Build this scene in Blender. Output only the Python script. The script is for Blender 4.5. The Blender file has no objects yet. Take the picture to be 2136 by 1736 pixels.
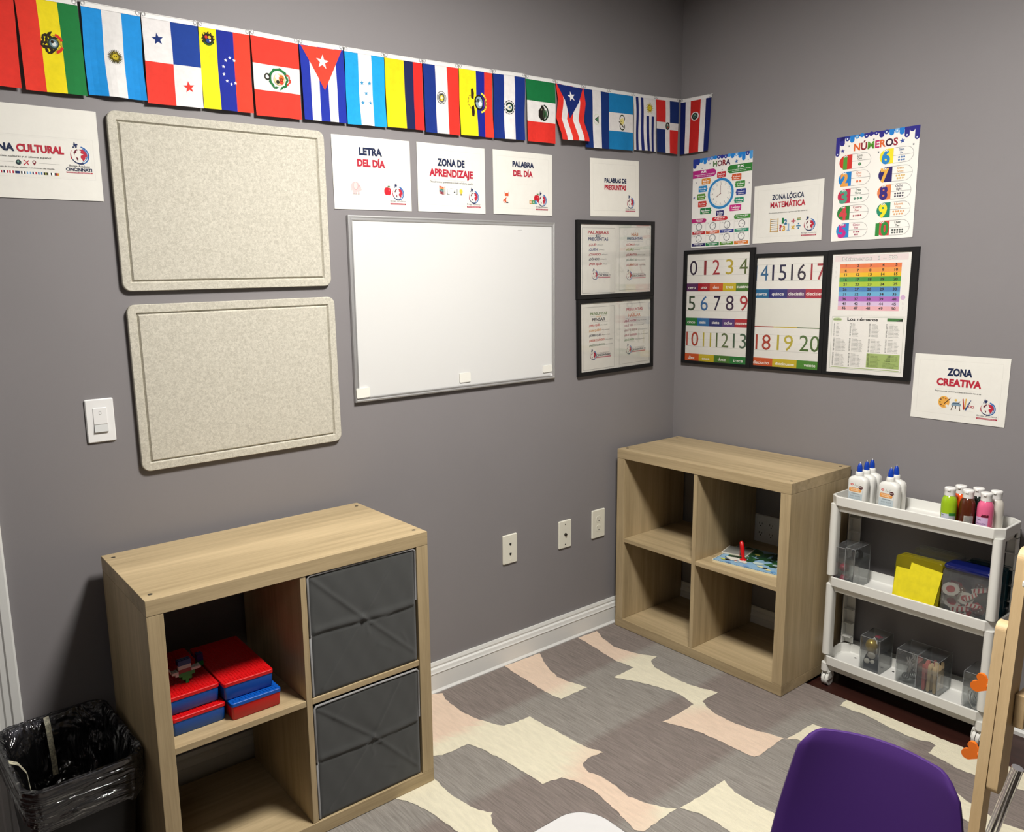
import bpy, math, random
from mathutils import Vector, Matrix
random.seed(7)
PI = math.pi
SC = bpy.context.scene
COL = SC.collection

# ------------------------------------------------------------------ camera
FOCAL, CX, CY = 1649.74, 958.52, 869.07          # pixels, in the 2136 x 1736 frame
cam_d = bpy.data.cameras.new('camera')
cam_d.sensor_fit = 'HORIZONTAL'
cam_d.sensor_width = 36.0
cam_d.lens = FOCAL / 2136 * 36.0
cam_d.shift_x = (1068 - CX) / 2136
cam_d.shift_y = (CY - 868) / 2136
cam_d.clip_start = 0.02
cam = bpy.data.objects.new('camera', cam_d)
COL.objects.link(cam)
def _cam_matrix(yaw, pitch, roll, loc):
    f = Vector((math.cos(yaw) * math.cos(pitch), math.sin(yaw) * math.cos(pitch), math.sin(pitch)))
    r = Vector((math.sin(yaw), -math.cos(yaw), 0)); u = r.cross(f)
    r2 = r * math.cos(roll) + u * math.sin(roll); u2 = u * math.cos(roll) - r * math.sin(roll)
    m = Matrix((r2, u2, -f)).transposed().to_4x4(); m.translation = loc
    return m
cam.matrix_world = _cam_matrix(math.radians(53.21398), math.radians(-9.66221), math.radians(-1.16408),
                               Vector((-2.81405, -2.18939, 1.46182)))
SC.camera = cam

# ------------------------------------------------------------------ world, exposure
w = bpy.data.worlds.new('world'); SC.world = w; w.use_nodes = True
w.node_tree.nodes['Background'].inputs[0].default_value = (0.5, 0.5, 0.5, 1)
w.node_tree.nodes['Background'].inputs[1].default_value = 0.05
SC.view_settings.view_transform = 'Standard'
SC.view_settings.look = 'None'
SC.view_settings.gamma = 1.0
SC.view_settings.use_curve_mapping = False
SC.view_settings.exposure = 1.0
SC.cycles.max_bounces = 10
SC.cycles.diffuse_bounces = 2
SC.cycles.transparent_max_bounces = 24
SC.cycles.caustics_reflective = False
SC.cycles.caustics_refractive = False
SC.cycles.use_denoising = True
LAMP_MAIN = 78.0        # radiance of the ceiling panel over the rug
LAMP_FILL = 2.0         # radiance of the added fill panel, out of view behind the camera

# ------------------------------------------------------------------ helpers
def lin(h):
    if not isinstance(h, str): return tuple(h)
    h = h.lstrip('#'); o = []
    for i in (0, 2, 4):
        c = int(h[i:i + 2], 16) / 255
        o.append(c / 12.92 if c <= 0.04045 else ((c + 0.055) / 1.055) ** 2.4)
    return tuple(o)

MATS = {}
def new_mat(name):
    m = bpy.data.materials.new(name); m.use_nodes = True
    nt = m.node_tree
    return m, nt, nt.nodes['Principled BSDF']
def node(nt, t, **kw):
    n = nt.nodes.new(t)
    for k, v in kw.items():
        if k == 'inp':
            for a, b in v.items(): n.inputs[a].default_value = b
        else: setattr(n, k, v)
    return n
def mat(name, col, rough=0.5, metal=0.0, spec=0.5, bump=None, coat=0.0, var=None, trans=0.0, sheen=0.0):
    """col hex or linear; bump=(scale, strength, distance); var=(scale, amount) value mottling"""
    if name in MATS: return MATS[name]
    m, nt, b = new_mat(name)
    c = lin(col)
    b.inputs['Base Color'].default_value = (*c, 1)
    b.inputs['Roughness'].default_value = rough
    b.inputs['Metallic'].default_value = metal
    b.inputs['Specular IOR Level'].default_value = spec
    b.inputs['Coat Weight'].default_value = coat
    b.inputs['Transmission Weight'].default_value = trans
    b.inputs['Sheen Weight'].default_value = sheen
    if bump or var:
        tc = node(nt, 'ShaderNodeTexCoord')
    if bump:
        n = node(nt, 'ShaderNodeTexNoise', inp={'Scale': bump[0], 'Detail': 4.0})
        nt.links.new(tc.outputs['Object'], n.inputs['Vector'])
        bp = node(nt, 'ShaderNodeBump', inp={'Strength': bump[1], 'Distance': bump[2]})
        nt.links.new(n.outputs['Fac'], bp.inputs['Height']); nt.links.new(bp.outputs[0], b.inputs['Normal'])
    if var:
        n2 = node(nt, 'ShaderNodeTexNoise', inp={'Scale': var[0], 'Detail': 6.0})
        nt.links.new(tc.outputs['Object'], n2.inputs['Vector'])
        mp = node(nt, 'ShaderNodeMapRange', inp={'To Min': 1 - var[1], 'To Max': 1 + var[1], 'From Min': 0.3, 'From Max': 0.7})
        nt.links.new(n2.outputs['Fac'], mp.inputs['Value'])
        mx = node(nt, 'ShaderNodeMix', data_type='RGBA', blend_type='MULTIPLY', inp={'Factor': 1.0})
        mx.inputs['A'].default_value = (*c, 1)
        nt.links.new(mp.outputs['Result'], mx.inputs['B']); nt.links.new(mx.outputs['Result'], b.inputs['Base Color'])
    MATS[name] = m
    return m
def mat_attr(name, rough=0.6, spec=0.3, bump=None, var=None, coat=0.0):
    """surface whose ink colours come from the mesh's Col attribute"""
    m, nt, b = new_mat(name)
    a = node(nt, 'ShaderNodeAttribute', attribute_name='Col')
    b.inputs['Roughness'].default_value = rough
    b.inputs['Specular IOR Level'].default_value = spec
    b.inputs['Coat Weight'].default_value = coat
    out = a.outputs['Color']
    tc = node(nt, 'ShaderNodeTexCoord')
    if var:
        mpn = node(nt, 'ShaderNodeMapping', inp={'Scale': var[2]})
        nt.links.new(tc.outputs['Object'], mpn.inputs['Vector'])
        n2 = node(nt, 'ShaderNodeTexNoise', inp={'Scale': var[0], 'Detail': 5.0, 'Roughness': 0.65})
        nt.links.new(mpn.outputs[0], n2.inputs['Vector'])
        mp = node(nt, 'ShaderNodeMapRange', inp={'To Min': 1 - var[1], 'To Max': 1 + var[1], 'From Min': 0.3, 'From Max': 0.7})
        nt.links.new(n2.outputs['Fac'], mp.inputs['Value'])
        mx = node(nt, 'ShaderNodeMix', data_type='RGBA', blend_type='MULTIPLY', inp={'Factor': 1.0})
        nt.links.new(out, mx.inputs['A']); nt.links.new(mp.outputs['Result'], mx.inputs['B'])
        out = mx.outputs['Result']
    nt.links.new(out, b.inputs['Base Color'])
    if bump:
        n = node(nt, 'ShaderNodeTexNoise', inp={'Scale': bump[0], 'Detail': 4.0})
        nt.links.new(tc.outputs['Object'], n.inputs['Vector'])
        bp = node(nt, 'ShaderNodeBump', inp={'Strength': bump[1], 'Distance': bump[2]})
        nt.links.new(n.outputs['Fac'], bp.inputs['Height']); nt.links.new(bp.outputs[0], b.inputs['Normal'])
    MATS[name] = m
    return m
def mat_clear(name, tint=(0.93, 0.95, 0.95), gloss=0.10, rough=0.06, haze=0.06, hazecol=(0.75, 0.78, 0.8), bump=None):
    """thin clear plastic: tinted see-through sheet, fresnel shine and a little milky haze"""
    m = bpy.data.materials.new(name); m.use_nodes = True; nt = m.node_tree
    nt.nodes.clear()
    out = node(nt, 'ShaderNodeOutputMaterial')
    tr = node(nt, 'ShaderNodeBsdfTransparent'); tr.inputs[0].default_value = (*tint, 1)
    df = node(nt, 'ShaderNodeBsdfDiffuse'); df.inputs[0].default_value = (*hazecol, 1)
    gl = node(nt, 'ShaderNodeBsdfGlossy'); gl.inputs['Roughness'].default_value = rough
    m1 = node(nt, 'ShaderNodeMixShader'); m1.inputs[0].default_value = haze
    nt.links.new(tr.outputs[0], m1.inputs[1]); nt.links.new(df.outputs[0], m1.inputs[2])
    lw = node(nt, 'ShaderNodeLayerWeight'); lw.inputs[0].default_value = 0.25
    mr = node(nt, 'ShaderNodeMapRange', inp={'To Min': gloss * 0.4, 'To Max': min(1, gloss * 5)})
    nt.links.new(lw.outputs['Fresnel'], mr.inputs['Value'])
    m2 = node(nt, 'ShaderNodeMixShader')
    nt.links.new(mr.outputs[0], m2.inputs[0]); nt.links.new(m1.outputs[0], m2.inputs[1]); nt.links.new(gl.outputs[0], m2.inputs[2])
    if bump:
        tc = node(nt, 'ShaderNodeTexCoord')
        mpn = node(nt, 'ShaderNodeMapping', inp={'Scale': bump[3]})
        nt.links.new(tc.outputs['Object'], mpn.inputs['Vector'])
        n = node(nt, 'ShaderNodeTexNoise', inp={'Scale': bump[0], 'Detail': 3.0, 'Distortion': 0.6})
        nt.links.new(mpn.outputs[0], n.inputs['Vector'])
        bp = node(nt, 'ShaderNodeBump', inp={'Strength': bump[1], 'Distance': bump[2]})
        nt.links.new(n.outputs['Fac'], bp.inputs['Height'])
        for s in (gl, df): nt.links.new(bp.outputs[0], s.inputs['Normal'])
        nt.links.new(bp.outputs[0], lw.inputs['Normal'])
    nt.links.new(m2.outputs[0], out.inputs[0])
    MATS[name] = m
    return m
def mat_wood(name, axis, light, dark, rough=0.45, band=7.0, fine=(3.0, 190.0)):
    """sawn wood with its grain running along one local axis"""
    m, nt, b = new_mat(name)
    tc = node(nt, 'ShaderNodeTexCoord')
    def stretched(along, across, detail, dist=0.0):
        s = [across] * 3; s[axis] = along
        mp = node(nt, 'ShaderNodeMapping', inp={'Scale': tuple(s)})
        nt.links.new(tc.outputs['Object'], mp.inputs['Vector'])
        n = node(nt, 'ShaderNodeTexNoise', inp={'Scale': 1.0, 'Detail': detail, 'Roughness': 0.6, 'Distortion': dist})
        nt.links.new(mp.outputs[0], n.inputs['Vector'])
        return n.outputs['Fac']
    bands = stretched(0.5, band, 2.0, 0.2); streak = stretched(1.6, 45.0, 5.0); pore = stretched(fine[0] * 4, fine[1] * 2, 3.0)
    def rng(s, a, c, d, e):
        r = node(nt, 'ShaderNodeMapRange', inp={'From Min': a, 'From Max': c, 'To Min': d, 'To Max': e})
        nt.links.new(s, r.inputs['Value']); return r.outputs[0]
    def add(x, y):
        r = node(nt, 'ShaderNodeMath', operation='ADD'); nt.links.new(x, r.inputs[0]); nt.links.new(y, r.inputs[1]); return r.outputs[0]
    f = add(add(rng(bands, 0.35, 0.65, 0.0, 0.45), rng(streak, 0.35, 0.65, 0.0, 0.35)), rng(pore, 0.3, 0.7, 0.0, 0.25))
    mx = node(nt, 'ShaderNodeMix', data_type='RGBA')
    mx.inputs['A'].default_value = (*lin(dark), 1); mx.inputs['B'].default_value = (*lin(light), 1)
    nt.links.new(f, mx.inputs['Factor']); nt.links.new(mx.outputs['Result'], b.inputs['Base Color'])
    b.inputs['Roughness'].default_value = rough; b.inputs['Specular IOR Level'].default_value = 0.35
    bp = node(nt, 'ShaderNodeBump', inp={'Strength': 0.12, 'Distance': 0.0006})
    nt.links.new(pore, bp.inputs['Height']); nt.links.new(bp.outputs[0], b.inputs['Normal'])
    MATS[name] = m
    return m

class MB:
    """collects faces and links them as one mesh object"""
    def __init__(s): s.v = []; s.f = []; s.m = []; s.c = []; s.s = []
    def add(s, vs, fs, m=0, col=None, smooth=False):
        o = len(s.v); s.v.extend([tuple(p) for p in vs])
        for f in fs:
            s.f.append(tuple(i + o for i in f)); s.m.append(m); s.c.append(col); s.s.append(smooth)
    def box(s, x0, x1, y0, y1, z0, z1, m=0, col=None):
        s.add([(x0, y0, z0), (x1, y0, z0), (x1, y1, z0), (x0, y1, z0), (x0, y0, z1), (x1, y0, z1), (x1, y1, z1), (x0, y1, z1)],
              [(0, 3, 2, 1), (4, 5, 6, 7), (0, 1, 5, 4), (1, 2, 6, 5), (2, 3, 7, 6), (3, 0, 4, 7)], m, col)
    def loft(s, rings, cap0=True, cap1=True, m=0, col=None, smooth=True, closed=True):
        n = len(rings[0]); vs = [p for r in rings for p in r]; fs = []
        for i in range(len(rings) - 1):
            for j in range(n if closed else n - 1):
                k = (j + 1) % n
                fs.append((i * n + j, i * n + k, (i + 1) * n + k, (i + 1) * n + j))
        s.add(vs, fs, m, col, smooth)
        if cap0: s.add(rings[0], [tuple(range(n - 1, -1, -1))], m, col)
        if cap1: s.add(rings[-1], [tuple(range(n))], m, col)
    def lathe(s, prof, n=24, c=(0, 0, 0), m=0, col=None, smooth=True, cap0=True, cap1=True):
        rings = [[(c[0] + r * math.cos(2 * PI * k / n), c[1] + r * math.sin(2 * PI * k / n), c[2] + z) for k in range(n)] for r, z in prof]
        s.loft(rings, cap0, cap1, m, col, smooth)
    def tube(s, pts, r, n=10, m=0, col=None, closed=False):
        P = [Vector(p) for p in pts]; N = len(P); rings = []
        rr = r if isinstance(r, (list, tuple)) else [r] * N
        prev = None
        for i, p in enumerate(P):
            if closed: t = P[(i + 1) % N] - P[i - 1]
            else: t = P[min(i + 1, N - 1)] - P[max(i - 1, 0)]
            t.normalize()
            a = prev if prev is not None else (Vector((0, 0, 1)) if abs(t.z) < 0.9 else Vector((1, 0, 0)))
            a = a - t * a.dot(t); a.normalize(); prev = a
            b = t.cross(a)
            rings.append([tuple(p + (a * math.cos(2 * PI * k / n) + b * math.sin(2 * PI * k / n)) * rr[i]) for k in range(n)])
        if closed: rings.append(rings[0])
        s.loft(rings, not closed, not closed, m, col)
    def prism(s, pts, fn, h0, h1, m=0, col=None, smooth=False):
        """pts 2D outline; fn(a, b, h) -> 3D"""
        s.loft([[fn(a, b, h0) for a, b in pts], [fn(a, b, h1) for a, b in pts]], True, True, m, col, smooth)
    def sphere(s, c, r, n=12, k=8, m=0, col=None, sc=(1, 1, 1)):
        rings = []
        for i in range(k + 1):
            a = -PI / 2 + PI * i / k
            rings.append([(c[0] + sc[0] * r * max(math.cos(a), 1e-3) * math.cos(2 * PI * j / n), c[1] + sc[1] * r * max(math.cos(a), 1e-3) * math.sin(2 * PI * j / n), c[2] + sc[2] * r * math.sin(a)) for j in range(n)])
        s.loft(rings, True, True, m, col)
    def build(s, name, mats, parent=None, loc=None, rot=None, bevel=None, seg=2):
        me = bpy.data.meshes.new(name)
        me.from_pydata(s.v, [], s.f)
        for m_ in (mats if isinstance(mats, (list, tuple)) else [mats]): me.materials.append(m_)
        me.polygons.foreach_set('material_index', s.m)
        me.polygons.foreach_set('use_smooth', s.s)
        if any(c is not None for c in s.c):
            at = me.color_attributes.new('Col', 'FLOAT_COLOR', 'CORNER')
            buf = []
            for f, c in zip(s.f, s.c):
                if c is None: buf.extend((0.8, 0.8, 0.8, 1) * len(f))
                elif isinstance(c[0], (tuple, list)):
                    for q in c: buf.extend((*q, 1))
                else: buf.extend((*c, 1) * len(f))
            at.data.foreach_set('color', buf)
        me.update()
        o = bpy.data.objects.new(name, me); COL.objects.link(o)
        if parent is not None: o.parent = parent
        if loc is not None: o.location = loc
        if rot is not None: o.rotation_euler = rot
        if bevel:
            bv = o.modifiers.new('bevel', 'BEVEL'); bv.width = bevel; bv.segments = seg; bv.limit_method = 'ANGLE'; bv.angle_limit = 0.6
        return o
def tag(o, label, cat, group=None):
    o['label'] = label; o['category'] = cat
    if group: o['group'] = group
    return o
def thing(name, label, cat, loc=(0, 0, 0), rot=(0, 0, 0), group=None):
    o = bpy.data.objects.new(name, None); COL.objects.link(o)
    o.location = loc; o.rotation_euler = rot; o.empty_display_size = 0.05
    return tag(o, label, cat, group)
def dup(root, loc, rot=None, label=None, group=None):
    r = root.copy(); COL.objects.link(r); r.location = loc
    if rot is not None: r.rotation_euler = rot
    if label: r['label'] = label
    if group: r['group'] = group
    for ch in list(root.children):
        c = ch.copy(); COL.objects.link(c); c.parent = r
        for g in list(ch.children):
            d = g.copy(); COL.objects.link(d); d.parent = c
    return r
def struct(o):
    o['kind'] = 'structure'; return o
def rrect(w, h, r, n=5, cx=0.0, cy=0.0):
    out = []
    for qx, qy, a0 in ((1, 1, 0), (-1, 1, 90), (-1, -1, 180), (1, -1, 270)):
        for k in range(n + 1):
            a = math.radians(a0 + 90 * k / n)
            out.append((cx + qx * (w / 2 - r) + r * math.cos(a), cy + qy * (h / 2 - r) + r * math.sin(a)))
    return out
XZ = lambda a, b, h: (a, -h, b)       # wall-facing prism: outline in x/z, height towards the room (-y)
XY = lambda a, b, h: (a, b, h)
RZ = -PI / 2                           # rotation that turns a left-wall item onto the right wall

# ------------------------------------------------------------------ lettering
_G = {}
WT = {'r': 0.0, 'b': 0.030, 'm': 0.014, 'x': 0.048}
def load_glyphs(chars):
    tmp = []
    for wname, off in WT.items():
        for ch in ['H'] + chars:
            for body in (ch, ch + '|'):
                cu = bpy.data.curves.new('g', 'FONT'); cu.body = body; cu.size = 1.0; cu.offset = off
                cu.resolution_u = 3; cu.fill_mode = 'FRONT'
                o = bpy.data.objects.new('g', cu); COL.objects.link(o); tmp.append((wname, ch, body, o))
        cu = bpy.data.curves.new('g', 'FONT'); cu.body = '|'; cu.offset = off
        o = bpy.data.objects.new('g', cu); COL.objects.link(o); tmp.append((wname, None, '|', o))
    dg = bpy.context.evaluated_depsgraph_get(); dg.update()
    raw = {}
    for wname, ch, body, o in tmp:
        ev = o.evaluated_get(dg); me = ev.to_mesh()
        vs = [(v.co.x, v.co.y) for v in me.vertices]; fs = [tuple(p.vertices) for p in me.polygons]
        ev.to_mesh_clear(); raw[(wname, ch, body)] = (vs, fs)
    for wname, ch, body, o in tmp:
        cu = o.data; bpy.data.objects.remove(o); bpy.data.curves.remove(cu)
    for wname in WT:
        bar = max(x for x, y in raw[(wname, None, '|')][0])
        Hs = raw[(wname, 'H', 'H')][0]; cap = max(y for x, y in Hs) - min(y for x, y in Hs); base = min(y for x, y in Hs)
        for ch in chars:
            vs, fs = raw[(wname, ch, ch)]
            adv = max(x for x, y in raw[(wname, ch, ch + '|')][0]) - bar
            vs = [(x / cap, (y - base) / cap) for x, y in vs]
            _G[(wname, ch)] = (vs, fs, min([x for x, y in vs], default=0), max([x for x, y in vs], default=0), adv / cap)
load_glyphs(list("ABCDEFGHIJKLMNOPQRSTUVWXYZÁÉÍÓÚÑabcdefghijklmnopqrstuvwxyzáéíóúñ0123456789 ¿?().,-+/"))

def clip_poly(p, a, b, c):
    """keep the side a*x + b*y <= c"""
    out = []
    for i in range(len(p)):
        q, r = p[i], p[(i + 1) % len(p)]
        dq, dr = a * q[0] + b * q[1] - c, a * r[0] + b * r[1] - c
        if dq <= 0: out.append(q)
        if dq * dr < 0:
            t = dq / (dq - dr); out.append((q[0] + t * (r[0] - q[0]), q[1] + t * (r[1] - q[1])))
    return out
def tess(p, dx, dy):
    """convex polygon -> pieces cut by a grid"""
    x0, x1 = min(q[0] for q in p), max(q[0] for q in p); y0, y1 = min(q[1] for q in p), max(q[1] for q in p)
    res = []
    for i in range(math.floor(x0 / dx), math.ceil(x1 / dx)):
        s = clip_poly(clip_poly(p, -1, 0, -i * dx), 1, 0, (i + 1) * dx)
        if len(s) < 3: continue
        for j in range(math.floor(y0 / dy), math.ceil(y1 / dy)):
            t = clip_poly(clip_poly(s, 0, -1, -j * dy), 0, 1, (j + 1) * dy)
            if len(t) >= 3: res.append(t)
    return res

class Page:
    """a printed design: flat inks laid out in millimetres, x right, y up"""
    def __init__(s): s.it = []
    def poly(s, pts, col, L=1): s.it.append(([tuple(p) for p in pts], [tuple(range(len(pts)))], lin(col), L)); return s
    def raw(s, vs, fs, col, L): s.it.append((vs, fs, lin(col), L))
    def rect(s, x0, y0, x1, y1, col, L=1): return s.poly([(x0, y0), (x1, y0), (x1, y1), (x0, y1)], col, L)
    def disc(s, cx, cy, r, col, L=1, ry=None, n=20):
        ry = ry or r
        return s.poly([(cx + r * math.cos(2 * PI * k / n), cy + ry * math.sin(2 * PI * k / n)) for k in range(n)], col, L)
    def arc(s, cx, cy, r0, r1, a0, a1, col, L=1, n=24, t0=1.0, t1=1.0, ry=1.0):
        """ring sector; thickness scaled t0..t1 along it"""
        vs = []; fs = []
        for k in range(n + 1):
            a = math.radians(a0 + (a1 - a0) * k / n); t = t0 + (t1 - t0) * k / n; rm = (r0 + r1) / 2; h = (r1 - r0) / 2 * t
            vs += [(cx + (rm - h) * math.cos(a), cy + ry * (rm - h) * math.sin(a)), (cx + (rm + h) * math.cos(a), cy + ry * (rm + h) * math.sin(a))]
        for k in range(n): fs.append((2 * k, 2 * k + 1, 2 * k + 3, 2 * k + 2))
        s.raw(vs, fs, col, L); return s
    def line(s, x0, y0, x1, y1, w, col, L=1):
        d = math.hypot(x1 - x0, y1 - y0) or 1; nx, ny = -(y1 - y0) / d * w / 2, (x1 - x0) / d * w / 2
        return s.poly([(x0 + nx, y0 + ny), (x0 - nx, y0 - ny), (x1 - nx, y1 - ny), (x1 + nx, y1 + ny)], col, L)
    def dash(s, x0, y0, x1, y1, w, col, n, L=1):
        for k in range(n):
            a, b = k / n, (k + 0.6) / n
            s.line(x0 + (x1 - x0) * a, y0 + (y1 - y0) * a, x0 + (x1 - x0) * b, y0 + (y1 - y0) * b, w, col, L)
    def frame(s, x0, y0, x1, y1, w, col, L=1):
        s.line(x0, y0, x1, y0, w, col, L); s.line(x1, y0, x1, y1, w, col, L); s.line(x1, y1, x0, y1, w, col, L); s.line(x0, y1, x0, y0, w, col, L)
    def star(s, cx, cy, r, col, L=2, rot=90, k=5, inner=0.4):
        pts = []
        for i in range(2 * k):
            a = math.radians(rot + 180 * i / k); q = r if i % 2 == 0 else r * inner
            pts.append((cx + q * math.cos(a), cy + q * math.sin(a)))
        vs = [(cx, cy)] + pts
        s.raw(vs, [(0, 1 + i, 1 + (i + 1) % (2 * k)) for i in range(2 * k)], col, L); return s
    def text(s, t, x0, y, x1, h, col, wt='b', L=5, ital=0.0, slope=0.0, cols=None):
        """one line whose first glyph starts at x0, last ends at x1, baseline y, capitals h tall"""
        x = 0.0; parts = []
        for ch in t:
            g = _G.get((wt, ch)) or _G[(wt, ' ')]
            parts.append((x, g)); x += g[4]
        a = parts[0][0] + parts[0][1][2]; b = parts[-1][0] + parts[-1][1][3]
        k = (x1 - x0) / max(b - a, 1e-6)
        for i, (px, g) in enumerate(parts):
            if not g[1]: continue
            vs = [(x0 + (px + vx - a) * k + ital * vy * h, y + vy * h + slope * (px + vx - a) * k) for vx, vy in g[0]]
            s.raw(vs, g[1], cols[i % len(cols)] if cols else col, L)
        return s
    def ctext(s, t, cx, y, h, col, wt='b', L=5, k=0.8, ital=0.0):
        g_ = [(_G.get((wt, c)) or _G[(wt, ' ')]) for c in t]
        n = (sum(q[4] for q in g_) - g_[0][2] - (g_[-1][4] - g_[-1][3])) * h * k
        return s.text(t, cx - n / 2, y, cx + n / 2, h, col, wt, L, ital)
    def onto(s, mb, front, m=0, clip=None, step=0.00012, base=0.0):
        """lay the inks on a flat face whose front is `front` metres towards the viewer"""
        m_n = max(1, int(step / 3e-6)); base_front = front
        for idx, (vs, fs, c, L) in enumerate(s.it):
            front = base_front + (idx % m_n) * 3e-6      # inks never share a plane
            if clip:
                for f in fs:
                    q = [vs[i] for i in f]
                    for a, b, cc in ((-1, 0, -clip[0]), (1, 0, clip[2]), (0, -1, -clip[1]), (0, 1, clip[3])):
                        q = clip_poly(q, a, b, cc)
                        if len(q) < 3: break
                    if len(q) >= 3:
                        mb.add([(x / 1000, -(front + L * step), y / 1000) for x, y in q], [tuple(range(len(q)))], m, c)
            else:
                mb.add([(x / 1000, -(front + L * step), y / 1000) for x, y in vs], fs, m, c)

# ------------------------------------------------------------------ materials
M_wall = mat('wall_paint', (0.238, 0.224, 0.229), rough=0.55, spec=0.3, bump=(420, 0.10, 0.0008), var=(2.0, 0.03))
M_ceil = mat('ceiling_paint', (0.55, 0.54, 0.52), rough=0.9)
M_trim = mat('trim_paint', (0.76, 0.76, 0.73), rough=0.35)
M_white_pl = mat('white_plastic', (0.80, 0.80, 0.76), rough=0.38, spec=0.4)
M_plate = mat('almond_plastic', (0.78, 0.76, 0.65), rough=0.35)
M_switch = mat('switch_plastic', (0.86, 0.86, 0.85), rough=0.3)
M_dark = mat('dark_slot', (0.012, 0.011, 0.010), rough=0.8)
M_black_fr = mat('black_frame', (0.006, 0.006, 0.0065), rough=0.45, spec=0.35)
M_alu = mat('brushed_aluminium', (0.62, 0.62, 0.62), rough=0.42, metal=0.75)
M_chrome = mat('chrome', (0.78, 0.78, 0.80), rough=0.12, metal=1.0)
M_paper = mat_attr('printed_paper', rough=0.65, spec=0.25, var=(30, 0.02, (1, 1, 1)))
M_gloss = mat_attr('laminated_print', rough=0.35, spec=0.4)
M_cloth = mat_attr('flag_cloth', rough=0.75, spec=0.2, bump=(900, 0.15, 0.0004), var=(60, 0.06, (1, 1, 1)))
M_ink = mat_attr('moulded_print', rough=0.4, spec=0.4)
OAK_L, OAK_D = (0.60, 0.465, 0.275), (0.30, 0.225, 0.120)
M_oak = [mat_wood('oak_grain_' + n, i, OAK_L, OAK_D) for i, n in enumerate('xyz')]
M_pine = [mat_wood('birch_grain_' + n, i, (0.74, 0.55, 0.31), (0.60, 0.42, 0.22), rough=0.5, band=25) for i, n in enumerate('xyz')]
M_plank = mat_wood('dark_plank', 1, (0.055, 0.018, 0.013), (0.016, 0.006, 0.005), rough=0.28, band=9)
M_felt = None

def wall_bump():
    pass

# ------------------------------------------------------------------ room shell
XL, YB, ZC = -4.4, -4.2, 2.62
b = MB(); b.box(XL, 0.1, YB, 0.1, -0.1, 0.0); struct(b.build('floor', M_plank))
b = MB(); b.box(XL, 0.1, YB, 0.1, ZC, ZC + 0.1); struct(b.build('ceiling', M_ceil))
b = MB(); b.box(XL, 0.0, 0.0, 0.1, 0.0, ZC); struct(b.build('wall_left', M_wall))
b = MB(); b.box(0.0, 0.1, YB, 0.1, 0.0, ZC); struct(b.build('wall_right', M_wall))
b = MB(); b.box(XL, 0.1, YB - 0.1, YB, 0.0, ZC); struct(b.build('wall_back', M_wall))
b = MB(); b.box(XL - 0.1, XL, YB, 0.1, 0.0, ZC); struct(b.build('wall_far', M_wall))

def profile_strip(prof, length, fn, m=0):
    """extrude a moulding section (out, up) along a wall"""
    mb = MB(); mb.loft([[fn(o, u, 0) for o, u in prof], [fn(o, u, length) for o, u in prof]], True, True, m, None, False)
    return mb
BB = [(0.0005, 0.0), (0.022, 0.0), (0.022, 0.012), (0.016, 0.020), (0.0145, 0.078), (0.017, 0.081), (0.0145, 0.086), (0.0125, 0.096),
      (0.0075, 0.101), (0.009, 0.108), (0.006, 0.119), (0.0005, 0.119)]
struct(profile_strip(BB, 2.61, lambda o, u, t: (-t, -o, u)).build('baseboard_left', M_trim))
struct(profile_strip(BB, 4.19, lambda o, u, t: (-o, -t, u)).build('baseboard_right', M_trim))
# door casing on the left wall, and the door beyond it
CAS = [(0.0005, 0.0), (0.0005, 0.088), (0.012, 0.088), (0.016, 0.083), (0.016, 0.066), (0.0125, 0.062), (0.0125, 0.050), (0.0095, 0.046), (0.0095, 0.036),
       (0.012, 0.032), (0.012, 0.020), (0.009, 0.016), (0.009, 0.006), (0.005, 0.0)]
# section measured across the casing: 0 = door side, 88 mm = wall side
CASW = [(o, 0.088 - (0.088 - u)) for o, u in CAS]
struct(profile_strip(CASW, 2.08, lambda o, u, t: (-2.688 + u, -o, t)).build('trim_1', M_trim))
struct(profile_strip(CASW, 0.95, lambda o, u, t: (-2.60 - t, -o, 2.08 + u)).build('trim_2', M_trim))
dr = MB(); dr.box(-3.52, -2.69, -0.008, -0.0005, 0.005, 2.075)
for z0, z1 in ((0.25, 0.95), (1.1, 1.9)):
    for x0, x1 in ((-3.40, -3.14), (-3.06, -2.80)):
        dr.box(x0, x1, -0.014, -0.008, z0, z1)
dro = dr.build('door_1', M_trim, bevel=0.003); struct(dro)

# ceiling panels: the room's own lamp and an added fill out of view
M_diff, nt_, b_ = new_mat('lamp_diffuser_main')
b_.inputs['Base Color'].default_value = (0.8, 0.8, 0.8, 1)
b_.inputs['Emission Color'].default_value = (1.0, 0.965, 0.915, 1); b_.inputs['Emission Strength'].default_value = LAMP_MAIN
M_fill, nt_, b_ = new_mat('fill_panel_diffuser')
b_.inputs['Base Color'].default_value = (0.8, 0.8, 0.8, 1)
b_.inputs['Emission Color'].default_value = (1.0, 0.965, 0.92, 1); b_.inputs['Emission Strength'].default_value = LAMP_FILL
def drum_lamp(x, y, r, m, label):
    t = thing('ceiling_light', label, 'light', (x, y, ZC))
    f = MB(); f.lathe([(r + .012, -.001), (r + .012, -.022), (r - .004, -.022), (r - .004, -.001)], 40); f.build('frame', M_trim, t)
    d = MB(); d.lathe([(r - .006, -.004), (r - .006, -.016), (r * .94, -.019), (r * .60, -.021), (.01, -.0215)], 40); d.build('diffuser', m, t)
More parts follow.
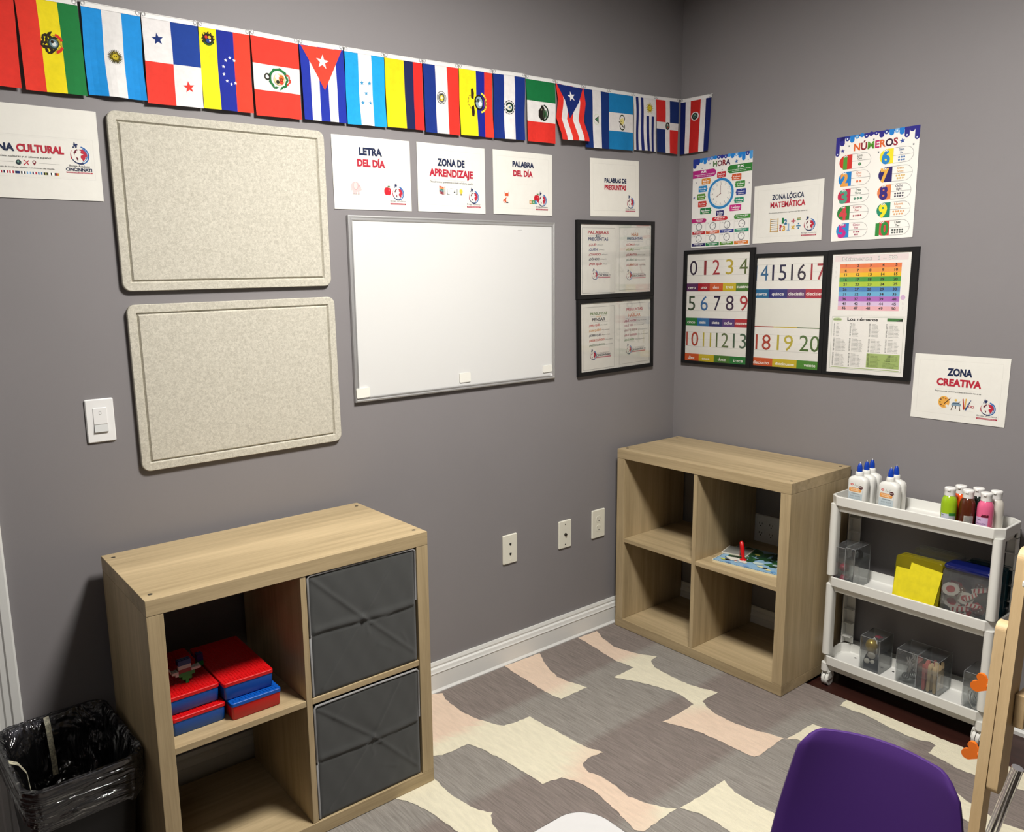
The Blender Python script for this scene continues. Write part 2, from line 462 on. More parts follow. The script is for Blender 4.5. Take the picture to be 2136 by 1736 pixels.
def fill_lamp(x, y, sx, sy, m, label):
    t = thing('ceiling_light', label, 'light', (x, y, ZC))  # added fill source in the form of a ceiling panel, never in view
    f = MB()
    for a0, a1, c0, c1 in ((-sx / 2 - .02, sx / 2 + .02, -sy / 2 - .02, -sy / 2), (-sx / 2 - .02, sx / 2 + .02, sy / 2, sy / 2 + .02),
                           (-sx / 2 - .02, -sx / 2, -sy / 2, sy / 2), (sx / 2, sx / 2 + .02, -sy / 2, sy / 2)):
        f.box(a0, a1, c0, c1, -0.055, -0.001)
    f.build('frame', M_trim, t)
    d = MB(); d.box(-sx / 2, sx / 2, -sy / 2, sy / 2, -0.05, -0.03); d.build('diffuser', m, t)
drum_lamp(-1.55, -1.27, 0.235, M_diff, 'round white drum ceiling light above the patterned rug')
fill_lamp(-3.40, -2.60, 0.60, 0.60, M_fill, 'added square fill light, unseen behind the camera')

# ------------------------------------------------------------------ rug
def mix_near(pt, samples, pw=3.0):
    num = 0; den = 0
    for sx, sy, v in samples:
        same = 1.0 if math.floor((-pt[1] + .034) / .3085) == math.floor((-sy + .034) / .3085) else 0.004
        d = same * ((pt[0] - sx) ** 2 + (pt[1] - sy) ** 2) ** (-pw / 2) if (pt[0] - sx) ** 2 + (pt[1] - sy) ** 2 > 1e-6 else 1e9
        num += v * d; den += d
    return num / den
def lerp3(a, c, t): return tuple(x + (y - x) * t for x, y in zip(a, c))
G_GREY, G_BROWN, C_CREAM, C_PINK = lin('#959089'), lin('#887e78'), lin('#e9e2c9'), lin('#e8d0ba')
dark_s = [(x, y, 0.0) for x, y in [(-0.903, -0.487), (-1.481, -0.438), (-0.531, -0.479), (-0.883, -1.054), (-0.38, -0.977), (-1.175, -1.021), (-1.733, -0.534), (-1.143, -0.439), (-0.312, -1.02), (-0.324, -1.109), (-0.7, -1.1)]] + \
         [(x, y, 1.0) for x, y in [(-0.734, -0.19), (-1.203, -0.141), (-1.114, -0.758), (-0.936, -0.768), (-0.554, -0.803), (-1.448, -0.718), (-0.496, -0.184), (-0.333, -0.901), (-0.489, -1.46), (-1.6, -1.0), (-1.9, -0.7)]]
light_s = [(x, y, 1.0) for x, y in [(-0.583, -0.089), (-0.564, -0.264), (-0.968, -0.103), (-0.969, -0.257), (-1.362, -0.116), (-1.384, -0.26), (-0.722, -0.763), (-0.741, -0.91), (-1.255, -0.70), (-1.246, -0.857), (-1.242, -0.9)]] + \
          [(x, y, 0.0) for x, y in [(-0.687, -0.372), (-0.642, -0.447), (-1.285, -0.459), (-1.296, -0.6), (-1.196, -0.94), (-1.017, -1.039), (-1.618, -0.615), (-1.684, -0.473), (-0.596, -0.633), (-0.3, -1.2), (-0.28, -0.98), (-0.5, -1.03)]]
CR = {
'A': [(-0.614, -0.028), (-0.508, -0.035), (-0.534, -0.082), (-0.561, -0.178), (-0.545, -0.247), (-0.522, -0.299), (-0.495, -0.339), (-0.543, -0.347), (-0.569, -0.388), (-0.577, -0.442), (-0.58, -0.508), (-0.576, -0.558), (-0.564, -0.601), (-0.543, -0.649), (-0.602, -0.646), (-0.636, -0.653), (-0.655, -0.68), (-0.669, -0.718), (-0.672, -0.76), (-0.671, -0.805), (-0.656, -0.87), (-0.637, -0.915), (-0.625, -0.949), (-0.707, -0.951), (-0.769, -0.956), (-0.788, -0.948), (-0.794, -0.902), (-0.795, -0.845), (-0.802, -0.775), (-0.819, -0.708), (-0.848, -0.649), (-0.753, -0.65), (-0.679, -0.644), (-0.662, -0.588), (-0.664, -0.538), (-0.683, -0.481), (-0.711, -0.411), (-0.747, -0.346), (-0.687, -0.342), (-0.632, -0.341), (-0.644, -0.264), (-0.637, -0.205), (-0.625, -0.129)],
'B': [(-1.005, -0.024), (-0.827, -0.030), (-0.86, -0.087), (-0.892, -0.155), (-0.906, -0.213), (-0.898, -0.268), (-0.875, -0.334), (-0.943, -0.333), (-1.006, -0.332), (-1.014, -0.294), (-1.014, -0.221), (-1.011, -0.128)],
'C': [(-1.60, -0.03), (-1.339, -0.024), (-1.307, -0.036), (-1.323, -0.079), (-1.327, -0.127), (-1.326, -0.195), (-1.312, -0.255), (-1.291, -0.304), (-1.273, -0.335), (-1.22, -0.346), (-1.168, -0.348), (-1.166, -0.405), (-1.157, -0.473), (-1.153, -0.543), (-1.147, -0.598), (-1.127, -0.644), (-1.177, -0.636), (-1.216, -0.644), (-1.228, -0.654), (-1.237, -0.685), (-1.222, -0.728), (-1.222, -0.783), (-1.23, -0.836), (-1.219, -0.878), (-1.193, -0.921), (-1.169, -0.953), (-1.237, -0.956), (-1.313, -0.957), (-1.326, -0.941), (-1.311, -0.892), (-1.3, -0.83), (-1.289, -0.759), (-1.292, -0.722), (-1.298, -0.687), (-1.319, -0.657), (-1.349, -0.646), (-1.382, -0.643), (-1.384, -0.605), (-1.389, -0.538), (-1.398, -0.465), (-1.412, -0.392), (-1.428, -0.344), (-1.488, -0.345), (-1.525, -0.342), (-1.57, -0.317)],
'D': [(-1.80, -0.36), (-1.65, -0.345), (-1.615, -0.426), (-1.614, -0.445), (-1.621, -0.505), (-1.614, -0.563), (-1.6, -0.619), (-1.577, -0.648), (-1.589, -0.654), (-1.606, -0.688), (-1.612, -0.721), (-1.622, -0.80), (-1.66, -0.955), (-1.73, -0.955), (-1.69, -0.80), (-1.699, -0.652), (-1.704, -0.589), (-1.712, -0.534), (-1.73, -0.47)],
'E': [(-0.956, -0.96), (-0.979, -1.013), (-0.981, -1.079), (-0.975, -1.151), (-0.95, -1.26), (-1.07, -1.26), (-1.11, -1.19), (-1.135, -1.1), (-1.129, -1.052), (-1.135, -1.005), (-1.158, -0.958), (-1.066, -0.961)],
'F': [(-0.477, -0.961), (-0.471, -1.019), (-0.476, -1.081), (-0.49, -1.26), (-0.58, -1.26), (-0.591, -1.045), (-0.592, -1.016), (-0.601, -0.977), (-0.629, -0.955), (-0.551, -0.962)],
'G': [(-0.246, -0.955), (-0.246, -1.9), (-0.31, -1.9), (-0.33, -1.60), (-0.343, -1.513), (-0.356, -1.482), (-0.363, -1.446), (-0.37, -1.403), (-0.376, -1.352), (-0.364, -1.313), (-0.357, -1.266), (-0.302, -1.263), (-0.292, -1.244), (-0.308, -1.218), (-0.314, -1.182), (-0.308, -1.141), (-0.299, -1.081), (-0.29, -1.039), (-0.3, -1.006), (-0.299, -0.96)],
}
def tri_fan_ear(poly):
    """ear clipping of a simple polygon -> triangles"""
    P = list(poly)
    area = sum(P[i - 1][0] * P[i][1] - P[i][0] * P[i - 1][1] for i in range(len(P)))
    if area < 0: P.reverse()
    out = []; guard = 0
    def crs(o, a, c): return (a[0] - o[0]) * (c[1] - o[1]) - (a[1] - o[1]) * (c[0] - o[0])
    while len(P) > 3 and guard < 5000:
        guard += 1; done = False
        for i in range(len(P)):
            a, o, c = P[i - 1], P[i], P[(i + 1) % len(P)]
            if crs(a, o, c) <= 1e-12: continue
            if any(crs(a, o, q) >= 0 and crs(o, c, q) >= 0 and crs(c, a, q) >= 0 for q in P if q not in (a, o, c)): continue
            out.append((a, o, c)); P.pop(i); done = True; break
        if not done: P.pop(0)
    out.append(tuple(P)); return out
def rough_edge(poly, step=0.012, amp=0.0022):
    out = []
    for i in range(len(poly)):
        a, c = Vector(poly[i]), Vector(poly[(i + 1) % len(poly)])
        n = max(1, int((c - a).length / step))
        for k in range(n):
            q = a + (c - a) * (k / n); out.append((q.x + random.uniform(-amp, amp), q.y + random.uniform(-amp, amp)))
    return out
M_rugl = mat_attr('rug_pile_cream', rough=0.95, spec=0.1, bump=(520, 0.7, 0.004), var=(1.0, 0.07, (95.0, 20.0, 20.0)))
M_rug = mat_attr('rug_pile', rough=0.95, spec=0.1, bump=(520, 0.7, 0.004), var=(1.0, 0.26, (210.0, 13.0, 20.0)))
RX0, RX1, RY0, RY1, RUG = -2.72, -0.245, -3.05, -0.024, 0.010
RZT = 0.0115            # where things stand on the pile
rug = MB()
rug.box(RX0, RX1, RY0, RY1, 0.0, RUG - 0.0005, 0, lin('#8a857c'))
def dark_col(q): return lerp3(G_GREY, G_BROWN, min(1, max(0, 1.6 * mix_near(q, dark_s) - 0.3)))
def light_col(q): return lerp3(C_CREAM, C_PINK, min(1, max(0, 1.3 * mix_near(q, light_s) - 0.15)))
nx, ny = 50, 96
for i in range(nx):
    for j in range(ny):
        x0 = RX0 + (RX1 - RX0) * i / nx; x1 = RX0 + (RX1 - RX0) * (i + 1) / nx; y0 = RY0 + (RY1 - RY0) * j / ny; y1 = RY0 + (RY1 - RY0) * (j + 1) / ny
        qs = [(x0, y0), (x1, y0), (x1, y1), (x0, y1)]
        rug.add([(x, y, RUG) for x, y in qs], [(0, 1, 2, 3)], 0, [dark_col(q) for q in qs])
for k, pl in CR.items():
    for tri in tri_fan_ear(rough_edge(pl)):
        for pc in tess(tri, 0.05, 0.05):
            rug.add([(x, y, RUG + 0.0012) for x, y in pc], [tuple(range(len(pc)))], 1, [light_col(q) for q in pc])
# the same weave repeats towards the viewer, under the table and chairs
for k, dx, dy in (('C', 0.10, -1.235), ('A', -0.9, -1.235), ('A', 0.02, -1.35), ('B', -0.75, -1.3)):
    for tri in tri_fan_ear(rough_edge(CR[k], 0.03)):
        rug.add([(x + dx, y + dy, RUG + 0.0012) for x, y in tri], [(0, 1, 2)], 1, C_CREAM)
tag(rug.build('area_rug', [M_rug, M_rugl]), 'low pile rug woven in grey, brown, cream and pink curved blocks', 'rug')

# ------------------------------------------------------------------ cube shelves
SHW, SHD, SHH, SHT = 0.765, 0.39, 0.765, 0.038
def cube_shelf(label, loc, rz):
    t = thing('cube_shelf', label, 'shelf', loc, (0, 0, rz))
    def pan(n, bx, ax):
        m = MB(); m.box(*bx); return m.build(n, M_oak[ax], t, bevel=0.0009)
    pan('top_panel', (0, SHW, 0, SHD, SHH - SHT, SHH), 0)
    pan('bottom_panel', (0, SHW, 0, SHD, 0, SHT), 0)
    pan('side_panel', (0, SHT, 0.0005, SHD, SHT + .0006, SHH - SHT - .0006), 2)
    pan('side_panel', (SHW - SHT, SHW, 0.0005, SHD, SHT + .0006, SHH - SHT - .0006), 2)
    cx = SHW / 2; cz = SHH / 2
    pan('divider', (cx - .008, cx + .008, 0.002, SHD, SHT + .0006, SHH - SHT - .0006), 2)
    pan('shelf_board', (SHT + .0005, cx - .0085, 0.003, SHD, cz - .008, cz + .008), 0)
    pan('shelf_board', (cx + .0085, SHW - SHT - .0005, 0.003, SHD, cz - .008, cz + .008), 0)
    for x in (0.022, SHW - 0.022):
        for y in (0.035, SHD - 0.035):
            m = MB(); m.lathe([(0.0055, 0.0), (0.0055, 0.0006), (0.0035, 0.0008), (0.003, 0.0002)], 16, (x, y, SHH)); m.build('bolt', M_bolt, t)
    return t
M_bolt = mat('bolt_steel', (0.10, 0.085, 0.06), rough=0.4, metal=0.7)
A_LOC, A_RZ = (-2.3843, -0.4344, RZT), 0.0055
B_LOC, B_RZ = (-0.4022, -0.0389, RZT), -PI / 2 - 0.0013
cube_shelf('light oak cube shelf holding two grey fabric bins, left foreground by the trash can', A_LOC, A_RZ)
cube_shelf('light oak four cube shelf in the corner, holding only a puzzle board', B_LOC, B_RZ)
def inA(x, y, z):
    c, s = math.cos(A_RZ), math.sin(A_RZ); return (A_LOC[0] + c * x - s * y, A_LOC[1] + s * x + c * y, A_LOC[2] + z)
def inB(x, y, z):
    c, s = math.cos(B_RZ), math.sin(B_RZ); return (B_LOC[0] + c * x - s * y, B_LOC[1] + s * x + c * y, B_LOC[2] + z)

# fabric bins
M_fabric = mat('charcoal_fabric', (0.062, 0.064, 0.062), rough=0.85, spec=0.2, bump=(1400, 0.25, 0.0005), sheen=0.25)
M_piping = mat('grey_piping', (0.30, 0.30, 0.30), rough=0.8, bump=(900, 0.4, 0.0005))
def fabric_bin(label, loc, rz, wd, ht, seed):
    rnd = random.Random(seed)
    t = thing('fabric_bin', label, 'bin', loc, (0, 0, rz), 'fabric bins in the cube shelf')
    d = 0.36
    m = MB()
    nx, nz = 72, 72
    jit = [rnd.uniform(-.03, .03) for _ in range(8)]
    folds = [((0.03, 0.97), (0.5 + jit[0], 0.52 + jit[1]), 0.0036), ((0.5 + jit[0], 0.52 + jit[1]), (0.96, 0.10), 0.0034),
             ((0.08, 0.06), (0.5 + jit[0], 0.52 + jit[1]), 0.0030), ((0.5 + jit[0], 0.52 + jit[1]), (0.80, 0.95), 0.0030),
             ((0.2 + jit[2], 0.85), (0.33 + jit[3], 0.97), 0.0016), ((0.55, 0.47), (0.75 + jit[4], 0.50), 0.0020), ((0.85, 0.3 + jit[5]), (0.9, 0.2), 0.0015),
             ((0.5, 0.5), (0.52 + jit[6], 0.38), 0.0018), ((0.62, 0.25 + jit[7]), (0.75, 0.18), 0.0013)]
    def sd(u, v, a, c):
        ax, ay = a; cx_, cy_ = c; dx, dy = cx_ - ax, cy_ - ay
        k = max(0, min(1, ((u - ax) * dx + (v - ay) * dy) / (dx * dx + dy * dy)))
        return math.hypot(u - ax - k * dx, v - ay - k * dy)
    def dep(u, v):
        e = min(u, 1 - u, v, 1 - v)
        y = 0.0
        for a, c, h in folds:
            q = sd(u, v, a, c); y -= .8 * h * math.exp(-(q / 0.008) ** 2) + .5 * h * math.exp(-(q / 0.022) ** 2) - 0.5 * h * math.exp(-(q / 0.07) ** 2)
        vm = 0.50 + 0.01 * math.sin(5 * u + seed)
        y += 0.0036 * math.exp(-((v - vm) / 0.011) ** 2) - 0.0045 * math.exp(-((v - vm - 0.035) / 0.03) ** 2)
        y += 0.0012 * math.sin(9 * u + 3 * seed) * math.sin(8 * v + seed)
        y += .0008 * (math.sin(31 * u + 17 * v + seed) + math.sin(23 * v - 29 * u) * math.sin(13 * u + seed)) * .6; y *= .72 * min(1, e / 0.04)
        return y + 0.004 * (1 - min(1, e / 0.03)) ** 2
    pts = [[(wd * i / nx, dep(i / nx, j / nz), ht * j / nz) for i in range(nx + 1)] for j in range(nz + 1)]
    vs = [p for r in pts for p in r]
    fs = [(j * (nx + 1) + i, j * (nx + 1) + i + 1, (j + 1) * (nx + 1) + i + 1, (j + 1) * (nx + 1) + i) for j in range(nz) for i in range(nx)]
    m.add(vs, fs, 0, None, True)
    y0 = 0.004
    def panel(x0, x1, ya, yb, za, zb): m.box(x0, x1, ya, yb, za, zb)
    panel(0, 0.005, y0, d, 0, ht); panel(wd - 0.005, wd, y0, d, 0, ht); panel(0, wd, d - 0.005, d, 0, ht); panel(0, wd, y0, d, 0, 0.005); panel(0, wd, y0, y0 + 0.004, 0, ht)
    m.build('body', M_fabric, t)
    p = MB(); p.tube([(0.001, 0.002, 0.004), (0.0, 0.001, ht * 0.49), (0.004, 0.004, ht * 0.50), (0.0, 0.001, ht * 0.52), (0.001, 0.001, ht - 0.006), (0.006, 0.001, ht),
                      (wd * 0.5, 0.002, ht + 0.0005), (wd - 0.005, 0.001, ht), (wd, 0.001, ht - 0.006), (wd, 0.002, ht * 0.55)], 0.0032, 8)
    p.build('piping', M_piping, t)
    return t
cellx = SHW / 2 + 0.008
fabric_bin('upper grey fabric bin with crossed creases in the left shelf', inA(cellx + 0.005, 0.004, SHH / 2 + .0085), A_RZ, 0.327, 0.332, 1)
fabric_bin('lower grey fabric bin with crossed creases in the left shelf', inA(cellx + 0.005, 0.004, SHT + .0008), A_RZ, 0.327, 0.326, 2)

# ------------------------------------------------------------------ brick boxes in the left shelf
M_red_pl = mat('red_plastic', (0.60, 0.006, 0.008), rough=0.3, spec=0.4)
M_blue_pl = mat('blue_plastic', (0.004, 0.085, 0.42), rough=0.3, spec=0.4)
M_green_pl = mat('green_plastic', (0.01, 0.17, 0.04), rough=0.3, spec=0.4)
M_grey_pl = mat('light_grey_plastic', (0.42, 0.42, 0.41), rough=0.35)
M_dred_pl = mat('dark_red_plastic', (0.17, 0.012, 0.014), rough=0.35)
M_navy_pl = mat('navy_plastic', (0.006, 0.015, 0.11), rough=0.35)
def brick_box(label, x0, x1, yf, z0, h, rz, mb_, ml):
    wd = x1 - x0; d = 0.25
    t = thing('brick_box', label, 'box', ((x0 + x1) / 2, yf, z0), (0, 0, rz), 'toy brick boxes on the shelf board')
    hb = h - 0.009
    def ring(z, ins):
        return [(x, y + d / 2, z) for x, y in rrect(wd - 2 * ins, d - 2 * ins, 0.006, 4)]
    m = MB(); m.loft([ring(0, .004), ring(0.003, .0015), ring(hb, .0005)], True, True); m.build('box_body', mb_, t)
    l = MB(); l.loft([ring(hb + .0002, -.001), ring(h - 0.001, -.001), ring(h, 0.0005)], True, True, smooth=False)
    p = 0.008; nx = int((wd - .004) / p); ny = int((d - .004) / p)
    for i in range(nx):
        for j in range(ny):
            l.lathe([(0.0024, 0), (0.0024, 0.0014)], 8, ((i - (nx - 1) / 2) * p, d / 2 + (j - (ny - 1) / 2) * p, h), cap0=False, smooth=False)
    l.build('studded_lid', ml, t)
    return t
ZS = RZT + SHH / 2 + 0.008
HB = 0.0455
brick_box('blue brick box with red studded lid, lower left one beneath another', -2.334, -2.204, -0.381, ZS, HB, 0.02, M_blue_pl, M_red_pl)
brick_box('blue brick box with red lid carrying a brick built figure', -2.338, -2.211, -0.366, ZS + HB + .0016, HB, 0.02, M_blue_pl, M_red_pl)
brick_box('red brick box with blue studded lid beneath a blue box', -2.196, -2.066, -0.402, ZS, HB, 0.012, M_red_pl, M_blue_pl)
brick_box('upper right blue brick box with empty red studded lid', -2.205, -2.076, -0.382, ZS + HB + .0016, HB, 0.0, M_blue_pl, M_red_pl)
ZL = ZS + 2 * (HB + .0016)
def bricks(mb, items, p=0.008):
    for x, y, z, nx, ny, hz, m in items:      # in studs / plates
        mb.box(x * p + .0001, (x + nx) * p - .0001, y * p, (y + ny) * p, z * .0032, (z + hz) * .0032 - .0001, m)
        for i in range(nx):
            for j in range(ny):
                mb.lathe([(0.0024, 0), (0.0024, 0.0016)], 8, ((x + i + .5) * p, (y + j + .5) * p, (z + hz) * .0032), m=m, cap0=False, smooth=False)
t = thing('brick_figure', 'toy brick figure in green, grey and dark blue standing on a red lid', 'toy', (-2.284, -0.318, ZL), (0, 0, 0.05))
m = MB(); bricks(m, [(1, 0, 0, 1, 2, 3, 0), (0, 0, 3, 3, 2, 3, 0), (-1, 0, 6, 5, 2, 3, 0)]); m.build('green_base', M_green_pl, t)
m = MB(); bricks(m, [(3, 0, 9, 3, 2, 2, 0), ]); m.build('grey_arm', M_grey_pl, t); m = MB(); bricks(m, [(-2, 0, 7, 1, 2, 4, 0), (-3, 0, 9, 1, 2, 2, 0)]); m.tube([(-.024, .008, .034), (-.030, .008, .046)], .0022, 8); m.build('grey_arm', M_grey_pl, t)
m = MB(); bricks(m, [(-1, 0, 9, 4, 2, 3, 0)]); m.build('dark_red_body', M_dred_pl, t)
m = MB(); bricks(m, [(-1, 0, 12, 4, 1, 3, 0)]); m.build('grey_face', M_grey_pl, t)
m = MB(); bricks(m, [(-1, 0, 15, 4, 2, 4, 0)]); m.build('navy_cap', M_navy_pl, t)
t = thing('brick_tower', 'small blue and green toy brick stack beside the figure', 'toy', (-2.224, -0.250, ZL), (0, 0, 0.05))
m = MB(); bricks(m, [(0, 0, 0, 2, 2, 4, 0)]); m.build('green_brick', M_green_pl, t)
m = MB(); bricks(m, [(0, 0, 4, 2, 2, 6, 0)]); m.build('blue_brick', M_navy_pl, t)

# ------------------------------------------------------------------ trash can
M_bin = mat('black_bin_plastic', (0.008, 0.008, 0.009), rough=0.4, spec=0.4)
M_liner = mat_clear('bin_liner_film', tint=(0.52, 0.52, 0.55), gloss=0.30, rough=0.10, haze=0.03, hazecol=(0.55, 0.55, 0.56), bump=(1.0, 1.0, 0.03, (6, 6, 45)))
M_liner_in = mat_clear('bin_liner_inner_film', tint=(0.45, 0.45, 0.50), gloss=0.20, rough=0.12, haze=0.015, hazecol=(0.4, 0.4, 0.42), bump=(1.0, 1.0, 0.05, (14, 14, 9)))
M_tape = mat('pale_strip', (0.55, 0.52, 0.38), rough=0.5, var=(180, 0.5))
t = thing('trash_can', 'black trash can lined with a clear plastic bag, left of the shelf', 'trash can', (-2.532, -0.186, RZT), (0, 0, 0.06))
BW, BD, BH = 0.250, 0.330, 0.360
def bring(z, g=0.0):
    k = z / BH; return [(x, y, z) for x, y in rrect(0.195 + (BW - 0.195) * k + 2 * g, 0.255 + (BD - 0.255) * k + 2 * g, 0.045, 7)]
m = MB()
m.loft([bring(0), bring(0.012, .002), bring(0.30), bring(BH - 0.012), bring(BH - .010, .006), bring(BH, .006), bring(BH, -.002), bring(0.30, -.004), bring(0.02, -.005)], True, True)
m.build('bin_body', M_bin, t)
m = MB(); N = 112
def per(z, g, wob):
    base = []
    k = z / BH
    P = rrect(0.195 + (BW - 0.195) * k + 2 * g, 0.255 + (BD - 0.255) * k + 2 * g, 0.045, 27)
    for i, (x, y) in enumerate(P):
        d = math.hypot(x, y); q = wob(i); base.append((x * (1 + q / d), y * (1 + q / d)))
    return base
rn = random.Random(5)
ph = [rn.uniform(0, 6.28) for _ in range(40)]
rings = []
zs = [(BH - 0.098, .012, .006), (BH - 0.090, .013, .005), (BH - 0.078, .012, .004), (BH - 0.066, .0125, .004), (BH - 0.052, .011, .003), (BH - 0.036, .0115, .003), (BH - 0.020, .011, .002), (BH - 0.006, .0105, .002), (BH + .003, .0075, .002)]
for n_, (z, g, a) in enumerate(zs):
    P = per(z, g, lambda i: a * (0.5 * math.sin(i * 0.22 + ph[n_]) + 0.35 * math.sin(i * 0.61 + ph[n_ + 9]) + 0.3 * math.sin(i * 1.3 + ph[n_ + 18])))
    rings.append([(x, y, z + (0.010 * math.sin(i * 2 * PI / N * 2 + 1.2) + 0.004 * math.sin(i * 0.33) if n_ < 5 else 0.0015 * math.sin(i * .5 + ph[n_]))) for i, (x, y) in enumerate(P)])
m.loft(rings, False, False)
m.build('liner_overhang', M_liner, t)
m = MB(); rings = []
zs = [(BH + .003, .0075, .002), (BH + .004, .001, .002), (BH - .01, -.007, .003), (BH - .05, -.012, .007), (BH - .10, -.016, .010), (BH - .16, -.022, .012), (BH - .22, -.03, .012), (BH - .30, -.04, .01)]
for n_, (z, g, a) in enumerate(zs):
    P = per(z, g, lambda i: -abs(a * (0.5 * math.sin(i * 0.19 + ph[n_ // 2]) + 0.4 * math.sin(i * 0.55 + ph[n_ // 2 + 9]) + 0.35 * math.sin(i * 1.7 + ph[n_ + 18]))) if n_ > 1 else a * math.sin(i * .7 + ph[n_]))
    rings.append([(x, y, z) for x, y in P])
m.loft(rings, False, True)
m.build('liner_inside', M_liner_in, t)
m = MB()
pts = [(-0.012, 0.150, BH + .0075), (-0.012, 0.137, BH - .008), (-0.012, 0.125, BH - .05), (-0.011, 0.116, BH - .10), (-0.012, 0.110, BH - .135)]
m.loft([[(x - .0065, y, z), (x + .0065, y, z), (x + .0065, y + .001, z), (x - .0065, y + .001, z)] for x, y, z in pts], True, True, smooth=False)
m.build('drawstring_strip', M_tape, t)
m = MB()
pts = [(-0.128, -0.005, BH + .006), (-0.112, -0.02, BH + .002), (-0.099, -0.03, BH - .02), (-0.097, -0.042, BH - .06)]
m.loft([[(x, y - .008, z), (x, y + .008, z), (x + .001, y + .008, z + .001), (x + .001, y - .008, z + .001)] for x, y, z in pts], True, True, smooth=False)
m.build('drawstring_strip', M_tape, t)

# ------------------------------------------------------------------ felt boards
def felt_material():
    m, nt, b = new_mat('pressed_felt')
    tc = node(nt, 'ShaderNodeTexCoord')
    n1 = node(nt, 'ShaderNodeTexNoise', inp={'Scale': 330.0, 'Detail': 4.0, 'Roughness': 0.7, 'Distortion': 1.2})
    n2 = node(nt, 'ShaderNodeTexNoise', inp={'Scale': 130.0, 'Detail': 4.0, 'Roughness': 0.7, 'Distortion': 0.6})
    for n in (n1, n2): nt.links.new(tc.outputs['Object'], n.inputs['Vector'])
    ad = node(nt, 'ShaderNodeMath', operation='ADD'); nt.links.new(n1.outputs['Fac'], ad.inputs[0]); nt.links.new(n2.outputs['Fac'], ad.inputs[1])
    cr = node(nt, 'ShaderNodeMapRange', inp={'From Min': 0.78, 'From Max': 1.18})
    nt.links.new(ad.outputs[0], cr.inputs['Value'])
    mx = node(nt, 'ShaderNodeMix', data_type='RGBA')
    mx.inputs['A'].default_value = (0.44, 0.415, 0.345, 1); mx.inputs['B'].default_value = (0.64, 0.61, 0.52, 1)
    nt.links.new(cr.outputs[0], mx.inputs['Factor']); nt.links.new(mx.outputs['Result'], b.inputs['Base Color'])
    b.inputs['Roughness'].default_value = 0.95; b.inputs['Specular IOR Level'].default_value = 0.1
    bp = node(nt, 'ShaderNodeBump', inp={'Strength': 0.35, 'Distance': 0.001}); nt.links.new(n1.outputs['Fac'], bp.inputs['Height']); nt.links.new(bp.outputs[0], b.inputs['Normal'])
    return m
M_felt = felt_material()
def felt_board(label, x, z, wd, ht, roll):
    m = MB()
    T, gi, gw, gd = 0.013, 0.021, 0.0085, 0.006
    o0 = rrect(wd, ht, 0.022, 6); o1 = rrect(wd - .003, ht - .003, 0.0215, 6)
    m.loft([[(a, -.0005, c) for a, c in o0], [(a, -(T - .0015), c) for a, c in o0], [(a, -T, c) for a, c in o1]], True, False, smooth=False)
    def sq(i, d):
        w2, h2 = wd / 2 - i, ht / 2 - i
        q = []
        for a0, c0, a1, c1 in ((w2, h2, -w2, h2), (-w2, h2, -w2, -h2), (-w2, -h2, w2, -h2), (w2, -h2, w2, h2)): q.append((a0, -d, c0))
        return q
    # rim between rounded outline and the square groove
    n = len(o1); inner = []
    for k, (sx, sy) in enumerate(((1, 1), (-1, 1), (-1, -1), (1, -1))): inner += [(sx * (wd / 2 - gi), -T, sy * (ht / 2 - gi))] * 7
    m.loft([[(a, -T, c) for a, c in o1], inner], False, False, smooth=False)
    m.loft([sq(gi, T), sq(gi + gw * .45, T - gd), sq(gi + gw, T)], False, True, smooth=False)
    o = m.build('felt_board', M_felt, loc=(x, -0.001, z), rot=(0, -roll, 0))
    return tag(o, label, 'pinboard', 'felt pinboards on the left wall')
felt_board('upper cream felt pinboard with a grooved border, beneath the flags', -1.964, 1.680, 0.602, 0.448, 0.006)
felt_board('lower cream felt pinboard with a grooved border, above the left shelf', -1.955, 1.199, 0.605, 0.4465, 0.009)

# ------------------------------------------------------------------ whiteboard
M_wb = mat('whiteboard_enamel', (0.70, 0.70, 0.685), rough=0.22, spec=0.45)
t = thing('whiteboard', 'white dry erase board in a thin aluminium frame on the left wall', 'whiteboard', (-1.161, -0.001, 1.3808), (0, -0.0016, 0))
WBW, WBH, fb = 0.866, 0.578, 0.0155
m = MB(); m.box(-WBW / 2 + .004, WBW / 2 - .004, -0.0085, -.0005, -WBH / 2 + .004, WBH / 2 - .004); m.build('writing_surface', M_wb, t)
sec = [(0, 0.0), (0, 0.011), (0.003, 0.0125), (0.005, 0.0125), (0.007, 0.0105), (0.009, 0.0105), (0.011, 0.0125), (0.0135, 0.0125), (fb, 0.0095), (fb, 0.0088)]
def mitred(name, a, c):
    m = MB()
    def end(p, nxt):
        out = []
        for o, h in sec: out.append((p[0] + (-1 if p[0] > 0 else 1) * o, -h, p[1] + (-1 if p[1] > 0 else 1) * o))
        return out
    m.loft([end(a, c), end(c, a)], True, True, smooth=False); return m.build(name, M_alu, t)
cs = [(-WBW / 2, WBH / 2), (WBW / 2, WBH / 2), (WBW / 2, -WBH / 2), (-WBW / 2, -WBH / 2)]
for i in range(4): mitred('frame_rail', cs[i], cs[(i + 1) % 4])
m = MB()
for k in range(9): m.box(0.255 + k * .0022, 0.2562 + k * .0022, -0.0088, -0.0084, 0.256 + 0.001 * math.sin(k * 2), 0.259 + 0.001 * math.sin(k * 3))
m.build('marker_smudge', mat('faded_marker', (0.42, 0.42, 0.43), rough=0.6), t)
M_tab = mat('adhesive_tab_foam', (0.82, 0.81, 0.74), rough=0.7)
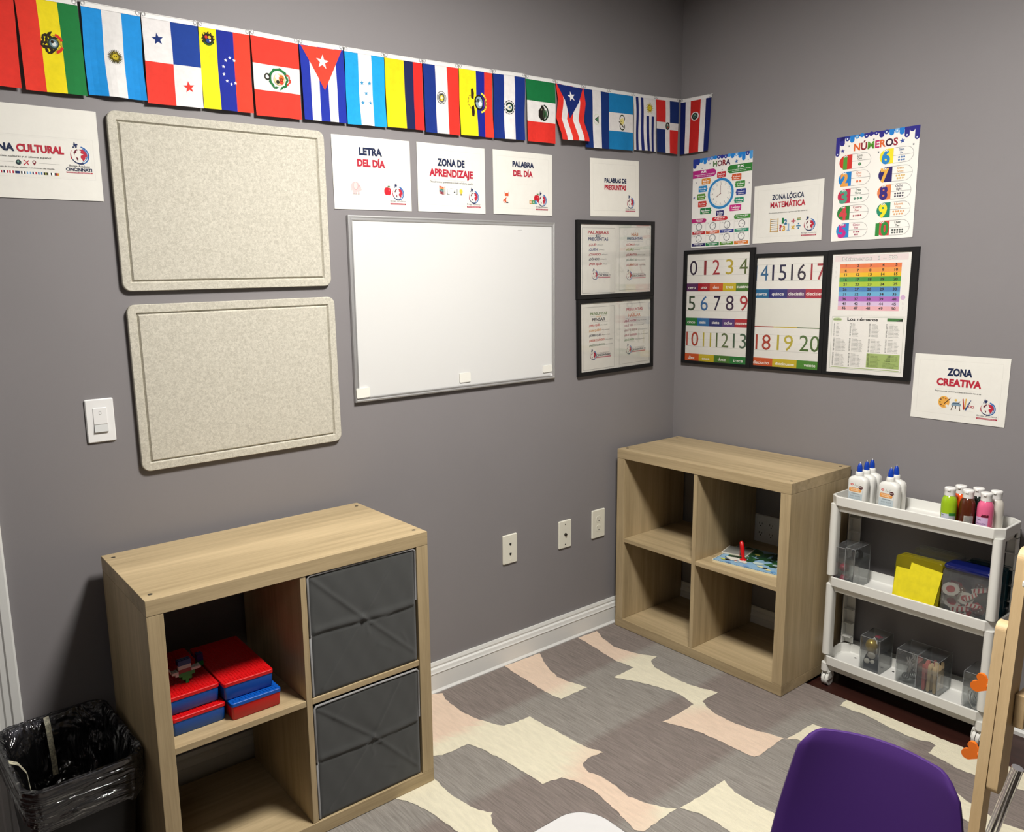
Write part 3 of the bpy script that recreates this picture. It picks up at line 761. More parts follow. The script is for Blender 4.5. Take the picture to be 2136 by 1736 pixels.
def tab(label, x, z, wd, ht, roll, d):
    m = MB(); m.prism(rrect(wd, ht, 0.004, 3), XZ, 0.0, d)
    tag(m.build('adhesive_tab', M_tab, loc=(x, -0.0102 if d < .004 else -0.0102, z), rot=(0, -roll, 0)), label, 'adhesive tab', 'foam tabs on the whiteboard')
tab('white foam tab over the bottom left corner of the whiteboard frame', -1.5675, 1.1205, 0.049, 0.031, 0.03, 0.006)
tab('white foam tab at the bottom middle of the whiteboard', -1.158, 1.1335, 0.048, 0.033, 0.01, 0.0025)
tab('white foam tab at the bottom right corner of the whiteboard', -0.767, 1.1325, 0.047, 0.026, 0.03, 0.0025)

# ------------------------------------------------------------------ wall plates
def plate_base(name, label, x, z, wd, ht, right=False, m_=None, group=None):
    t = thing(name, label, 'wall plate', (x, -0.0005, z) if not right else (-0.0005, x, z), (0, 0, RZ if right else 0), group)
    m = MB(); o0, o1 = rrect(wd, ht, .004, 3), rrect(wd - .005, ht - .005, .003, 3)
    m.loft([[(a, 0, c) for a, c in o0], [(a, -.003, c) for a, c in o0], [(a, -.0058, c) for a, c in o1]], True, True, smooth=False)
    m.build('cover_plate', m_ or M_plate, t)
    return t
def plug(mb, mbd, cx, cz):
    oc = [(cx + .0165 * math.cos(a), cz + .0165 * math.sin(a)) for a in [2 * PI * k / 28 for k in range(28)]]
    oc = [(a, max(cz - .0142, min(cz + .0142, c))) for a, c in oc]
    mb.prism(oc, XZ, .0056, .0068)
    mbd.box(cx - .0072, cx - .0052, -.0072, -.0067, cz + .0005, cz + .0085); mbd.box(cx + .0052, cx + .0072, -.0072, -.0067, cz + .0005, cz + .0075)
    mbd.prism([(cx + .0026 * math.cos(2 * PI * k / 12), cz - .006 + .0026 * math.sin(2 * PI * k / 12)) for k in range(12)], XZ, .0067, .0072)
def screw(t, cx, cz, m_):
    m = MB(); m.prism([(cx + .0028 * math.cos(2 * PI * k / 12), cz + .0028 * math.sin(2 * PI * k / 12)) for k in range(12)], XZ, .0056, .0066)
    m.box(cx - .0022, cx + .0022, -.0068, -.0066, cz - .0003, cz + .0003); m.build('screw', m_, t)
t = plate_base('phone_jack', 'almond wall plate with two phone sockets, left of three by the corner shelf', -0.9542, 0.4624, 0.070, 0.114)
for dz in (.020, -.019):
    m = MB(); m.box(-.0045, .0045, -.0066, -.0057, dz - .0035, dz + .004); m.box(-.002, .002, -.0066, -.0057, dz - .006, dz - .0035); m.build('socket', M_dark, t)
for dz in (.0415, -.0415): screw(t, 0, dz, M_plate)
t = plate_base('cable_jack', 'almond wall plate with one cable socket, middle of three by the corner shelf', -0.6653, 0.4588, 0.070, 0.114)
m = MB(); m.lathe([(.0062, 0), (.0062, .002), (.0045, .002), (.0045, .007), (.003, .0075)], 12); m.build('socket', mat('brass_dark', (0.04, 0.033, 0.025), rough=0.4, metal=0.6), t, loc=(0, -.0055, 0), rot=(PI / 2, 0, 0))
for dz in (.0415, -.0415): screw(t, 0, dz, M_dark)
t = plate_base('power_outlet', 'almond duplex power outlet beside the corner shelf', -0.4741, 0.4643, 0.076, 0.120)
for cz in (.0195, -.0195):
    m = MB(); d = MB(); plug(m, d, 0, cz); o = m.build('socket_face', M_plate, t); d.build('slots', M_dark, o)
screw(t, 0, 0, M_plate)
t = plate_base('quad_outlet', 'white four socket power outlet seen through the corner shelf', -0.4755, 0.4535, 0.115, 0.118, True, M_switch)
for cx in (-.023, .023):
    for cz in (.0195, -.0195):
        m = MB(); d = MB(); plug(m, d, cx, cz); o = m.build('socket_face', M_switch, t); d.build('slots', M_dark, o)
    screw(t, cx, 0, M_switch)
t = plate_base('sensor_switch', 'white occupancy sensor light switch left of the lower felt pinboard', -2.3468, 1.1249, 0.070, 0.114, False, M_switch)
m = MB(); m.box(-.0168, .0168, -.0075, -.0056, -.0095, .034); m.build('rocker', M_switch, t, bevel=.0008)
m = MB(); m.loft([[(-.0165, -.0056, -.031), (.0165, -.0056, -.031), (.0165, -.0056, -.0105), (-.0165, -.0056, -.0105)],
                  [(-.0165, -.011, -.029), (.0165, -.011, -.029), (.0165, -.0072, -.0105), (-.0165, -.0072, -.0105)]], True, True, smooth=False)
m.build('sensor_lens', mat('sensor_lens', (0.62, 0.63, 0.62), rough=0.45), t)
p = Page()
p.arc(0, 22.5, 2.0, 3.0, 0, 180, '#77756f', 1, 12); p.arc(0, 18.5, 2.0, 3.0, 180, 360, '#77756f', 1, 12); p.rect(-3, 18.5, -2, 22.5, '#77756f'); p.rect(2, 18.5, 3, 22.5, '#77756f')
m = MB(); p.onto(m, .0075); m.build('indicator_mark', M_ink, t)

# ------------------------------------------------------------------ logos and little drawings
NAVY, RED, INK = '#1c2748', '#b3273a', '#2a2a2c'
def logo(p, cx, cy, r, L=2, mono=False):
    blue, nav, red, dk = '#1f62a8', '#1c2b57', '#b8283c', '#6a2233'
    p.arc(cx, cy, r * .86, r * 1.0, -70, 80, blue, L, 24, 0.9, 1.0); p.arc(cx, cy, r * .66, r * .84, -75, 65, blue, L, 24, 0.2, 1.0)
    p.arc(cx, cy, r * .84, r * 1.0, -185, -70, nav, L, 20, 0.25, 1.2)
    p.arc(cx, cy, r * .90, r * 1.02, -215, -150, red, L, 10, 0.2, 0.9)
    k = r / 22.0
    def sh(pts, c, dl=1): 
        for tri in tri_fan_ear(pts): p.poly([(cx + x * k, cy + y * k) for x, y in tri], c, L + dl)
    sh([(-2, 14), (6, 15), (12, 11), (16, 4), (17, -1), (13, -3), (12, -8), (7, -14), (5, -9), (2, -6), (2, -1), (5, 1), (9, 3), (4, 5), (2, 8), (4, 11)], red)
    sh([(-14, 6), (-10, 12), (-5, 15), (-4, 12), (-8, 10), (-7, 7), (-11, 4), (-12, 1)], dk)
    sh([(-9, -4), (-4, -7), (-5, -13), (-7, -11)], dk)
    sh([(-15, 17), (-12, 17), (-12, 21), (-9, 21), (-9, 17), (-5, 19), (-5, 24), (-3, 24), (-3, 27), (-5, 27), (-6, 29.5), (-7, 27), (-9, 27), (-9, 29), (-10.5, 32), (-12, 29), (-12, 27), (-13, 24), (-12, 22), (-15, 20)], nav)
def sign_foot(p, name=True, L=3):
    """the emblem every sign carries at its lower right"""
    logo(p, 90, -54.5, 21.6, L)
    p.text('Bridge Academy', 60, -80.5, 117, 5.0, '#56555a', 'r', L)
    p.rect(59.5, -89.5, 117.5, -84.6, '#a8263a', L)
    p.text('MULTICULTURAL LEARNING CENTER', 63, -88.2, 114, 2.2, '#e8c8cc', 'b', L + 1)
def apple(p, cx, cy, r, L=2):
    p.disc(cx - r * .35, cy, r * .68, '#c4202e', L, r * .95); p.disc(cx + r * .35, cy, r * .68, '#c4202e', L, r * .95); p.disc(cx + r * .45, cy + r * .3, r * .18, '#e2646a', L + 1)
    p.line(cx, cy + r * .8, cx + r * .15, cy + r * 1.35, r * .16, '#4a2b18', L + 1); p.disc(cx + r * .45, cy + r * 1.2, r * .3, '#3c7a35', L, r * .14, 10)
def sheet_frame(p): p.frame(-123, -86, 121, 89, 0.5, '#cfccc4', 1)
def new_sign():
    p = Page(); sheet_frame(p); return p
PAPER = '#e6e4dc'
def paper_sign(label, p, x, z, wd, ht, roll, right=False, tone=PAPER, name='paper_sign', m_=None, group='paper signs on the walls', curl=0.0):
    mb = MB(); T = 0.0006
    n = 10; vs = []; lc = lin(tone)
    mb.box(-wd / 2, wd / 2, -T, 0, -ht / 2, ht / 2, 0, lc)
    p.onto(mb, T)
    loc = (-0.0016, x, z) if right else (x, -0.0016, z)
    o = mb.build(name, m_ or M_paper, loc=loc, rot=(0, -roll, RZ if right else 0))
    return tag(o, label, 'sign' if name == 'paper_sign' else 'poster', group)

LW, LH = 0.2794, 0.2159
# ZONA CULTURAL
p = Page(); p.frame(-150, -58, 125.5, 38.5, .5, '#d4d2cc'); p.frame(-150, -54, 120, 35, .35, '#dddbd5')
p.text('ZONA', -121, -0.5, -49.4, 18.0, NAVY, 'x'); p.text('CULTURAL', -44.9, -0.5, 58, 18.2, RED, 'x')
p.text('Exploramos países, culturas y el idioma español', -128, -13.5, 27.2, 4.4, INK, 'r', 5, 0.15)
p.text('Aprendemos a través de banderas, idiomas y tradiciones del mundo.', -126, -38, 34, 3.2, INK, 'r', 5, 0.15)
p.line(-126, -25, -54, -25, .5, '#8c8a86'); p.line(0, -25, 46, -25, .5, '#8c8a86')
p.disc(-43.4, -25.4, 6, '#26333a', 2); p.poly([(-47, -23), (-43, -21), (-42, -25), (-45, -27)], '#6f9a8a', 3); p.poly([(-41, -27), (-38.5, -25), (-40, -30)], '#6f9a8a', 3)
p.line(-32.5, -30.5, -21, -20, 2.2, '#b3273a', 2); p.poly([(-29, -23), (-33, -20), (-31, -19), (-25, -23)], RED, 2); p.poly([(-26, -26), (-23, -31), (-22, -29), (-24, -24)], RED, 2); p.line(-33, -28, -30, -31.5, 1.4, RED, 2)
p.arc(-9.8, -23, 2.2, 4.2, 0, 360, '#7a2230', 2, 16); p.poly([(-13.4, -25), (-6.2, -25), (-9.8, -31)], '#7a2230', 2); p.disc(-9.8, -23, 2.1, PAPER, 3)
logo(p, 93.4, 0.2, 21.8)
p.text('Bridge Academy', 67.5, -28.1, 114.8, 5, '#56555a', 'r'); p.text('CINCINNATI', 58.8, -38, 118.6, 7.6, NAVY); p.rect(59, -43.2, 119.3, -40.2, '#b3273a'); p.text('MULTICULTURAL LEARNING CENTER', 62, -42.5, 116, 1.5, '#f0d4d8', 'b')
x = -126.0
fl = [('#ffffff', '#006233', '#d21034'), ('#0052b4', '#ffffff', '#d80027'), ('#d80027', '#f4f4f4', '#d80027'), ('#1a1a1a', '#d80027', '#1a1a1a')]
minis = [('#c1272d', '#ffffff', '#1c2748'), ('#2c6b3c', '#d9c24a', '#2c6b3c'), ('#1c2748', '#1c2748', '#8c1c2c'), ('#b3273a', '#ffffff', '#b3273a'), ('#1c2748', '#ffffff', '#b3273a'), ('#b3273a', '#ffffff', '#b3273a'), ('#1c2748', '#24386e', '#24386e'), ('#14181f', '#ffffff', '#14181f'), ('#6ba4cf', '#ffffff', '#6ba4cf'), ('#14235a', '#ffffff', '#b3273a'), ('#2e6fa8', '#e8e8e8', '#2e6fa8'), ('#1b1b1b', '#8a8f3c', '#3a3a20'), ('#ffffff', '#2a2a2a', '#ffffff'), ('#1b1b1b', '#b02030', '#c99a3a')]
for k, cc in enumerate(minis):
    x0 = -126 + k * 12.2
    for q in range(3): p.rect(x0 + q * 3.2, -51.5, x0 + q * 3.2 + 3.2, -45.5, cc[q])
    if k == 1: p.disc(x0 + 4.8, -48.5, 2, '#2d4a9a', 2)
paper_sign('white sign reading ZONA CULTURAL, cut by the left edge of the view', p, -2.4276, 1.7885, LW, LH, 0.0)
# LETRA DEL DIA
p = new_sign(); p.text('LETRA', -46.2, 54, 35.4, 23.2, NAVY, 'x'); p.text('DEL DÍA', -54.5, 20.1, 45.4, 22.3, RED, 'x')
pk, pk2 = '#efb9b8', '#dd9a9c'
p.disc(-64, -41, 16, pk, 2, 16); p.disc(-57, -44, 13, pk, 2, 11); p.disc(-63, -38, 8.5, pk2, 3, 12); p.disc(-63.6, -37.6, 7.2, '#f4c6c4', 4, 10.5)
for lx in (-73, -66, -57): p.rect(lx, -62, lx + 6, -48, pk, 2); p.rect(lx, -62.5, lx + 6, -61, '#a89c9c', 3)
p.arc(-48.5, -44, 4, 9, 180, 330, pk, 2, 12, 1, .6); p.disc(-52, -38, 1.3, '#2b2424', 4, n=8); p.line(-79, -48, -81, -56, 1, '#4b4040', 3)
p.rect(-80, -63.6, -40, -62.8, '#cfcdc8', 1); apple(p, 51, -49.5, 12.5)
p.frame(-30, -72, 30, 0, .3, '#e2e0da'); sign_foot(p)
paper_sign('white sign reading LETRA DEL DÍA, first above the whiteboard', p, -1.4943, 1.7962, .279, .2163, .0082)
# ZONA DE APRENDIZAJE
p = new_sign(); p.text('ZONA DE', -59.6, 39, 52.8, 24.1, NAVY, 'x'); p.text('APRENDIZAJE', -92.5, 5.4, 87.2, 24.4, RED, 'x'); p.line(-90, -5, 85, -5, .5, '#9a9893')
p.text('Descubriendo y aprendiendo a través del idioma español', -90.9, -14.1, 85.8, 5.6, INK, 'r', 5, .15)
for k, c in enumerate(['#8c2438', '#8c2438', '#2b4f6a', '#2f7d74', '#d8862c', '#c23a2c']):
    y = -51 + k * 4.2; p.poly([(-54, y + 3), (-38, y - 2 + 1), (-29, y + 1.5), (-29, y + 4.6), (-38, y + 2.6), (-54, y + 6)], c, 2 + (k % 2)); p.poly([(-37, y + .2), (-29.5, y + 2.2), (-29.5, y + 3.8), (-37, y + 1.8)], '#efeadb', 4)
p.poly([(-23, -50), (20, -50), (20, -31), (-23, -31)], '#3a3d35', 2)
p.poly([(-21, -48), (-1.5, -51), (-1.5, -33), (-21, -29)], '#f6f4ec', 3); p.poly([(18, -48), (-1.5, -51), (-1.5, -33), (18, -29)], '#efede4', 3)
p.disc(8, -42, 3.4, '#2b2b2b', 4, 2.2, 10); p.disc(9, -37, 2, '#55534e', 4, n=8); p.line(-14, -34, -11, -42, 1, '#9aa48a', 4)
p.disc(35.5, -37.5, 8.5, '#f4e9b0', 2); p.disc(35.5, -37.5, 6.2, '#e7c63f', 3); p.rect(33, -47, 38, -42, '#cfae3a', 3); p.rect(33.3, -51, 37.7, -47, '#55524a', 3)
sign_foot(p)
paper_sign('white sign reading ZONA DE APRENDIZAJE, second above the whiteboard', p, -1.1889, 1.799, .2793, .2163, .0028)
# PALABRA DEL DIA
p = new_sign(); p.text('PALABRA', -51.1, 55, 49.9, 19.7, NAVY, 'x'); p.text('DEL DÍA', -48.1, 23.7, 43.8, 20.7, RED, 'x'); p.line(-80, -3, 70, -3, .4, '#d8d5cc')
og = '#d0562e'
p.poly([(-89, -30), (-84, -40), (-88, -46)], og, 2); p.poly([(-71, -30), (-76, -40), (-71, -46)], og, 2); p.disc(-79.5, -42, 8.5, og, 2, 7); p.poly([(-86, -46), (-79.5, -53), (-73, -46)], '#f4efe6', 3); p.disc(-79.5, -50, 1.2, '#222222', 4, n=8)
p.disc(-82, -60, 7, og, 2, 9); p.disc(-79, -59, 3.5, '#f4efe6', 3, 7); p.disc(-91, -63, 5, og, 2, 7); p.disc(-92, -66, 2.6, '#f4efe6', 3, 3.4); p.rect(-83, -69.4, -72, -66, '#241d1a', 3)
apple(p, 63, -49, 13)
for k, (c, ch) in enumerate((('#c98a2f', 'C'), ('#3f8f4a', 'A'), ('#2f86b5', 'T'))): p.rect(27.5 + 13 * k, -68.5, 40 + 13 * k, -56, c, 4); p.ctext(ch, 33.8 + 13 * k, -66, 7.5, '#f8f4ea', 'b', 5)
sign_foot(p, L=5)
paper_sign('white sign reading PALABRA DEL DÍA with a fox drawing', p, -.8734, 1.8018, .2791, .2161, .006)
# PALABRAS DE PREGUNTAS
p = new_sign(); p.text('PALABRAS DE', -60.5, 19.4, 64.3, 17.5, NAVY, 'x'); p.text('PREGUNTAS', -60.7, -7.4, 63.5, 18.8, RED, 'x'); sign_foot(p)
paper_sign('white sign reading PALABRAS DE PREGUNTAS above two black frames', p, -.3955, 1.8112, LW, LH, .0245, tone='#ebe8de')
# ZONA CREATIVA
p = new_sign(); p.text('ZONA', -36.7, 40.6, 36.9, 24.9, NAVY, 'x'); p.text('CREATIVA', -66.4, 6.9, 65.5, 24.3, RED, 'x')
p.text('Expresamos nuestras ideas a través del arte', -69.5, -12.7, 66.4, 4.6, INK, 'r', 5, .15); p.line(-68, -4, 66, -4, .4, '#c9c6bd')
p.disc(-39.5, -46.5, 17, '#e3a64a', 2, 19.5); p.disc(-30, -58, 4, PAPER, 3)
for k, c in enumerate(['#b5532c', '#8a7a4a', '#6a4a3a', '#5d7a35', '#7a4a35', '#c9862c']): a = math.radians(60 + k * 42); p.disc(-40 + 11 * math.cos(a), -46 + 13 * math.sin(a), 2.5, c, 3, n=10)
p.line(-38, -52, -22, -34, 2.2, '#3a231a', 4); p.poly([(-24, -36), (-19, -29), (-22, -37)], '#7a3a28', 4)
p.poly([(-15, -47), (11, -47), (13, -55), (-17, -55)], '#7f97a8', 2); p.poly([(-12, -45), (6, -44), (10, -48), (-14, -49)], '#4a647a', 3)
for q in ((-12, -55, -16, -71), (-3, -55, -3, -66), (7, -55, 10, -71)): p.line(*q, 2.4, '#4a3527', 2)
p.disc(-4, -37, 4, '#e0b95c', 2); p.line(4, -46, 9, -40, 1.6, '#4a3527', 4)
p.poly([(15, -31), (18, -29), (24, -64), (19, -67)], '#a83a2c', 2); p.poly([(24, -29), (27, -29), (26, -62), (23, -62)], '#d8a83a', 2); p.poly([(38, -34), (41, -32), (28, -68), (24, -64)], '#2f4a7a', 3)
p.arc(38, -53, 2.6, 4.2, 0, 360, '#b03a44', 4, 14); p.arc(46, -54, 2.6, 4.2, 0, 360, '#b03a44', 4, 14); p.line(34, -50, 28, -44, 1.6, '#9a9a9a', 3)
p.rect(-55, -70, 50, -69.3, '#d9d6cc', 1); sign_foot(p)
o = paper_sign('white sign reading ZONA CREATIVA on the right wall above the cart', p, -1.1282, 1.0873, .2792, .2154, -.0072, True)
# ZONA LOGICA MATEMATICA
p = new_sign(); p.text('ZONA LÓGICA', -63.3, 50, 65.5, 19.5, NAVY, 'b'); p.text('MATEMÁTICA', -69.1, 20.4, 71.7, 21.5, RED, 'b')
p.text('Resolvemos problemas y jugamos con los números', -74.4, 0.1, 80.5, 4.4, INK, 'r', 5, .15)
for x in (-67, -36): p.rect(x, -68, x + 3, -18, '#c9a24a', 2)
for k in range(7): y = -22 - k * 7; p.rect(-66, y - 1, -34, y + 1, '#3a3128' if k % 2 else '#b58a3c', 3)
p.rect(-68, -69, -33, -66.5, '#b58a3c', 3)
p.text('1', -19, -40, -10, 21, '#2f7a4a', 'x', 4); p.text('2', -9, -44, 3, 19, '#2f6f9a', 'x', 5); p.text('1', 6, -65, 12, 24, '#8fa8c4', 'x', 4); p.text('?', -29, -66, -18, 23, '#a8344a', 'x', 4); p.text('3', -15, -67, -4, 19, '#cf9a2c', 'x', 5); p.rect(2, -67.5, 14, -64, '#8fa8c4', 4)
p.rect(19, -36, 37, -31, '#b03a4a', 3); p.rect(25.5, -42, 30.5, -25, '#b03a4a', 3); p.rect(41, -31, 57, -28, '#3f8f4a', 3); p.rect(41, -26, 57, -23, '#8f8a3a', 3)
p.line(21, -62, 33, -50, 4, '#d0a83a', 3); p.line(21, -50, 33, -62, 4, '#d0a83a', 3); p.rect(40, -54, 57, -49.5, '#3f7a9a', 3); p.disc(48.5, -44, 3, '#3f7a9a', 3, n=10); p.disc(48.5, -60, 3, '#3f7a9a', 3, n=10)
logo(p, 92, -50.5, 22.3, 3); p.text('Bridge Academy', 61, -81, 119, 5, '#56555a', 'r', 3); p.rect(60.5, -90, 119.5, -85, '#a8263a', 3); p.text('MULTICULTURAL LEARNING CENTER', 64, -88.6, 116, 2.2, '#e8c8cc', 'b', 4)
paper_sign('white sign reading ZONA LÓGICA MATEMÁTICA between two posters', p, -.4981, 1.6933, .279, .2156, .0001, True)

# ------------------------------------------------------------------ posters on the right wall
def drips(p, hw, top, seq):
    """painted drips along a poster's top edge: x, bottom, half width, colour"""
    for x, yb, hwid, c, dot in seq:
        p.rect(x - hwid, yb + hwid, x + hwid, top, c, 2); p.disc(x, yb + hwid, hwid, c, 2)
        if dot: p.disc(x, yb + hwid, hwid * .36, '#dfe8f4', 4, n=10)
B1, B2, B3, B4 = '#2d2a86', '#1f7fd0', '#4a9ad8', '#27378f'
p = Page(); top = 177.9
p.rect(-137.2, 169, 137.2, top, B2, 1)
p.rect(-137.2, 160, -104, top, B4, 2)
drips(p, 137, top, [(-128.8, 140.9, 8.3, B4, 0), (-113.4, 153.1, 8, B4, 0), (-97, 159.6, 7.6, B2, 0), (-79.6, 153.1, 7.6, B2, 0), (-62, 164, 7, '#6f7fc4', 1), (-46.7, 165.6, 7.4, B2, 1), (-31.5, 165.7, 7.4, B2, 0), (-15.6, 165.6, 7.6, B4, 1), (.2, 164.9, 7.6, B1, 0), (16.7, 163.4, 7.6, B4, 1), (32.9, 166, 7, B3, 0), (47.8, 160, 8, B2, 0), (65.2, 165, 6.5, '#7fb2e0', 1), (81.5, 156.8, 8, B2, 0), (97.9, 145.3, 8, B2, 0), (114.4, 161.8, 7.6, B4, 1), (130, 147.6, 7, B3, 0)])
p.text('HORA', -40.6, 137.8, 39, 21.5, RED, 'b', 5, cols=['#3f6a2c', '#6a1f3c', '#8c1f2c', '#3a1f4a'])
for x, y in ((-56, 152), (-93, 138), (118, 146), (2, 122), (-120, 84), (126, 58)): p.disc(x, y, 2.2, '#5a6272', 2, n=8)
p.star(66, 146, 9, '#3a6fa8', 3, 100); p.star(-128, 24, 7, '#5f6a9a', 3)
p.rect(-137.2, 101.5, -41, 131.4, '#b3267e', 2); p.disc(-41, 116.4, 15, '#b3267e', 2); p.text('A.M.', -98.3, 119.6, -70, 9, '#ffffff', 'x'); p.text('Es desde la medianoche hasta el mediodía', -128, 112, -32, 3.6, '#f6e2ee', 'b'); p.text('From 12 at night until noon', -116, 106, -48, 3.2, '#f6e2ee', 'b')
p.rect(42, 103, 137.2, 134, '#2f7d33', 2); p.disc(42, 118.5, 15.5, '#2f7d33', 2); p.text('P.M.', 73, 121, 102, 9.5, '#ffffff', 'x'); p.text('Es desde el mediodía hasta la medianoche', 32, 113.5, 130, 3.6, '#e6f4e6', 'b'); p.text('From 12 noon until midnight', 48, 107.5, 112, 3.2, '#e6f4e6', 'b')
p.disc(-1.4, 30.5, 61.5, '#cfe6f4', 1, n=48); p.disc(-1.4, 30.5, 60, '#2b82bf', 2, n=48); p.disc(-1.4, 30.5, 50.5, '#bfe0f2', 3, n=40); p.disc(-1.4, 30.5, 49.5, '#f1efe8', 4, n=40)
for k in range(60):
    a = math.radians(6 * k); r0 = 44.5 if k % 5 else 43
    p.line(-1.4 + r0 * math.cos(a), 30.5 + r0 * math.sin(a), -1.4 + 48 * math.cos(a), 30.5 + 48 * math.sin(a), .7 if k % 5 else 1.5, '#4a4a4f', 5)
for k in range(1, 13):
    a = math.radians(90 - 30 * k); p.ctext(str(k), -1.4 + 38 * math.cos(a), 30.5 + 38 * math.sin(a) - 3.7, 7.6, ['#3a3a3f', '#7a7a7a', '#4a4a4f'][k % 3], 'r', 5, .8)
p.line(-1.4, 28, -2, 61, 1.9, '#8a5f5f', 6); p.line(0, 31, -23, 17.5, 2.4, '#7f5a52', 6); p.disc(-1.4, 30.5, 2.6, '#8a5f5f', 7, n=10)
labs = [(-20.4, 92.3, 20.4, 115, '#c22a34', 'En punto', "o'clock"), (48.7, 74.7, 90.6, 98.6, '#d0582c', 'Y cinco', 'Five past'), (65.2, 45.8, 107.7, 70.1, '#3a8a3a', 'Y diez', 'Ten past'),
        (70.2, 16.1, 113.2, 39.5, '#2b3a8c', 'Y cuarto', 'Quarter past'), (63.4, -13.5, 104.6, 8, '#1f8a6a', 'Y veinte', 'Twenty past'), (42, -42.7, 94.8, -18.2, '#c42a7f', 'Y veinticinco', 'Twenty five past'),
        (-20.2, -57.1, 16.3, -35.9, '#2a2468', 'Y media', 'Half past'), (-96.6, -44.5, -44.9, -20.2, '#1f7a44', 'Menos veinticinco', 'Twenty five to'), (-107.6, -15.5, -67.8, 8.1, '#c8372f', 'Menos veinte', 'Twenty to'),
        (-113, 14.7, -74.1, 37.7, '#5a8f2f', 'Menos cuarto', 'Quarter to'), (-107, 44.5, -66.7, 68.6, '#1f86c4', 'Menos diez', 'Ten to'), (-93.2, 74, -51.8, 96.9, '#d88a2c', 'Menos cinco', 'Five to')]
for x0, y0, x1, y1, c, a_, b_t in labs:
    for tri in (rrect(x1 - x0, y1 - y0, 3, 2, (x0 + x1) / 2, (y0 + y1) / 2),): p.poly(tri, c, 3)
    cx, cy = (x0 + x1) / 2, (y0 + y1) / 2; ang = math.atan2(30.5 - cy, -1.4 - cx); ux, uy = (1 if math.cos(ang) > .5 else -1 if math.cos(ang) < -.5 else 0), (1 if math.sin(ang) > .85 else -1 if math.sin(ang) < -.85 else 0)
    ex, ey = cx + ux * (x1 - x0) / 2, cy + uy * (y1 - y0) / 2
    if uy: p.poly([(ex - 3, ey), (ex + 3, ey), (ex, ey + uy * 3.5)], c, 3)
    else: p.poly([(ex, ey - 3), (ex, ey + 3), (ex + ux * 3.5, ey)], c, 3)
    wd = x1 - x0
    p.text(a_, x0 + wd * .12, cy - 1.0, x1 - wd * .12, 5.6, '#ffffff', 'b', 5); p.text(b_t, x0 + wd * .2, cy - 8.5, x1 - wd * .2, 4.2, '#fdf3e6', 'b', 5)
    p.disc(cx, cy + (y1 - y0) * .32, 1.3, '#ffffff', 5, n=8)
p.rect(-137.2, -77.8, -74, -61, '#b3266e', 2); p.disc(-74, -69.4, 8.4, '#b3266e', 2); p.text('¿Qué hora es?', -118, -68.5, -82, 4.5, '#ffffff', 'b'); p.text('What time is it', -112, -74, -86, 3, '#ffffff', 'b')
p.rect(-30, -75.3, 27, -60, '#c8252f', 2); p.disc(-30, -67.6, 7.6, '#c8252f', 2); p.disc(27, -67.6, 7.6, '#c8252f', 2); p.text('¿A qué hora es?', -26, -67, 22, 4.5, '#ffffff', 'b'); p.text('At what time is it', -20, -72.6, 16, 3, '#ffffff', 'b')
p.rect(72, -74.8, 137.2, -58.1, '#3f8a33', 2); p.disc(72, -66.4, 8.4, '#3f8a33', 2); p.text('¿Tiene hora por favor?', 72, -65, 128, 4.8, '#ffffff', 'b'); p.text('Have you got the time', 80, -71.5, 118, 3, '#ffffff', 'b')
cc = [('#b3262f', '#d0582c', '#2b3a8c', '#1f8a6a'), ('#221f5a', '#1f7a44', '#5a8f2f', '#d87a2c')]
ct = [('Es la una en punto', 'La una y cinco', 'La una y cuarto', 'Son las y veinte'), ('Las dos y media', 'Menos veinticinco', 'Menos cuarto', 'Menos cinco')]
hh = [((60, 90), (50, 60), (45, 270), (-20, 0)), ((-80, 250), (210, 220), (190, 150), (60, 110))]
for r in range(2):
    for c in range(4):
        x0 = -132.5 + c * 66.8; x1 = x0 + 63.5; yt = -77.5 - r * 48.0; y0 = yt - 47
        p.frame(x0, y0, x1, yt, .6, '#bcb9b4', 1); p.rect(x0, y0, x1, y0 + 12.5, cc[r][c], 3)
        p.text(ct[r][c], x0 + 9, y0 + 6.6, x1 - 9, 4, '#ffffff', 'b', 5); p.text('It is past', x0 + 19, y0 + 1.8, x1 - 19, 3, '#ffffff', 'b', 5)
        cx, cy = x0 + 32, yt - 16.5
        p.disc(cx, cy, 15, '#5a5c62', 2, n=28); p.disc(cx, cy, 12.6, '#f1f0ec', 3, n=28)
        for k in range(12): a = math.radians(30 * k); p.line(cx + 9.6 * math.cos(a), cy + 9.6 * math.sin(a), cx + 11.6 * math.cos(a), cy + 11.6 * math.sin(a), .9, '#66666a', 4)
        for q, ln in zip(hh[r][c], (6, 9)): a = math.radians(q); p.line(cx, cy, cx + ln * math.cos(a), cy + ln * math.sin(a), .9, '#7a7a7f', 4)
        p.text('1:%02d' % (5 * (c + 4 * r)), x0 + 3, yt - 8, x0 + 14, 4, '#6a6a6f', 'r', 4)
paper_sign('HORA poster about telling the time, with a large blue clock', p, -.2083, 1.7599, .2744, .3558, .0023, True, '#efede8', 'time_poster', M_gloss, None)

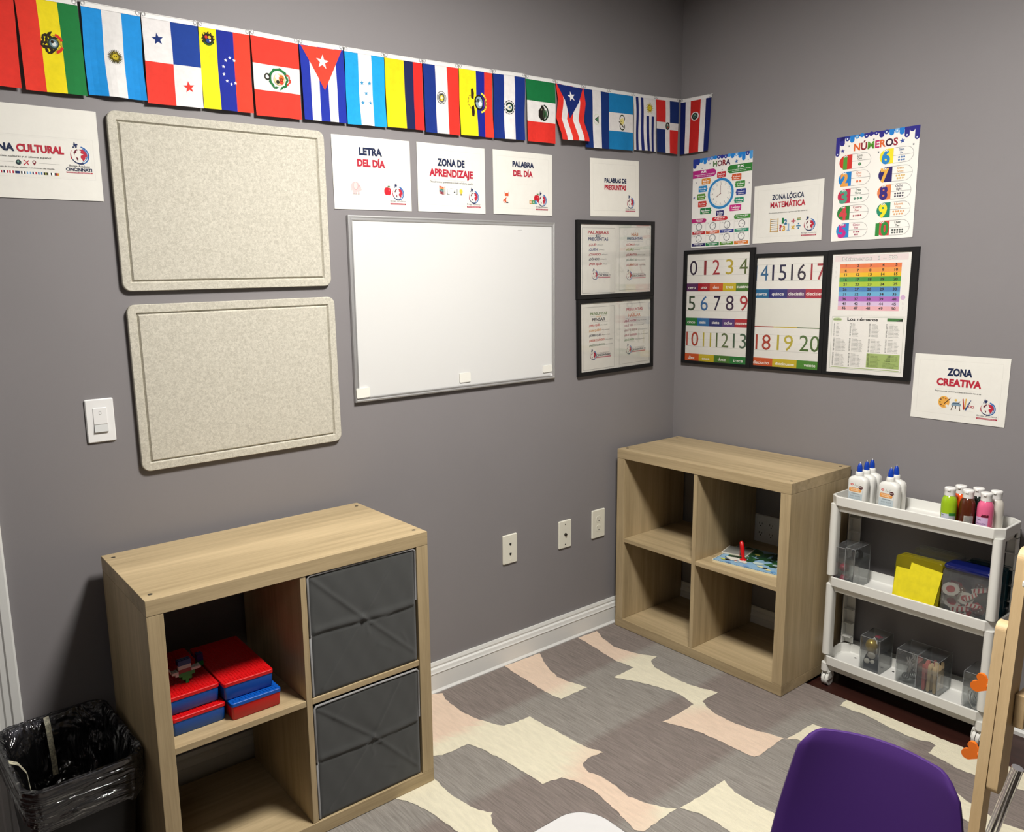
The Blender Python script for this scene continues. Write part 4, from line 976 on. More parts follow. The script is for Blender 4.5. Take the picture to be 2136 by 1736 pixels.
p = Page(); top = 177.9
p.rect(-138.8, 171, 138.8, top, B1, 1)
drips(p, 138, top, [(-132, 113.7, 6.8, B1, 1), (-116.5, 146.9, 8.5, B1, 0), (-99.1, 160.9, 7.6, B4, 1), (-82.2, 153.9, 7.8, B2, 0), (-65.7, 164.1, 7.2, B3, 1), (-48.9, 166.7, 7, B2, 0), (-33.4, 162.2, 7.6, B1, 1), (-17.8, 166.4, 7.4, B1, 0), (-.6, 166, 6.8, B1, 1), (17.1, 156, 8, B1, 0), (32.7, 164.4, 7.4, B4, 1), (49.9, 158.2, 8, B2, 0), (66.8, 163.5, 7.4, '#7fb6e6', 1), (82.9, 156, 8, B2, 0), (99.3, 144.3, 8, B1, 1), (115.6, 160.8, 8, B1, 0), (131.4, 133.7, 7.4, B1, 1)])
p.rect(-138.8, 165, -108, top, B1, 2); p.rect(92, 168, 138.8, top, B1, 2)
p.text('NÚMEROS', -75, 124.5, 71.7, 24.5, RED, 'b', 5, cols=['#e0682c', '#8c1f2c', '#5a9a33', '#c42a6a', '#e0682c', '#3f1f3a', '#9a1f2f'])
p.star(86, 136, 9, '#2f4fa0', 3, 100); p.star(-114, 130, 8, '#3f3f8f', 3)
for x, y in ((-92, 144), (-8, 154), (122, 120), (10, 110)): p.star(x, y, 3.4, '#2f3f4a', 3, 45, 4, .6)
caps = [(-78.5, 91, '1', '#d0342c', '#4f9a3a', 'Uno', 'One', '#2a3a2f', '#2f7d44'), (-78.3, 33.5, '2', '#1f7fc8', '#e8a24a', 'Dos', 'Two', '#d0703c', '#e0703c'), (-77.8, -24, '3', '#c22a4f', '#4f9a7f', 'Tres', 'Three', '#2f5a4a', '#2f7d5f'),
        (-76.8, -82, '4', '#2f7d3a', '#d0444a', 'Cuatro', 'Four', '#a8243a', '#9a1f33'), (-76.4, -142, '5', '#2b86c8', '#c42a8a', 'Cinco', 'Five', '#a8245a', '#9a1f4a'),
        (59.8, 92, '6', '#f0e02c', '#2b86c8', 'Seis', 'Six', '#2f5f8a', '#1f6fb0'), (59.6, 33, '7', '#2c2468', '#e8b04a', 'Siete', 'Seven', '#d8a85a', '#d8b45a'), (59.2, -24.5, '8', '#e0804a', '#3a2a7a', 'Ocho', 'Eight', '#2a2044', '#1c1638'),
        (61, -83, '9', '#1f8a6a', '#ece02c', 'Nueve', 'Nine', '#d8a06a', '#e0a05c'), (62, -143, '10', '#d0444a', '#2f8a3a', 'Diez', 'Ten', '#2a3a2f', '#1c2f24')]
for xd, cy, dg, bg, fg, sp, en, tc_, dc in caps:
    r = 24.5; xl, xr = xd - 20, xd + 40
    pts = [(xd, cy - r), (xd, cy + r)] + [(xl + (r + .5) * math.cos(a) , cy + r * math.sin(a)) for a in [math.radians(90 + 180 * k / 14) for k in range(15)]]
    p.poly(pts, bg, 2)
    p.arc(xr, cy, r - .45, r + .45, -90, 90, '#6a6a6a', 2, 18); p.line(xd, cy + r, xr, cy + r, .9, '#6a6a6a', 2); p.line(xd, cy - r, xr, cy - r, .9, '#6a6a6a', 2); p.line(xd, cy, xr + r, cy, .9, '#6a6a6a', 2)
    if dg == '10': p.text('1', xd - 46, cy - r, xd - 33, 42, fg, 'x', 4); p.text('0', xd - 28, cy - r, xd - 2, 46, fg, 'x', 4)
    elif dg == '1': p.text(dg, xd - 31, cy - r, xd - 17, 46, fg, 'x', 4)
    else: p.text(dg, xd - 38, cy - r, xd - 10, 46, fg, 'x', 4)
    p.disc(xd - 27, cy + r - 5, 3.2, '#f6f4ee', 6, n=10); p.disc(xd - 20.5, cy + r - 5, 3.2, '#f6f4ee', 6, n=10); p.disc(xd - 26.4, cy + r - 5.4, 1.4, '#222222', 7, n=8); p.disc(xd - 20, cy + r - 5.4, 1.4, '#222222', 7, n=8)
    p.ctext(sp, xd + 26, cy + 13.4, 8.2, tc_, 'm', 4, .92); p.ctext(en, xd + 26, cy + 3.4, 7.2, tc_, 'm', 4, .85)
    n = int(dg); rows = [n] if n <= 4 else ([3, n - 3] if n <= 6 else [4, n - 4] if n <= 8 else [5, n - 5]); dr_ = 5.2 if n == 1 else 4 if n < 4 else 3
    for ri, q in enumerate(rows):
        for k in range(q): p.disc(xd + 27 + (k - (q - 1) / 2) * dr_ * 2.7, cy - (11.5 if len(rows) == 1 else 7.4 + ri * 8.6), dr_, dc, 4, n=14); p.disc(xd + 27 + (k - (q - 1) / 2) * dr_ * 2.7, cy - (11.5 if len(rows) == 1 else 7.4 + ri * 8.6), dr_ * .45, lerp3(lin(dc), (.8, .8, .8), .25), 5, n=10)
paper_sign('NÚMEROS poster with the numbers one to ten in coloured capsules', p, -.8124, 1.7556, .2777, .3559, .0015, True, '#f4f1ea', 'numbers_poster', M_gloss, None)

# ------------------------------------------------------------------ framed prints
M_glaze = mat_clear('frame_glazing', tint=(0.985, 0.985, 0.98), gloss=0.05, rough=0.05, haze=0.0)
def framed(label, pages, outer, inner, c, right, roll=0.0, depth=0.012, group=None):
    """outer, inner: (x0, z0, x1, z1) about the centre c; pages: [(name, page, x0, z0, x1, z1)] in metres"""
    t = thing('framed_poster', label, 'framed print', (-0.001, c[0], c[1]) if right else (c[0], -0.001, c[1]), (0, -roll, RZ if right else 0), group)
    m = MB(); ox0, oz0, ox1, oz1 = outer; ix0, iz0, ix1, iz1 = inner
    O = [(ox0, oz0), (ox1, oz0), (ox1, oz1), (ox0, oz1)]; I = [(ix0, iz0), (ix1, iz0), (ix1, iz1), (ix0, iz1)]
    m.loft([[(a, 0, b) for a, b in O], [(a, -depth, b) for a, b in O], [(a, -depth, b) for a, b in I], [(a, -.006, b) for a, b in I]], True, False, smooth=False)
    m.build('frame', M_black_fr, t, bevel=0.0008)
    for nm, pg_, x0, z0, x1, z1 in pages:
        m = MB(); f = 0.0075
        m.box(x0, x1, -f, -.0062, z0, z1, 0, lin(pg_.tone))
        pg_.onto(m, f, 0, (x0 * 1000, z0 * 1000, x1 * 1000, z1 * 1000), 0.00005)
        m.build(nm, M_paper, t)
    m = MB(); m.box(ix0 - .001, ix1 + .001, -.0092, -.0088, iz0 - .001, iz1 + .001); m.build('glazing', M_glaze, t)
    return t
def frame_logo(p, x, y, x1):
    logo(p, x, y, 18.5, 2)
    p.text('Bridge Academy', x + 22, y + 5.5, x1 - 8, 4.2, '#6a6a6e', 'r'); p.text('CINCINNATI', x + 16, y - 5.5, x1, 8.2, '#2a2e44', 'b'); p.rect(x + 14, y - 12, x1, y - 7.6, '#c98088')
def qpage(box, head, items, logo_xy, tone='#efece4'):
    p = Page(); p.tone = tone
    p.frame(*box, .9, '#6f6d66')
    for h in head: p.text(*h)
    for (sp, en, x0, x1, xe, y, c) in items:
        p.text(sp, x0, y, x1, 8.2, c, 'b'); p.text('(' + en + ')', x1 + 4, y + 1.2, xe, 4.6, '#57554f', 'r')
    frame_logo(p, *logo_xy)
    return p
oL = qpage((-203, -128, -20, 120), [('PALABRAS', -173, 95.9, -57.5, 14, RED), ('DE', -122, 86.4, -107, 6.6, '#ffffff'), ('PREGUNTAS', -172, 71.6, -58.8, 13, '#20356a')],
           [('¿QUÉ?', 'What?', -167, -125, -88, 52.5, RED), ('¿QUIÉN?', 'Who?', -167, -116, -82, 34.4, '#2a3a7a'), ('¿CUÁNDO?', 'When?', -167, -100, -63, 15.8, RED), ('¿DÓNDE?', 'Where?', -167, -108, -70, -2.2, '#1c2748'), ('¿POR QUÉ?', 'Why?', -166.5, -94, -65.5, -21, RED)], (-133, -59, -47.6))
oL.rect(-126, 84.6, -103, 94.6, '#1c2748', 2); oL.line(-172, 90, -130, 90, .8, '#9a6a6a'); oL.line(-100, 90, -60, 90, .8, '#9a6a6a')
oR = qpage((6, -122, 188, 124), [('MÁS', 76, 90.5, 117.6, 11.8, '#d0803c'), ('PREGUNTAS', 50.8, 75.5, 143, 10.2, '#20356a')],
           [('¿CÓMO?', 'How?', 45, 96.5, 126, 53, '#c8443c'), ('¿CUÁL?', 'Which?', 45.4, 91.7, 128.4, 33.3, '#6f9a3a'), ('¿CUÁNTO?', 'How much?', 46, 109.8, 162.4, 13, RED), ('¿CUÁNTA?', 'How much?', 46.3, 110.3, 162.4, -7.2, '#5a7a6a'), ('¿CUÁNTOS?', 'How many?', 46.7, 118.2, 163.5, -27.4, RED)], (65.5, -65.5, 165.6))
oR.line(50, 70.5, 148, 70.5, .8, '#8a93a8')
# two sheets in each frame; shift from the fitted centre to the frame's own centre
def shifted(p, dx, dz):
    q = Page(); q.tone = p.tone
    q.it = [([(x + dx, y + dz) for x, y in vs], fs, c, L) for vs, fs, c, L in p.it]; return q
fr_in = (-0.2060, -0.1330, 0.2050, 0.1345); fr_out = (-0.2245, -0.1495, 0.2240, 0.1495)
dx, dz = (-.3787 + .387) * 1000, (1.5379 - 1.5376) * 1000
framed('upper black frame with two pages of question words', [('printed_page', shifted(oL, dx, dz), fr_in[0] - .002, fr_in[1] - .002, -.0012, fr_in[3] + .002), ('printed_page', shifted(oR, dx, dz), -.0008, fr_in[1] - .002, fr_in[2] + .002, fr_in[3] + .002)],
       fr_out, fr_in, (-.387, 1.5376), False, .012, group='black frames on the left wall')
uL = qpage((-201, -124, -23, 120), [('PREGUNTAS', -162, 88.4, -64.5, 11.2, '#5f7f3a'), ('para', -128, 81, -100, 5, '#d8a060', 'm'), ('PENSAR', -151, 64.8, -75.6, 12.2, '#1c2030')],
           [('¿PARA QUÉ?', 'For what?', -168, -107, -63.5, 45, '#c8443c'), ('¿CON QUIÉN?', 'With whom?', -167.8, -101.7, -51.6, 24.8, '#d8943c'), ('¿SOBRE QUÉ?', 'About what?', -167.7, -101.5, -49.8, 5.6, '#20284a'), ('¿DESDE CUÁNDO?', 'Since when?', -167.5, -78.9, -34.5, -14.2, '#c8543c'), ('¿HASTA CUÁNDO?', 'Until when?', -167.3, -78, -34.1, -33.5, '#4f6a4a')], (-144, -69.5, -43))
uL.line(-160, 84, -130, 84, .8, '#a8a8a0'); uL.line(-98, 84, -64, 84, .8, '#a8a8a0'); uL.line(-162, 60, -62, 60, .8, '#a8a8a0')
uR = qpage((7, -119, 189, 124), [('PREGUNTAS', 48.9, 94.7, 147.6, 11.2, RED), ('para', 84, 87, 112, 5, '#e0a070', 'm'), ('HABLAR', 58.7, 70.2, 135.6, 12.2, '#d0703c')],
           [('¿QUÉ HACES?', 'What do you do?', 36.6, 109.8, 174.3, 50, '#a8243f'), ('¿QUÉ VES?', 'What do you see?', 37, 89.8, 156.4, 31.8, '#a85a6a'), ('¿QUÉ TE GUSTA?', 'What do you like?', 37.4, 117, 180.6, 12.2, '#8c3a4a'), ('¿QUÉ QUIERES?', 'What do you want?', 37.8, 113.8, 181.2, -7.6, '#a8344a'), ('¿QUÉ PASÓ?', 'What happened?', 38.2, 97.5, 159.7, -27, '#5a8a4a')], (65.5, -64, 167.3))
uR.line(48, 90, 80, 90, .8, '#a8a8a0'); uR.line(115, 90, 148, 90, .8, '#a8a8a0'); uR.line(46, 64.5, 152, 64.5, .8, '#a8a8a0')
dx, dz = (-.3737 + .382) * 1000, (1.236 - 1.238) * 1000
framed('lower black frame with two pages of questions to think and speak', [('printed_page', shifted(uL, dx, dz), fr_in[0] - .002, fr_in[1] - .002, -.0012, fr_in[3] + .002), ('printed_page', shifted(uR, dx, dz), -.0008, fr_in[1] - .002, fr_in[2] + .002, fr_in[3] + .002)],
       (-.2225, -.149, .222, .149), fr_in, (-.382, 1.238), False, .018, group='black frames on the left wall')
# number strips
K = dict(pu='#5a2f5a', re='#a8202c', og='#cf5a2c', ye='#cdb52c', gr='#4f7a33', gd='#2f7a3a', bl='#2f6fa8', nv='#2c2f6f', vi='#5a3a7a', cr='#b32a33', te='#256a98')
def guide(p, y0, x0, x1):
    p.line(x0, y0, x1, y0, .6, '#9a9894'); p.line(x0, y0 + 61, x1, y0 + 61, .6, '#b5b3ae'); p.dash(x0, y0 + 31, x1, y0 + 31, .6, '#b5b3ae', 40)
def band(p, xs, y0, y1, cols):
    for k, c in enumerate(cols): p.rect(xs[k], y0, xs[k + 1], y1, c, 2)
p = Page(); p.tone = '#f1eee8'
for y in (133, -12, -162): guide(p, y, -150, 155)
for s, x0, x1, y, c in [('0', -128, -91.5, 134.5, '#2f2038'), ('1', -58, -46.5, 134, '#8c1f2c'), ('2', -17, 17.4, 134.5, '#a82a33'), ('3', 45.3, 80.7, 134.8, '#bfa93c'), ('4', 107.7, 145, 135.5, '#5a6a3a'),
                        ('5', -132, -96.4, -11, '#3a4a33'), ('6', -69.6, -34, -11, '#3a6aa0'), ('7', -5.9, 26.8, -10, '#2a2340'), ('8', 51.4, 88, -9.1, '#3a2440'), ('9', 115.2, 151, -9, '#a8242f'),
                        ('10', -137, -76, -160.2, '#b34433'), ('11', -52.9, -12.6, -161, '#bfae33'), ('12', 10.2, 70.3, -160.3, '#5f7044'), ('13', 90.8, 151.6, -159.4, '#47604a')]:
    p.text(s, x0, y, x1, 58.5, c, 'r', 4)
X5 = [-160, -84.7, -27.4, 34.9, 95.7, 170]
band(p, X5, 67.5, 100.5, [K['pu'], K['re'], K['og'], K['ye'], K['gr']]); band(p, [-160, -84.4, -25.5, 38, 95.2, 170], -76, -42.5, [K['gd'], K['bl'], K['nv'], K['vi'], K['cr']]); band(p, [-160, -71, 3.2, 79.4, 170], -232, -193.5, [K['og'], K['ye'], K['gr'], K['gd']])
WH = '#f8f5ee'
for s, x0, x1, y, h in [('cero', -133.4, -96.9, 77.2, 12), ('uno', -70.3, -42.8, 77.8, 12), ('dos', -11.8, 16.2, 77.9, 12), ('tres', 48.7, 83.1, 79, 12), ('cuatro', 99, 153, 79.7, 12), ('cinco', -134, -94.7, -66.5, 12), ('seis', -72, -42, -66, 12), ('siete', -12, 24, -65.5, 12), ('ocho', 46, 84, -65.5, 12), ('nueve', 101, 151, -65, 12),
                        ('diez', -125.5, -92, -216.5, 12.5), ('once', -55, -18, -216.5, 11.5), ('doce', 23, 60, -215.5, 12.5), ('trece', 95, 139, -216, 12.5)]: p.text(s, x0, y, x1, h, WH, 'm', 5)
c1 = (-.2104, 1.3360); dx, dz = (-(-.2019) - .2104) * 1000, -0.4
framed('left black frame with number strips zero to thirteen', [('number_strip', shifted(p, (-.2019 - c1[0]) * -1000, dz), -.151, -.225, .148, .2225)], (-.166, -.236, .166, .236), (-.1497, -.2235, .1461, .2210), c1, True, depth=0.0135, group='black frames on the right wall')
p = Page(); p.tone = '#f1eee8'
for y in (119, -148): guide(p, y, -150, 150)
for s, x0, x1, y, c in [('14', -144, -89.3, 120.2, '#3a6a94'), ('15', -73, -14.5, 120.3, '#241f44'), ('16', 4.2, 63.5, 120.1, '#2f2436'), ('17', 81.4, 138, 120.5, '#a8303a'), ('18', -131.3, -66.8, -145.9, '#b04433'), ('19', -39.9, 25.7, -144.5, '#bfae3a'), ('20', 51.9, 130.5, -143, '#55703a')]: p.text(s, x0, y, x1, 58.5, c, 'r', 4)
band(p, [-160, -83.4, -7.4, 65.9, 160], 53.5, 87.5, [K['te'], '#2f2f78', '#6a3a6f', '#b32a3a']); band(p, [-160, -57.5, 40.2, 160], -58, -54.5, ['#a83a2c', '#cfb52c', '#55703a']); band(p, [-160, -55.8, 44.4, 160], -222, -178, [K['og'], K['ye'], '#4f8a33'])
p.rect(-160, -54, 160, 53, '#eae8df', 1)
for s, x0, x1, y, h in [('catorce', -150, -91.4, 63.5, 12), ('quince', -70.8, -21, 63.6, 12), ('dieciséis', -3, 59.6, 63.7, 12), ('diecisiete', 68.7, 140, 63.8, 12), ('dieciocho', -139.4, -69.9, -202.5, 12), ('diecinueve', -43.4, 34.8, -201.5, 11.5), ('veinte', 73.6, 119, -200, 12)]: p.text(s, x0, y, x1, h, WH, 'm', 5)
c2 = (-.5242, 1.3228)
framed('middle black frame with number strips fourteen to twenty', [('number_strip', shifted(p, (-.5262 - c2[0]) * -1000, 0), -.138, -.211, .133, .208)], (-.1474, -.2220, .1474, .2225), (-.1362, -.2093, .1308, .2067), c2, True, depth=0.012, group='black frames on the right wall')
# numbers 1 - 50 and the list of numbers
p = Page(); p.tone = '#f6f3ee'
p.rect(-123, 183, 127.3, 203.7, '#f0e0e0', 1); p.text('Números', -96, 185.6, 8, 12.6, '#8c8484', 'b', 3); p.text('Números', -94.6, 186.6, 6.6, 10.6, '#fbf8f4', 'r', 4); p.text('1 - 50', 28, 185.6, 91.5, 12.6, '#8c8484', 'b', 3); p.text('1 - 50', 29, 186.6, 90.5, 10.6, '#fbf8f4', 'r', 4)
RC = ['#f0804f', '#f5a04f', '#f7c52f', '#4fa04a', '#b5cf44', '#4f86c4', '#6fb4de', '#b56fc4', '#e2c8ea', '#f2b8c2']
yr = [174, 159.8, 143.5, 128.8, 111.9, 95, 78, 61, 44, 27.5, 12.5]
for r in range(10):
    p.rect(-103.2, yr[r + 1], 107.3, yr[r], RC[r], 2)
    for c in range(5): p.ctext(str(r * 5 + c + 1), -82 + c * 43, yr[r + 1] + 3.4, 9.4, '#241f24', 'b', 4, 1.12)
for k, s in enumerate('abc'): p.ctext(s, -116, 160 - 17 * k, 9, '#dcd6d2', 'r', 2)
for k, s in enumerate('sky'): p.ctext(s, 120, 48 - 14 * k, 9, '#d8ccd4', 'r', 2)
p.disc(118, 58, 8, '#d8b4d8', 2)
p.rect(-140, -6.4, 145, -6.0, '#b5b2ac', 2)
p.frame(-121, -196, 128, -10.5, .7, '#8a9a7a', 2)
p.disc(-101.6, -20.5, 17, '#c4d6a4', 2, 6.5); p.text('ESPAÑOL', -115, -22.5, -88, 4.4, '#3a4a2a', 'b'); p.text('Los números', -65.5, -24, 41.2, 11.3, '#1c1c1c', 'b')
p.rect(72.5, -23.4, 124.2, -12.5, '#3f7a3f', 3); p.poly([(100, -23.4), (124.2, -23.4), (124.2, -14)], '#1c2a1c', 4)
UN = ['cero', 'uno', 'dos', 'tres', 'cuatro', 'cinco', 'seis', 'siete', 'ocho', 'nueve', 'diez', 'once', 'doce', 'trece', 'catorce', 'quince', 'dieciséis', 'diecisiete', 'dieciocho', 'diecinueve', 'veinte', 'veintiuno', 'veintidós', 'veintitrés', 'veinticuatro', 'veinticinco', 'veintiséis', 'veintisiete', 'veintiocho', 'veintinueve']
TN = ['', '', '', 'treinta', 'cuarenta', 'cincuenta', 'sesenta', 'setenta', 'ochenta', 'noventa']
def es(n): return UN[n] if n < 30 else TN[n // 10] + (' y ' + UN[n % 10] if n % 10 else '')
blocks = [(0, -113, -33.4), (10, -55, -33.4), (20, 12.6, -33), (30, 70, -32.6), (40, -113, -86.5), (50, -55, -86.5), (60, 12.6, -86), (70, 70, -85.6), (80, -113, -139.5), (90, -55, -139.5)]
for n0, x, y in blocks:
    for k in range(10): p.text(str(n0 + k) if n0 + k > 9 else str(n0 + k), x, y - 3 - k * 4.72, x + (5 if n0 else 2.5), 3.1, '#3c3c3a', 'b', 4); wd_ = len(es(n0 + k)) * 2.25; p.text(es(n0 + k), x + 9, y - 3 - k * 4.72, x + 9 + wd_, 3.1, '#55534f', 'r', 4)
p.rect(9.8, -185.5, 121.5, -136, '#a9bf74', 3)
H = [('100', 'cien'), ('101', 'ciento uno'), ('200', 'doscientos'), ('300', 'trescientos'), ('400', 'cuatrocientos'), ('500', 'quinientos'), ('600', 'seiscientos'), ('700', 'setecientos'), ('800', 'ochocientos'), ('900', 'novecientos')]
for k, (a_, b_t) in enumerate(H): p.text(a_, 13, -141.5 - k * 4.6, 20, 3.0, '#2f3a1f', 'b', 5); p.text(b_t, 23, -141.5 - k * 4.6, 23 + 2.5 * len(b_t), 3.0, '#45522f', 'r', 5)
for k, (a_, b_t) in enumerate([('1.000', 'mil'), ('2.000', 'dos mil'), ('10.000', 'diez mil'), ('100.000', 'cien mil'), ('1.000.000', 'un millón')]): p.text(a_, 92 - 2.1 * len(a_), -142.5 - k * 4.6, 92, 3.0, '#2f3a1f', 'b', 5); p.text(b_t, 95, -142.5 - k * 4.6, 95 + 2.4 * len(b_t), 3.0, '#45522f', 'r', 5)
for k, s in enumerate(['1.234.567.890', 'mil doscientos treinta', 'cuatro millones quinientos', 'sesenta y siete mil', 'ochocientos noventa']): p.text(s, 66, -168 - k * 4.0, 66 + 2.0 * len(s), 2.7, '#45522f', 'r', 5)
p.rect(-117, -192.8, 121.7, -190.6, '#a9bf74', 3)
c3 = (-.8260, 1.3230)
framed('right black frame with a rainbow number chart and a number list', [('number_chart', shifted(p, (-.8202 - c3[0]) * -1000, -.8), -.139, -.213, .134, .211)], (-.154, -.223, .154, .2235), (-.1372, -.2110, .1320, .2090), c3, True, depth=0.012, group='black frames on the right wall')

# ------------------------------------------------------------------ string of flags
FW, FH, HEM = 140.0, 215.0, 11.0       # millimetres; y counts downwards on a flag
M_hem = mat('flag_header_tape', (0.80, 0.79, 0.77), rough=0.5)
M_loop = mat_clear('clear_loop', tint=(0.9, 0.9, 0.9), gloss=0.2, rough=0.1, haze=0.35, hazecol=(0.9, 0.9, 0.9))
class Flag:
    """flag art: polygons in mm on a hanging cloth that ripples"""
    def __init__(s): s.it = []
    def poly(s, pts, c, L=1, cut=True): s.it.append((pts, lin(c), L, cut))
    def rect(s, x0, y0, x1, y1, c, L=0): s.poly([(x0, y0), (x1, y0), (x1, y1), (x0, y1)], c, L)
    def vbars(s, cols, ws=None):
        ws = ws or [1] * len(cols); x = 0.0
        for c, q in zip(cols, ws): x1 = x + FW * q / sum(ws); s.rect(x, 0, x1, FH, c); x = x1
    def hbars(s, cols):
        n = len(cols)
        for k, c in enumerate(cols): s.rect(0, HEM + (FH - HEM) * k / n if k else 0, FW, HEM + (FH - HEM) * (k + 1) / n, c)
    def disc(s, cx, cy, r, c, L=1, ry=None, n=18): ry = ry or r; s.poly([(cx + r * math.cos(2 * PI * k / n), cy + ry * math.sin(2 * PI * k / n)) for k in range(n)], c, L, False)
    def ring(s, cx, cy, r0, r1, a0, a1, c, L=1, n=16):
        for k in range(n):
            a, b = math.radians(a0 + (a1 - a0) * k / n), math.radians(a0 + (a1 - a0) * (k + 1) / n)
            s.poly([(cx + r0 * math.cos(a), cy + r0 * math.sin(a)), (cx + r1 * math.cos(a), cy + r1 * math.sin(a)), (cx + r1 * math.cos(b), cy + r1 * math.sin(b)), (cx + r0 * math.cos(b), cy + r0 * math.sin(b))], c, L, False)
    def star(s, cx, cy, r, c, L=1, rot=-90, k=5, inner=.4):
        P = []
        for i in range(2 * k):
            a = math.radians(rot + 180 * i / k); q = r if i % 2 == 0 else r * inner; P.append((cx + q * math.cos(a), cy + q * math.sin(a)))
        for i in range(2 * k): s.poly([(cx, cy), P[i], P[(i + 1) % (2 * k)]], c, L, False)
    def sun(s, cx, cy, r, c, L=1, n=16):
        for i in range(n):
            a = 2 * PI * i / n; w = .16
            s.poly([(cx + r * .5 * math.cos(a - w), cy + r * .5 * math.sin(a - w)), (cx + r * math.cos(a), cy + r * math.sin(a)), (cx + r * .5 * math.cos(a + w), cy + r * .5 * math.sin(a + w))], c, L, False)
        s.disc(cx, cy, r * .52, c, L)
    def leaves(s, cx, cy, r, a0, a1, n, c, L=2, sz=4.0):
        for i in range(n):
            a = math.radians(a0 + (a1 - a0) * i / max(1, n - 1)); x, y = cx + r * math.cos(a), cy + r * math.sin(a); t = a + PI / 2 + (0.5 if i % 2 else -0.5)
            dx, dy = math.cos(t) * sz, math.sin(t) * sz
            s.poly([(x - dx, y - dy), (x + dy * .4, y - dx * .4), (x + dx, y + dy), (x - dy * .4, y + dx * .4)], c, L, False)
def fl_red(f): f.rect(0, 0, FW, FH, '#e0352a')
def fl_bolivia(f):
    f.vbars(['#e2392b', '#f0dc1e', '#1c7a3c']); cx, cy = 70, 104
    f.leaves(cx, cy, 21, 100, 260, 7, '#2b2118', 2, 9); f.leaves(cx, cy, 20, -60, 60, 5, '#c8a82c', 2, 8); f.ring(cx + 4, cy, 17, 23, -75, -20, '#d8342a', 2, 8); f.ring(cx + 4, cy, 17, 23, 20, 75, '#d8342a', 2, 8)
    f.leaves(cx, cy, 14, 60, 300, 7, '#2b2118', 3, 8); f.disc(cx + 3, cy, 13, '#2a3a33', 3); f.disc(cx + 4, cy, 9.5, '#6f8a94', 4); f.disc(cx + 5, cy + 2, 5, '#dfe4e0', 5); f.disc(cx + 1, cy - 3, 3.5, '#2a2118', 6)
def fl_argentina(f):
    f.vbars(['#1c8fdc', '#e6e4e2', '#1c8fdc']); cx, cy = 72, 118
    f.sun(cx, cy, 19, '#2e2a12', 2, 24); f.sun(cx, cy, 16.5, '#8f7f22', 3, 16); f.disc(cx, cy, 9, '#4a4214', 4); f.disc(cx, cy, 7.5, '#c0ac2c', 5); f.disc(cx - 2.4, cy - 1.5, 1.2, '#222210', 6); f.disc(cx + 2.4, cy - 1.5, 1.2, '#222210', 6)
def fl_panama(f):
    f.rect(0, 0, 70, 113, '#e8e5e4'); f.rect(70, 0, FW, 113, '#1b3f94'); f.rect(0, 113, 70, FH, '#e03a2e'); f.rect(70, 113, FW, FH, '#e8e5e4')
    f.star(35, 57, 15.5, '#17306f', 1, -97); f.star(105, 166, 15.5, '#dc3a30', 1, -97)
def fl_venezuela(f):
    f.vbars(['#f0e01e', '#1a2a94', '#e4402c']); cx, cy = 24, 37
    f.disc(cx, cy, 15, '#2a2414', 1, 14); f.disc(cx - 5, cy - 4, 4, '#c23a2a', 2); f.disc(cx + 4, cy - 4, 4, '#d8b82c', 2); f.disc(cx, cy + 5, 5.5, '#24408c', 2); f.disc(cx + 5, cy + 4, 2.5, '#e8e4d8', 3); f.ring(cx, cy, 13, 17, 20, 160, '#2f5a2c', 2, 8); f.leaves(cx, cy, 16, 150, 390, 9, '#2a2414', 3, 4)
    for k in range(8): a = math.radians(-60 - 240 * k / 7 - 0); f.star(70 + 25 * math.cos(a) * .85 + 12, 112 + 34 * math.sin(a), 5, '#eef0f4', 2)
def fl_peru(f):
    f.hbars(['#e23a2c', '#e9e6e2', '#e23a2c']); cx, cy = 74, 113
    f.leaves(cx, cy, 25, 110, 430, 17, '#1f6a36', 2, 9); f.ring(cx, cy, 22, 28, 130, 330, '#23703a', 2, 14); f.disc(cx + 2, cy + 1, 17, '#d8c490', 3, 16); f.disc(cx - 4, cy - 5, 7, '#e9e6e2', 4); f.disc(cx + 8, cy - 3, 8, '#c8682c', 4); f.disc(cx - 3, cy + 8, 5, '#2a2a1c', 4); f.disc(cx + 8, cy + 8, 6, '#d8402c', 5); f.ring(cx + 8, cy + 2, 3, 5, 0, 360, '#7a2a18', 6, 10)
    f.leaves(cx + 20, cy, 14, -60, 60, 5, '#c8402c', 4, 7); f.ring(cx - 33, cy - 3, 5.5, 9, 0, 360, '#2b2b22', 4, 14)
def fl_cuba(f):
    f.vbars(['#1c2f9c', '#e6e4e2', '#1c2f9c', '#e6e4e2', '#1c2f9c']); f.poly([(5, HEM), (FW - 5, HEM), (72, 128)], '#e2402e', 1); f.star(70, 50, 21, '#ece9e6', 2, -84)
def fl_honduras(f):
    f.vbars(['#1c9bd6', '#e4e3e2', '#1c9bd6'])
    for x, y in ((57, 93), (83, 92), (70, 122), (57, 150), (83, 149)): f.star(x, y, 7.5, '#2a88b8', 1, -95)
def fl_colombia(f): f.vbars(['#f2cf16', '#1b2350', '#dd2a26'], [2, 1, 1])
def fl_paraguay(f):
    f.vbars(['#16307f', '#e4e1de', '#e0342a']); cx, cy = 68, 106
    f.disc(cx, cy, 18, '#26262a', 1, 20, 22); f.disc(cx, cy, 16, '#e4e1de', 2, 18, 22); f.ring(cx, cy, 12.5, 14.5, 0, 360, '#4a4a44', 3, 18); f.disc(cx, cy, 11, '#26262a', 3, 12); f.disc(cx, cy, 9.5, '#d8c04a', 4, 10); f.star(cx, cy, 6, '#f0eccc', 5); f.ring(cx, cy, 7.5, 10, 130, 410, '#3a4a2c', 5, 14)
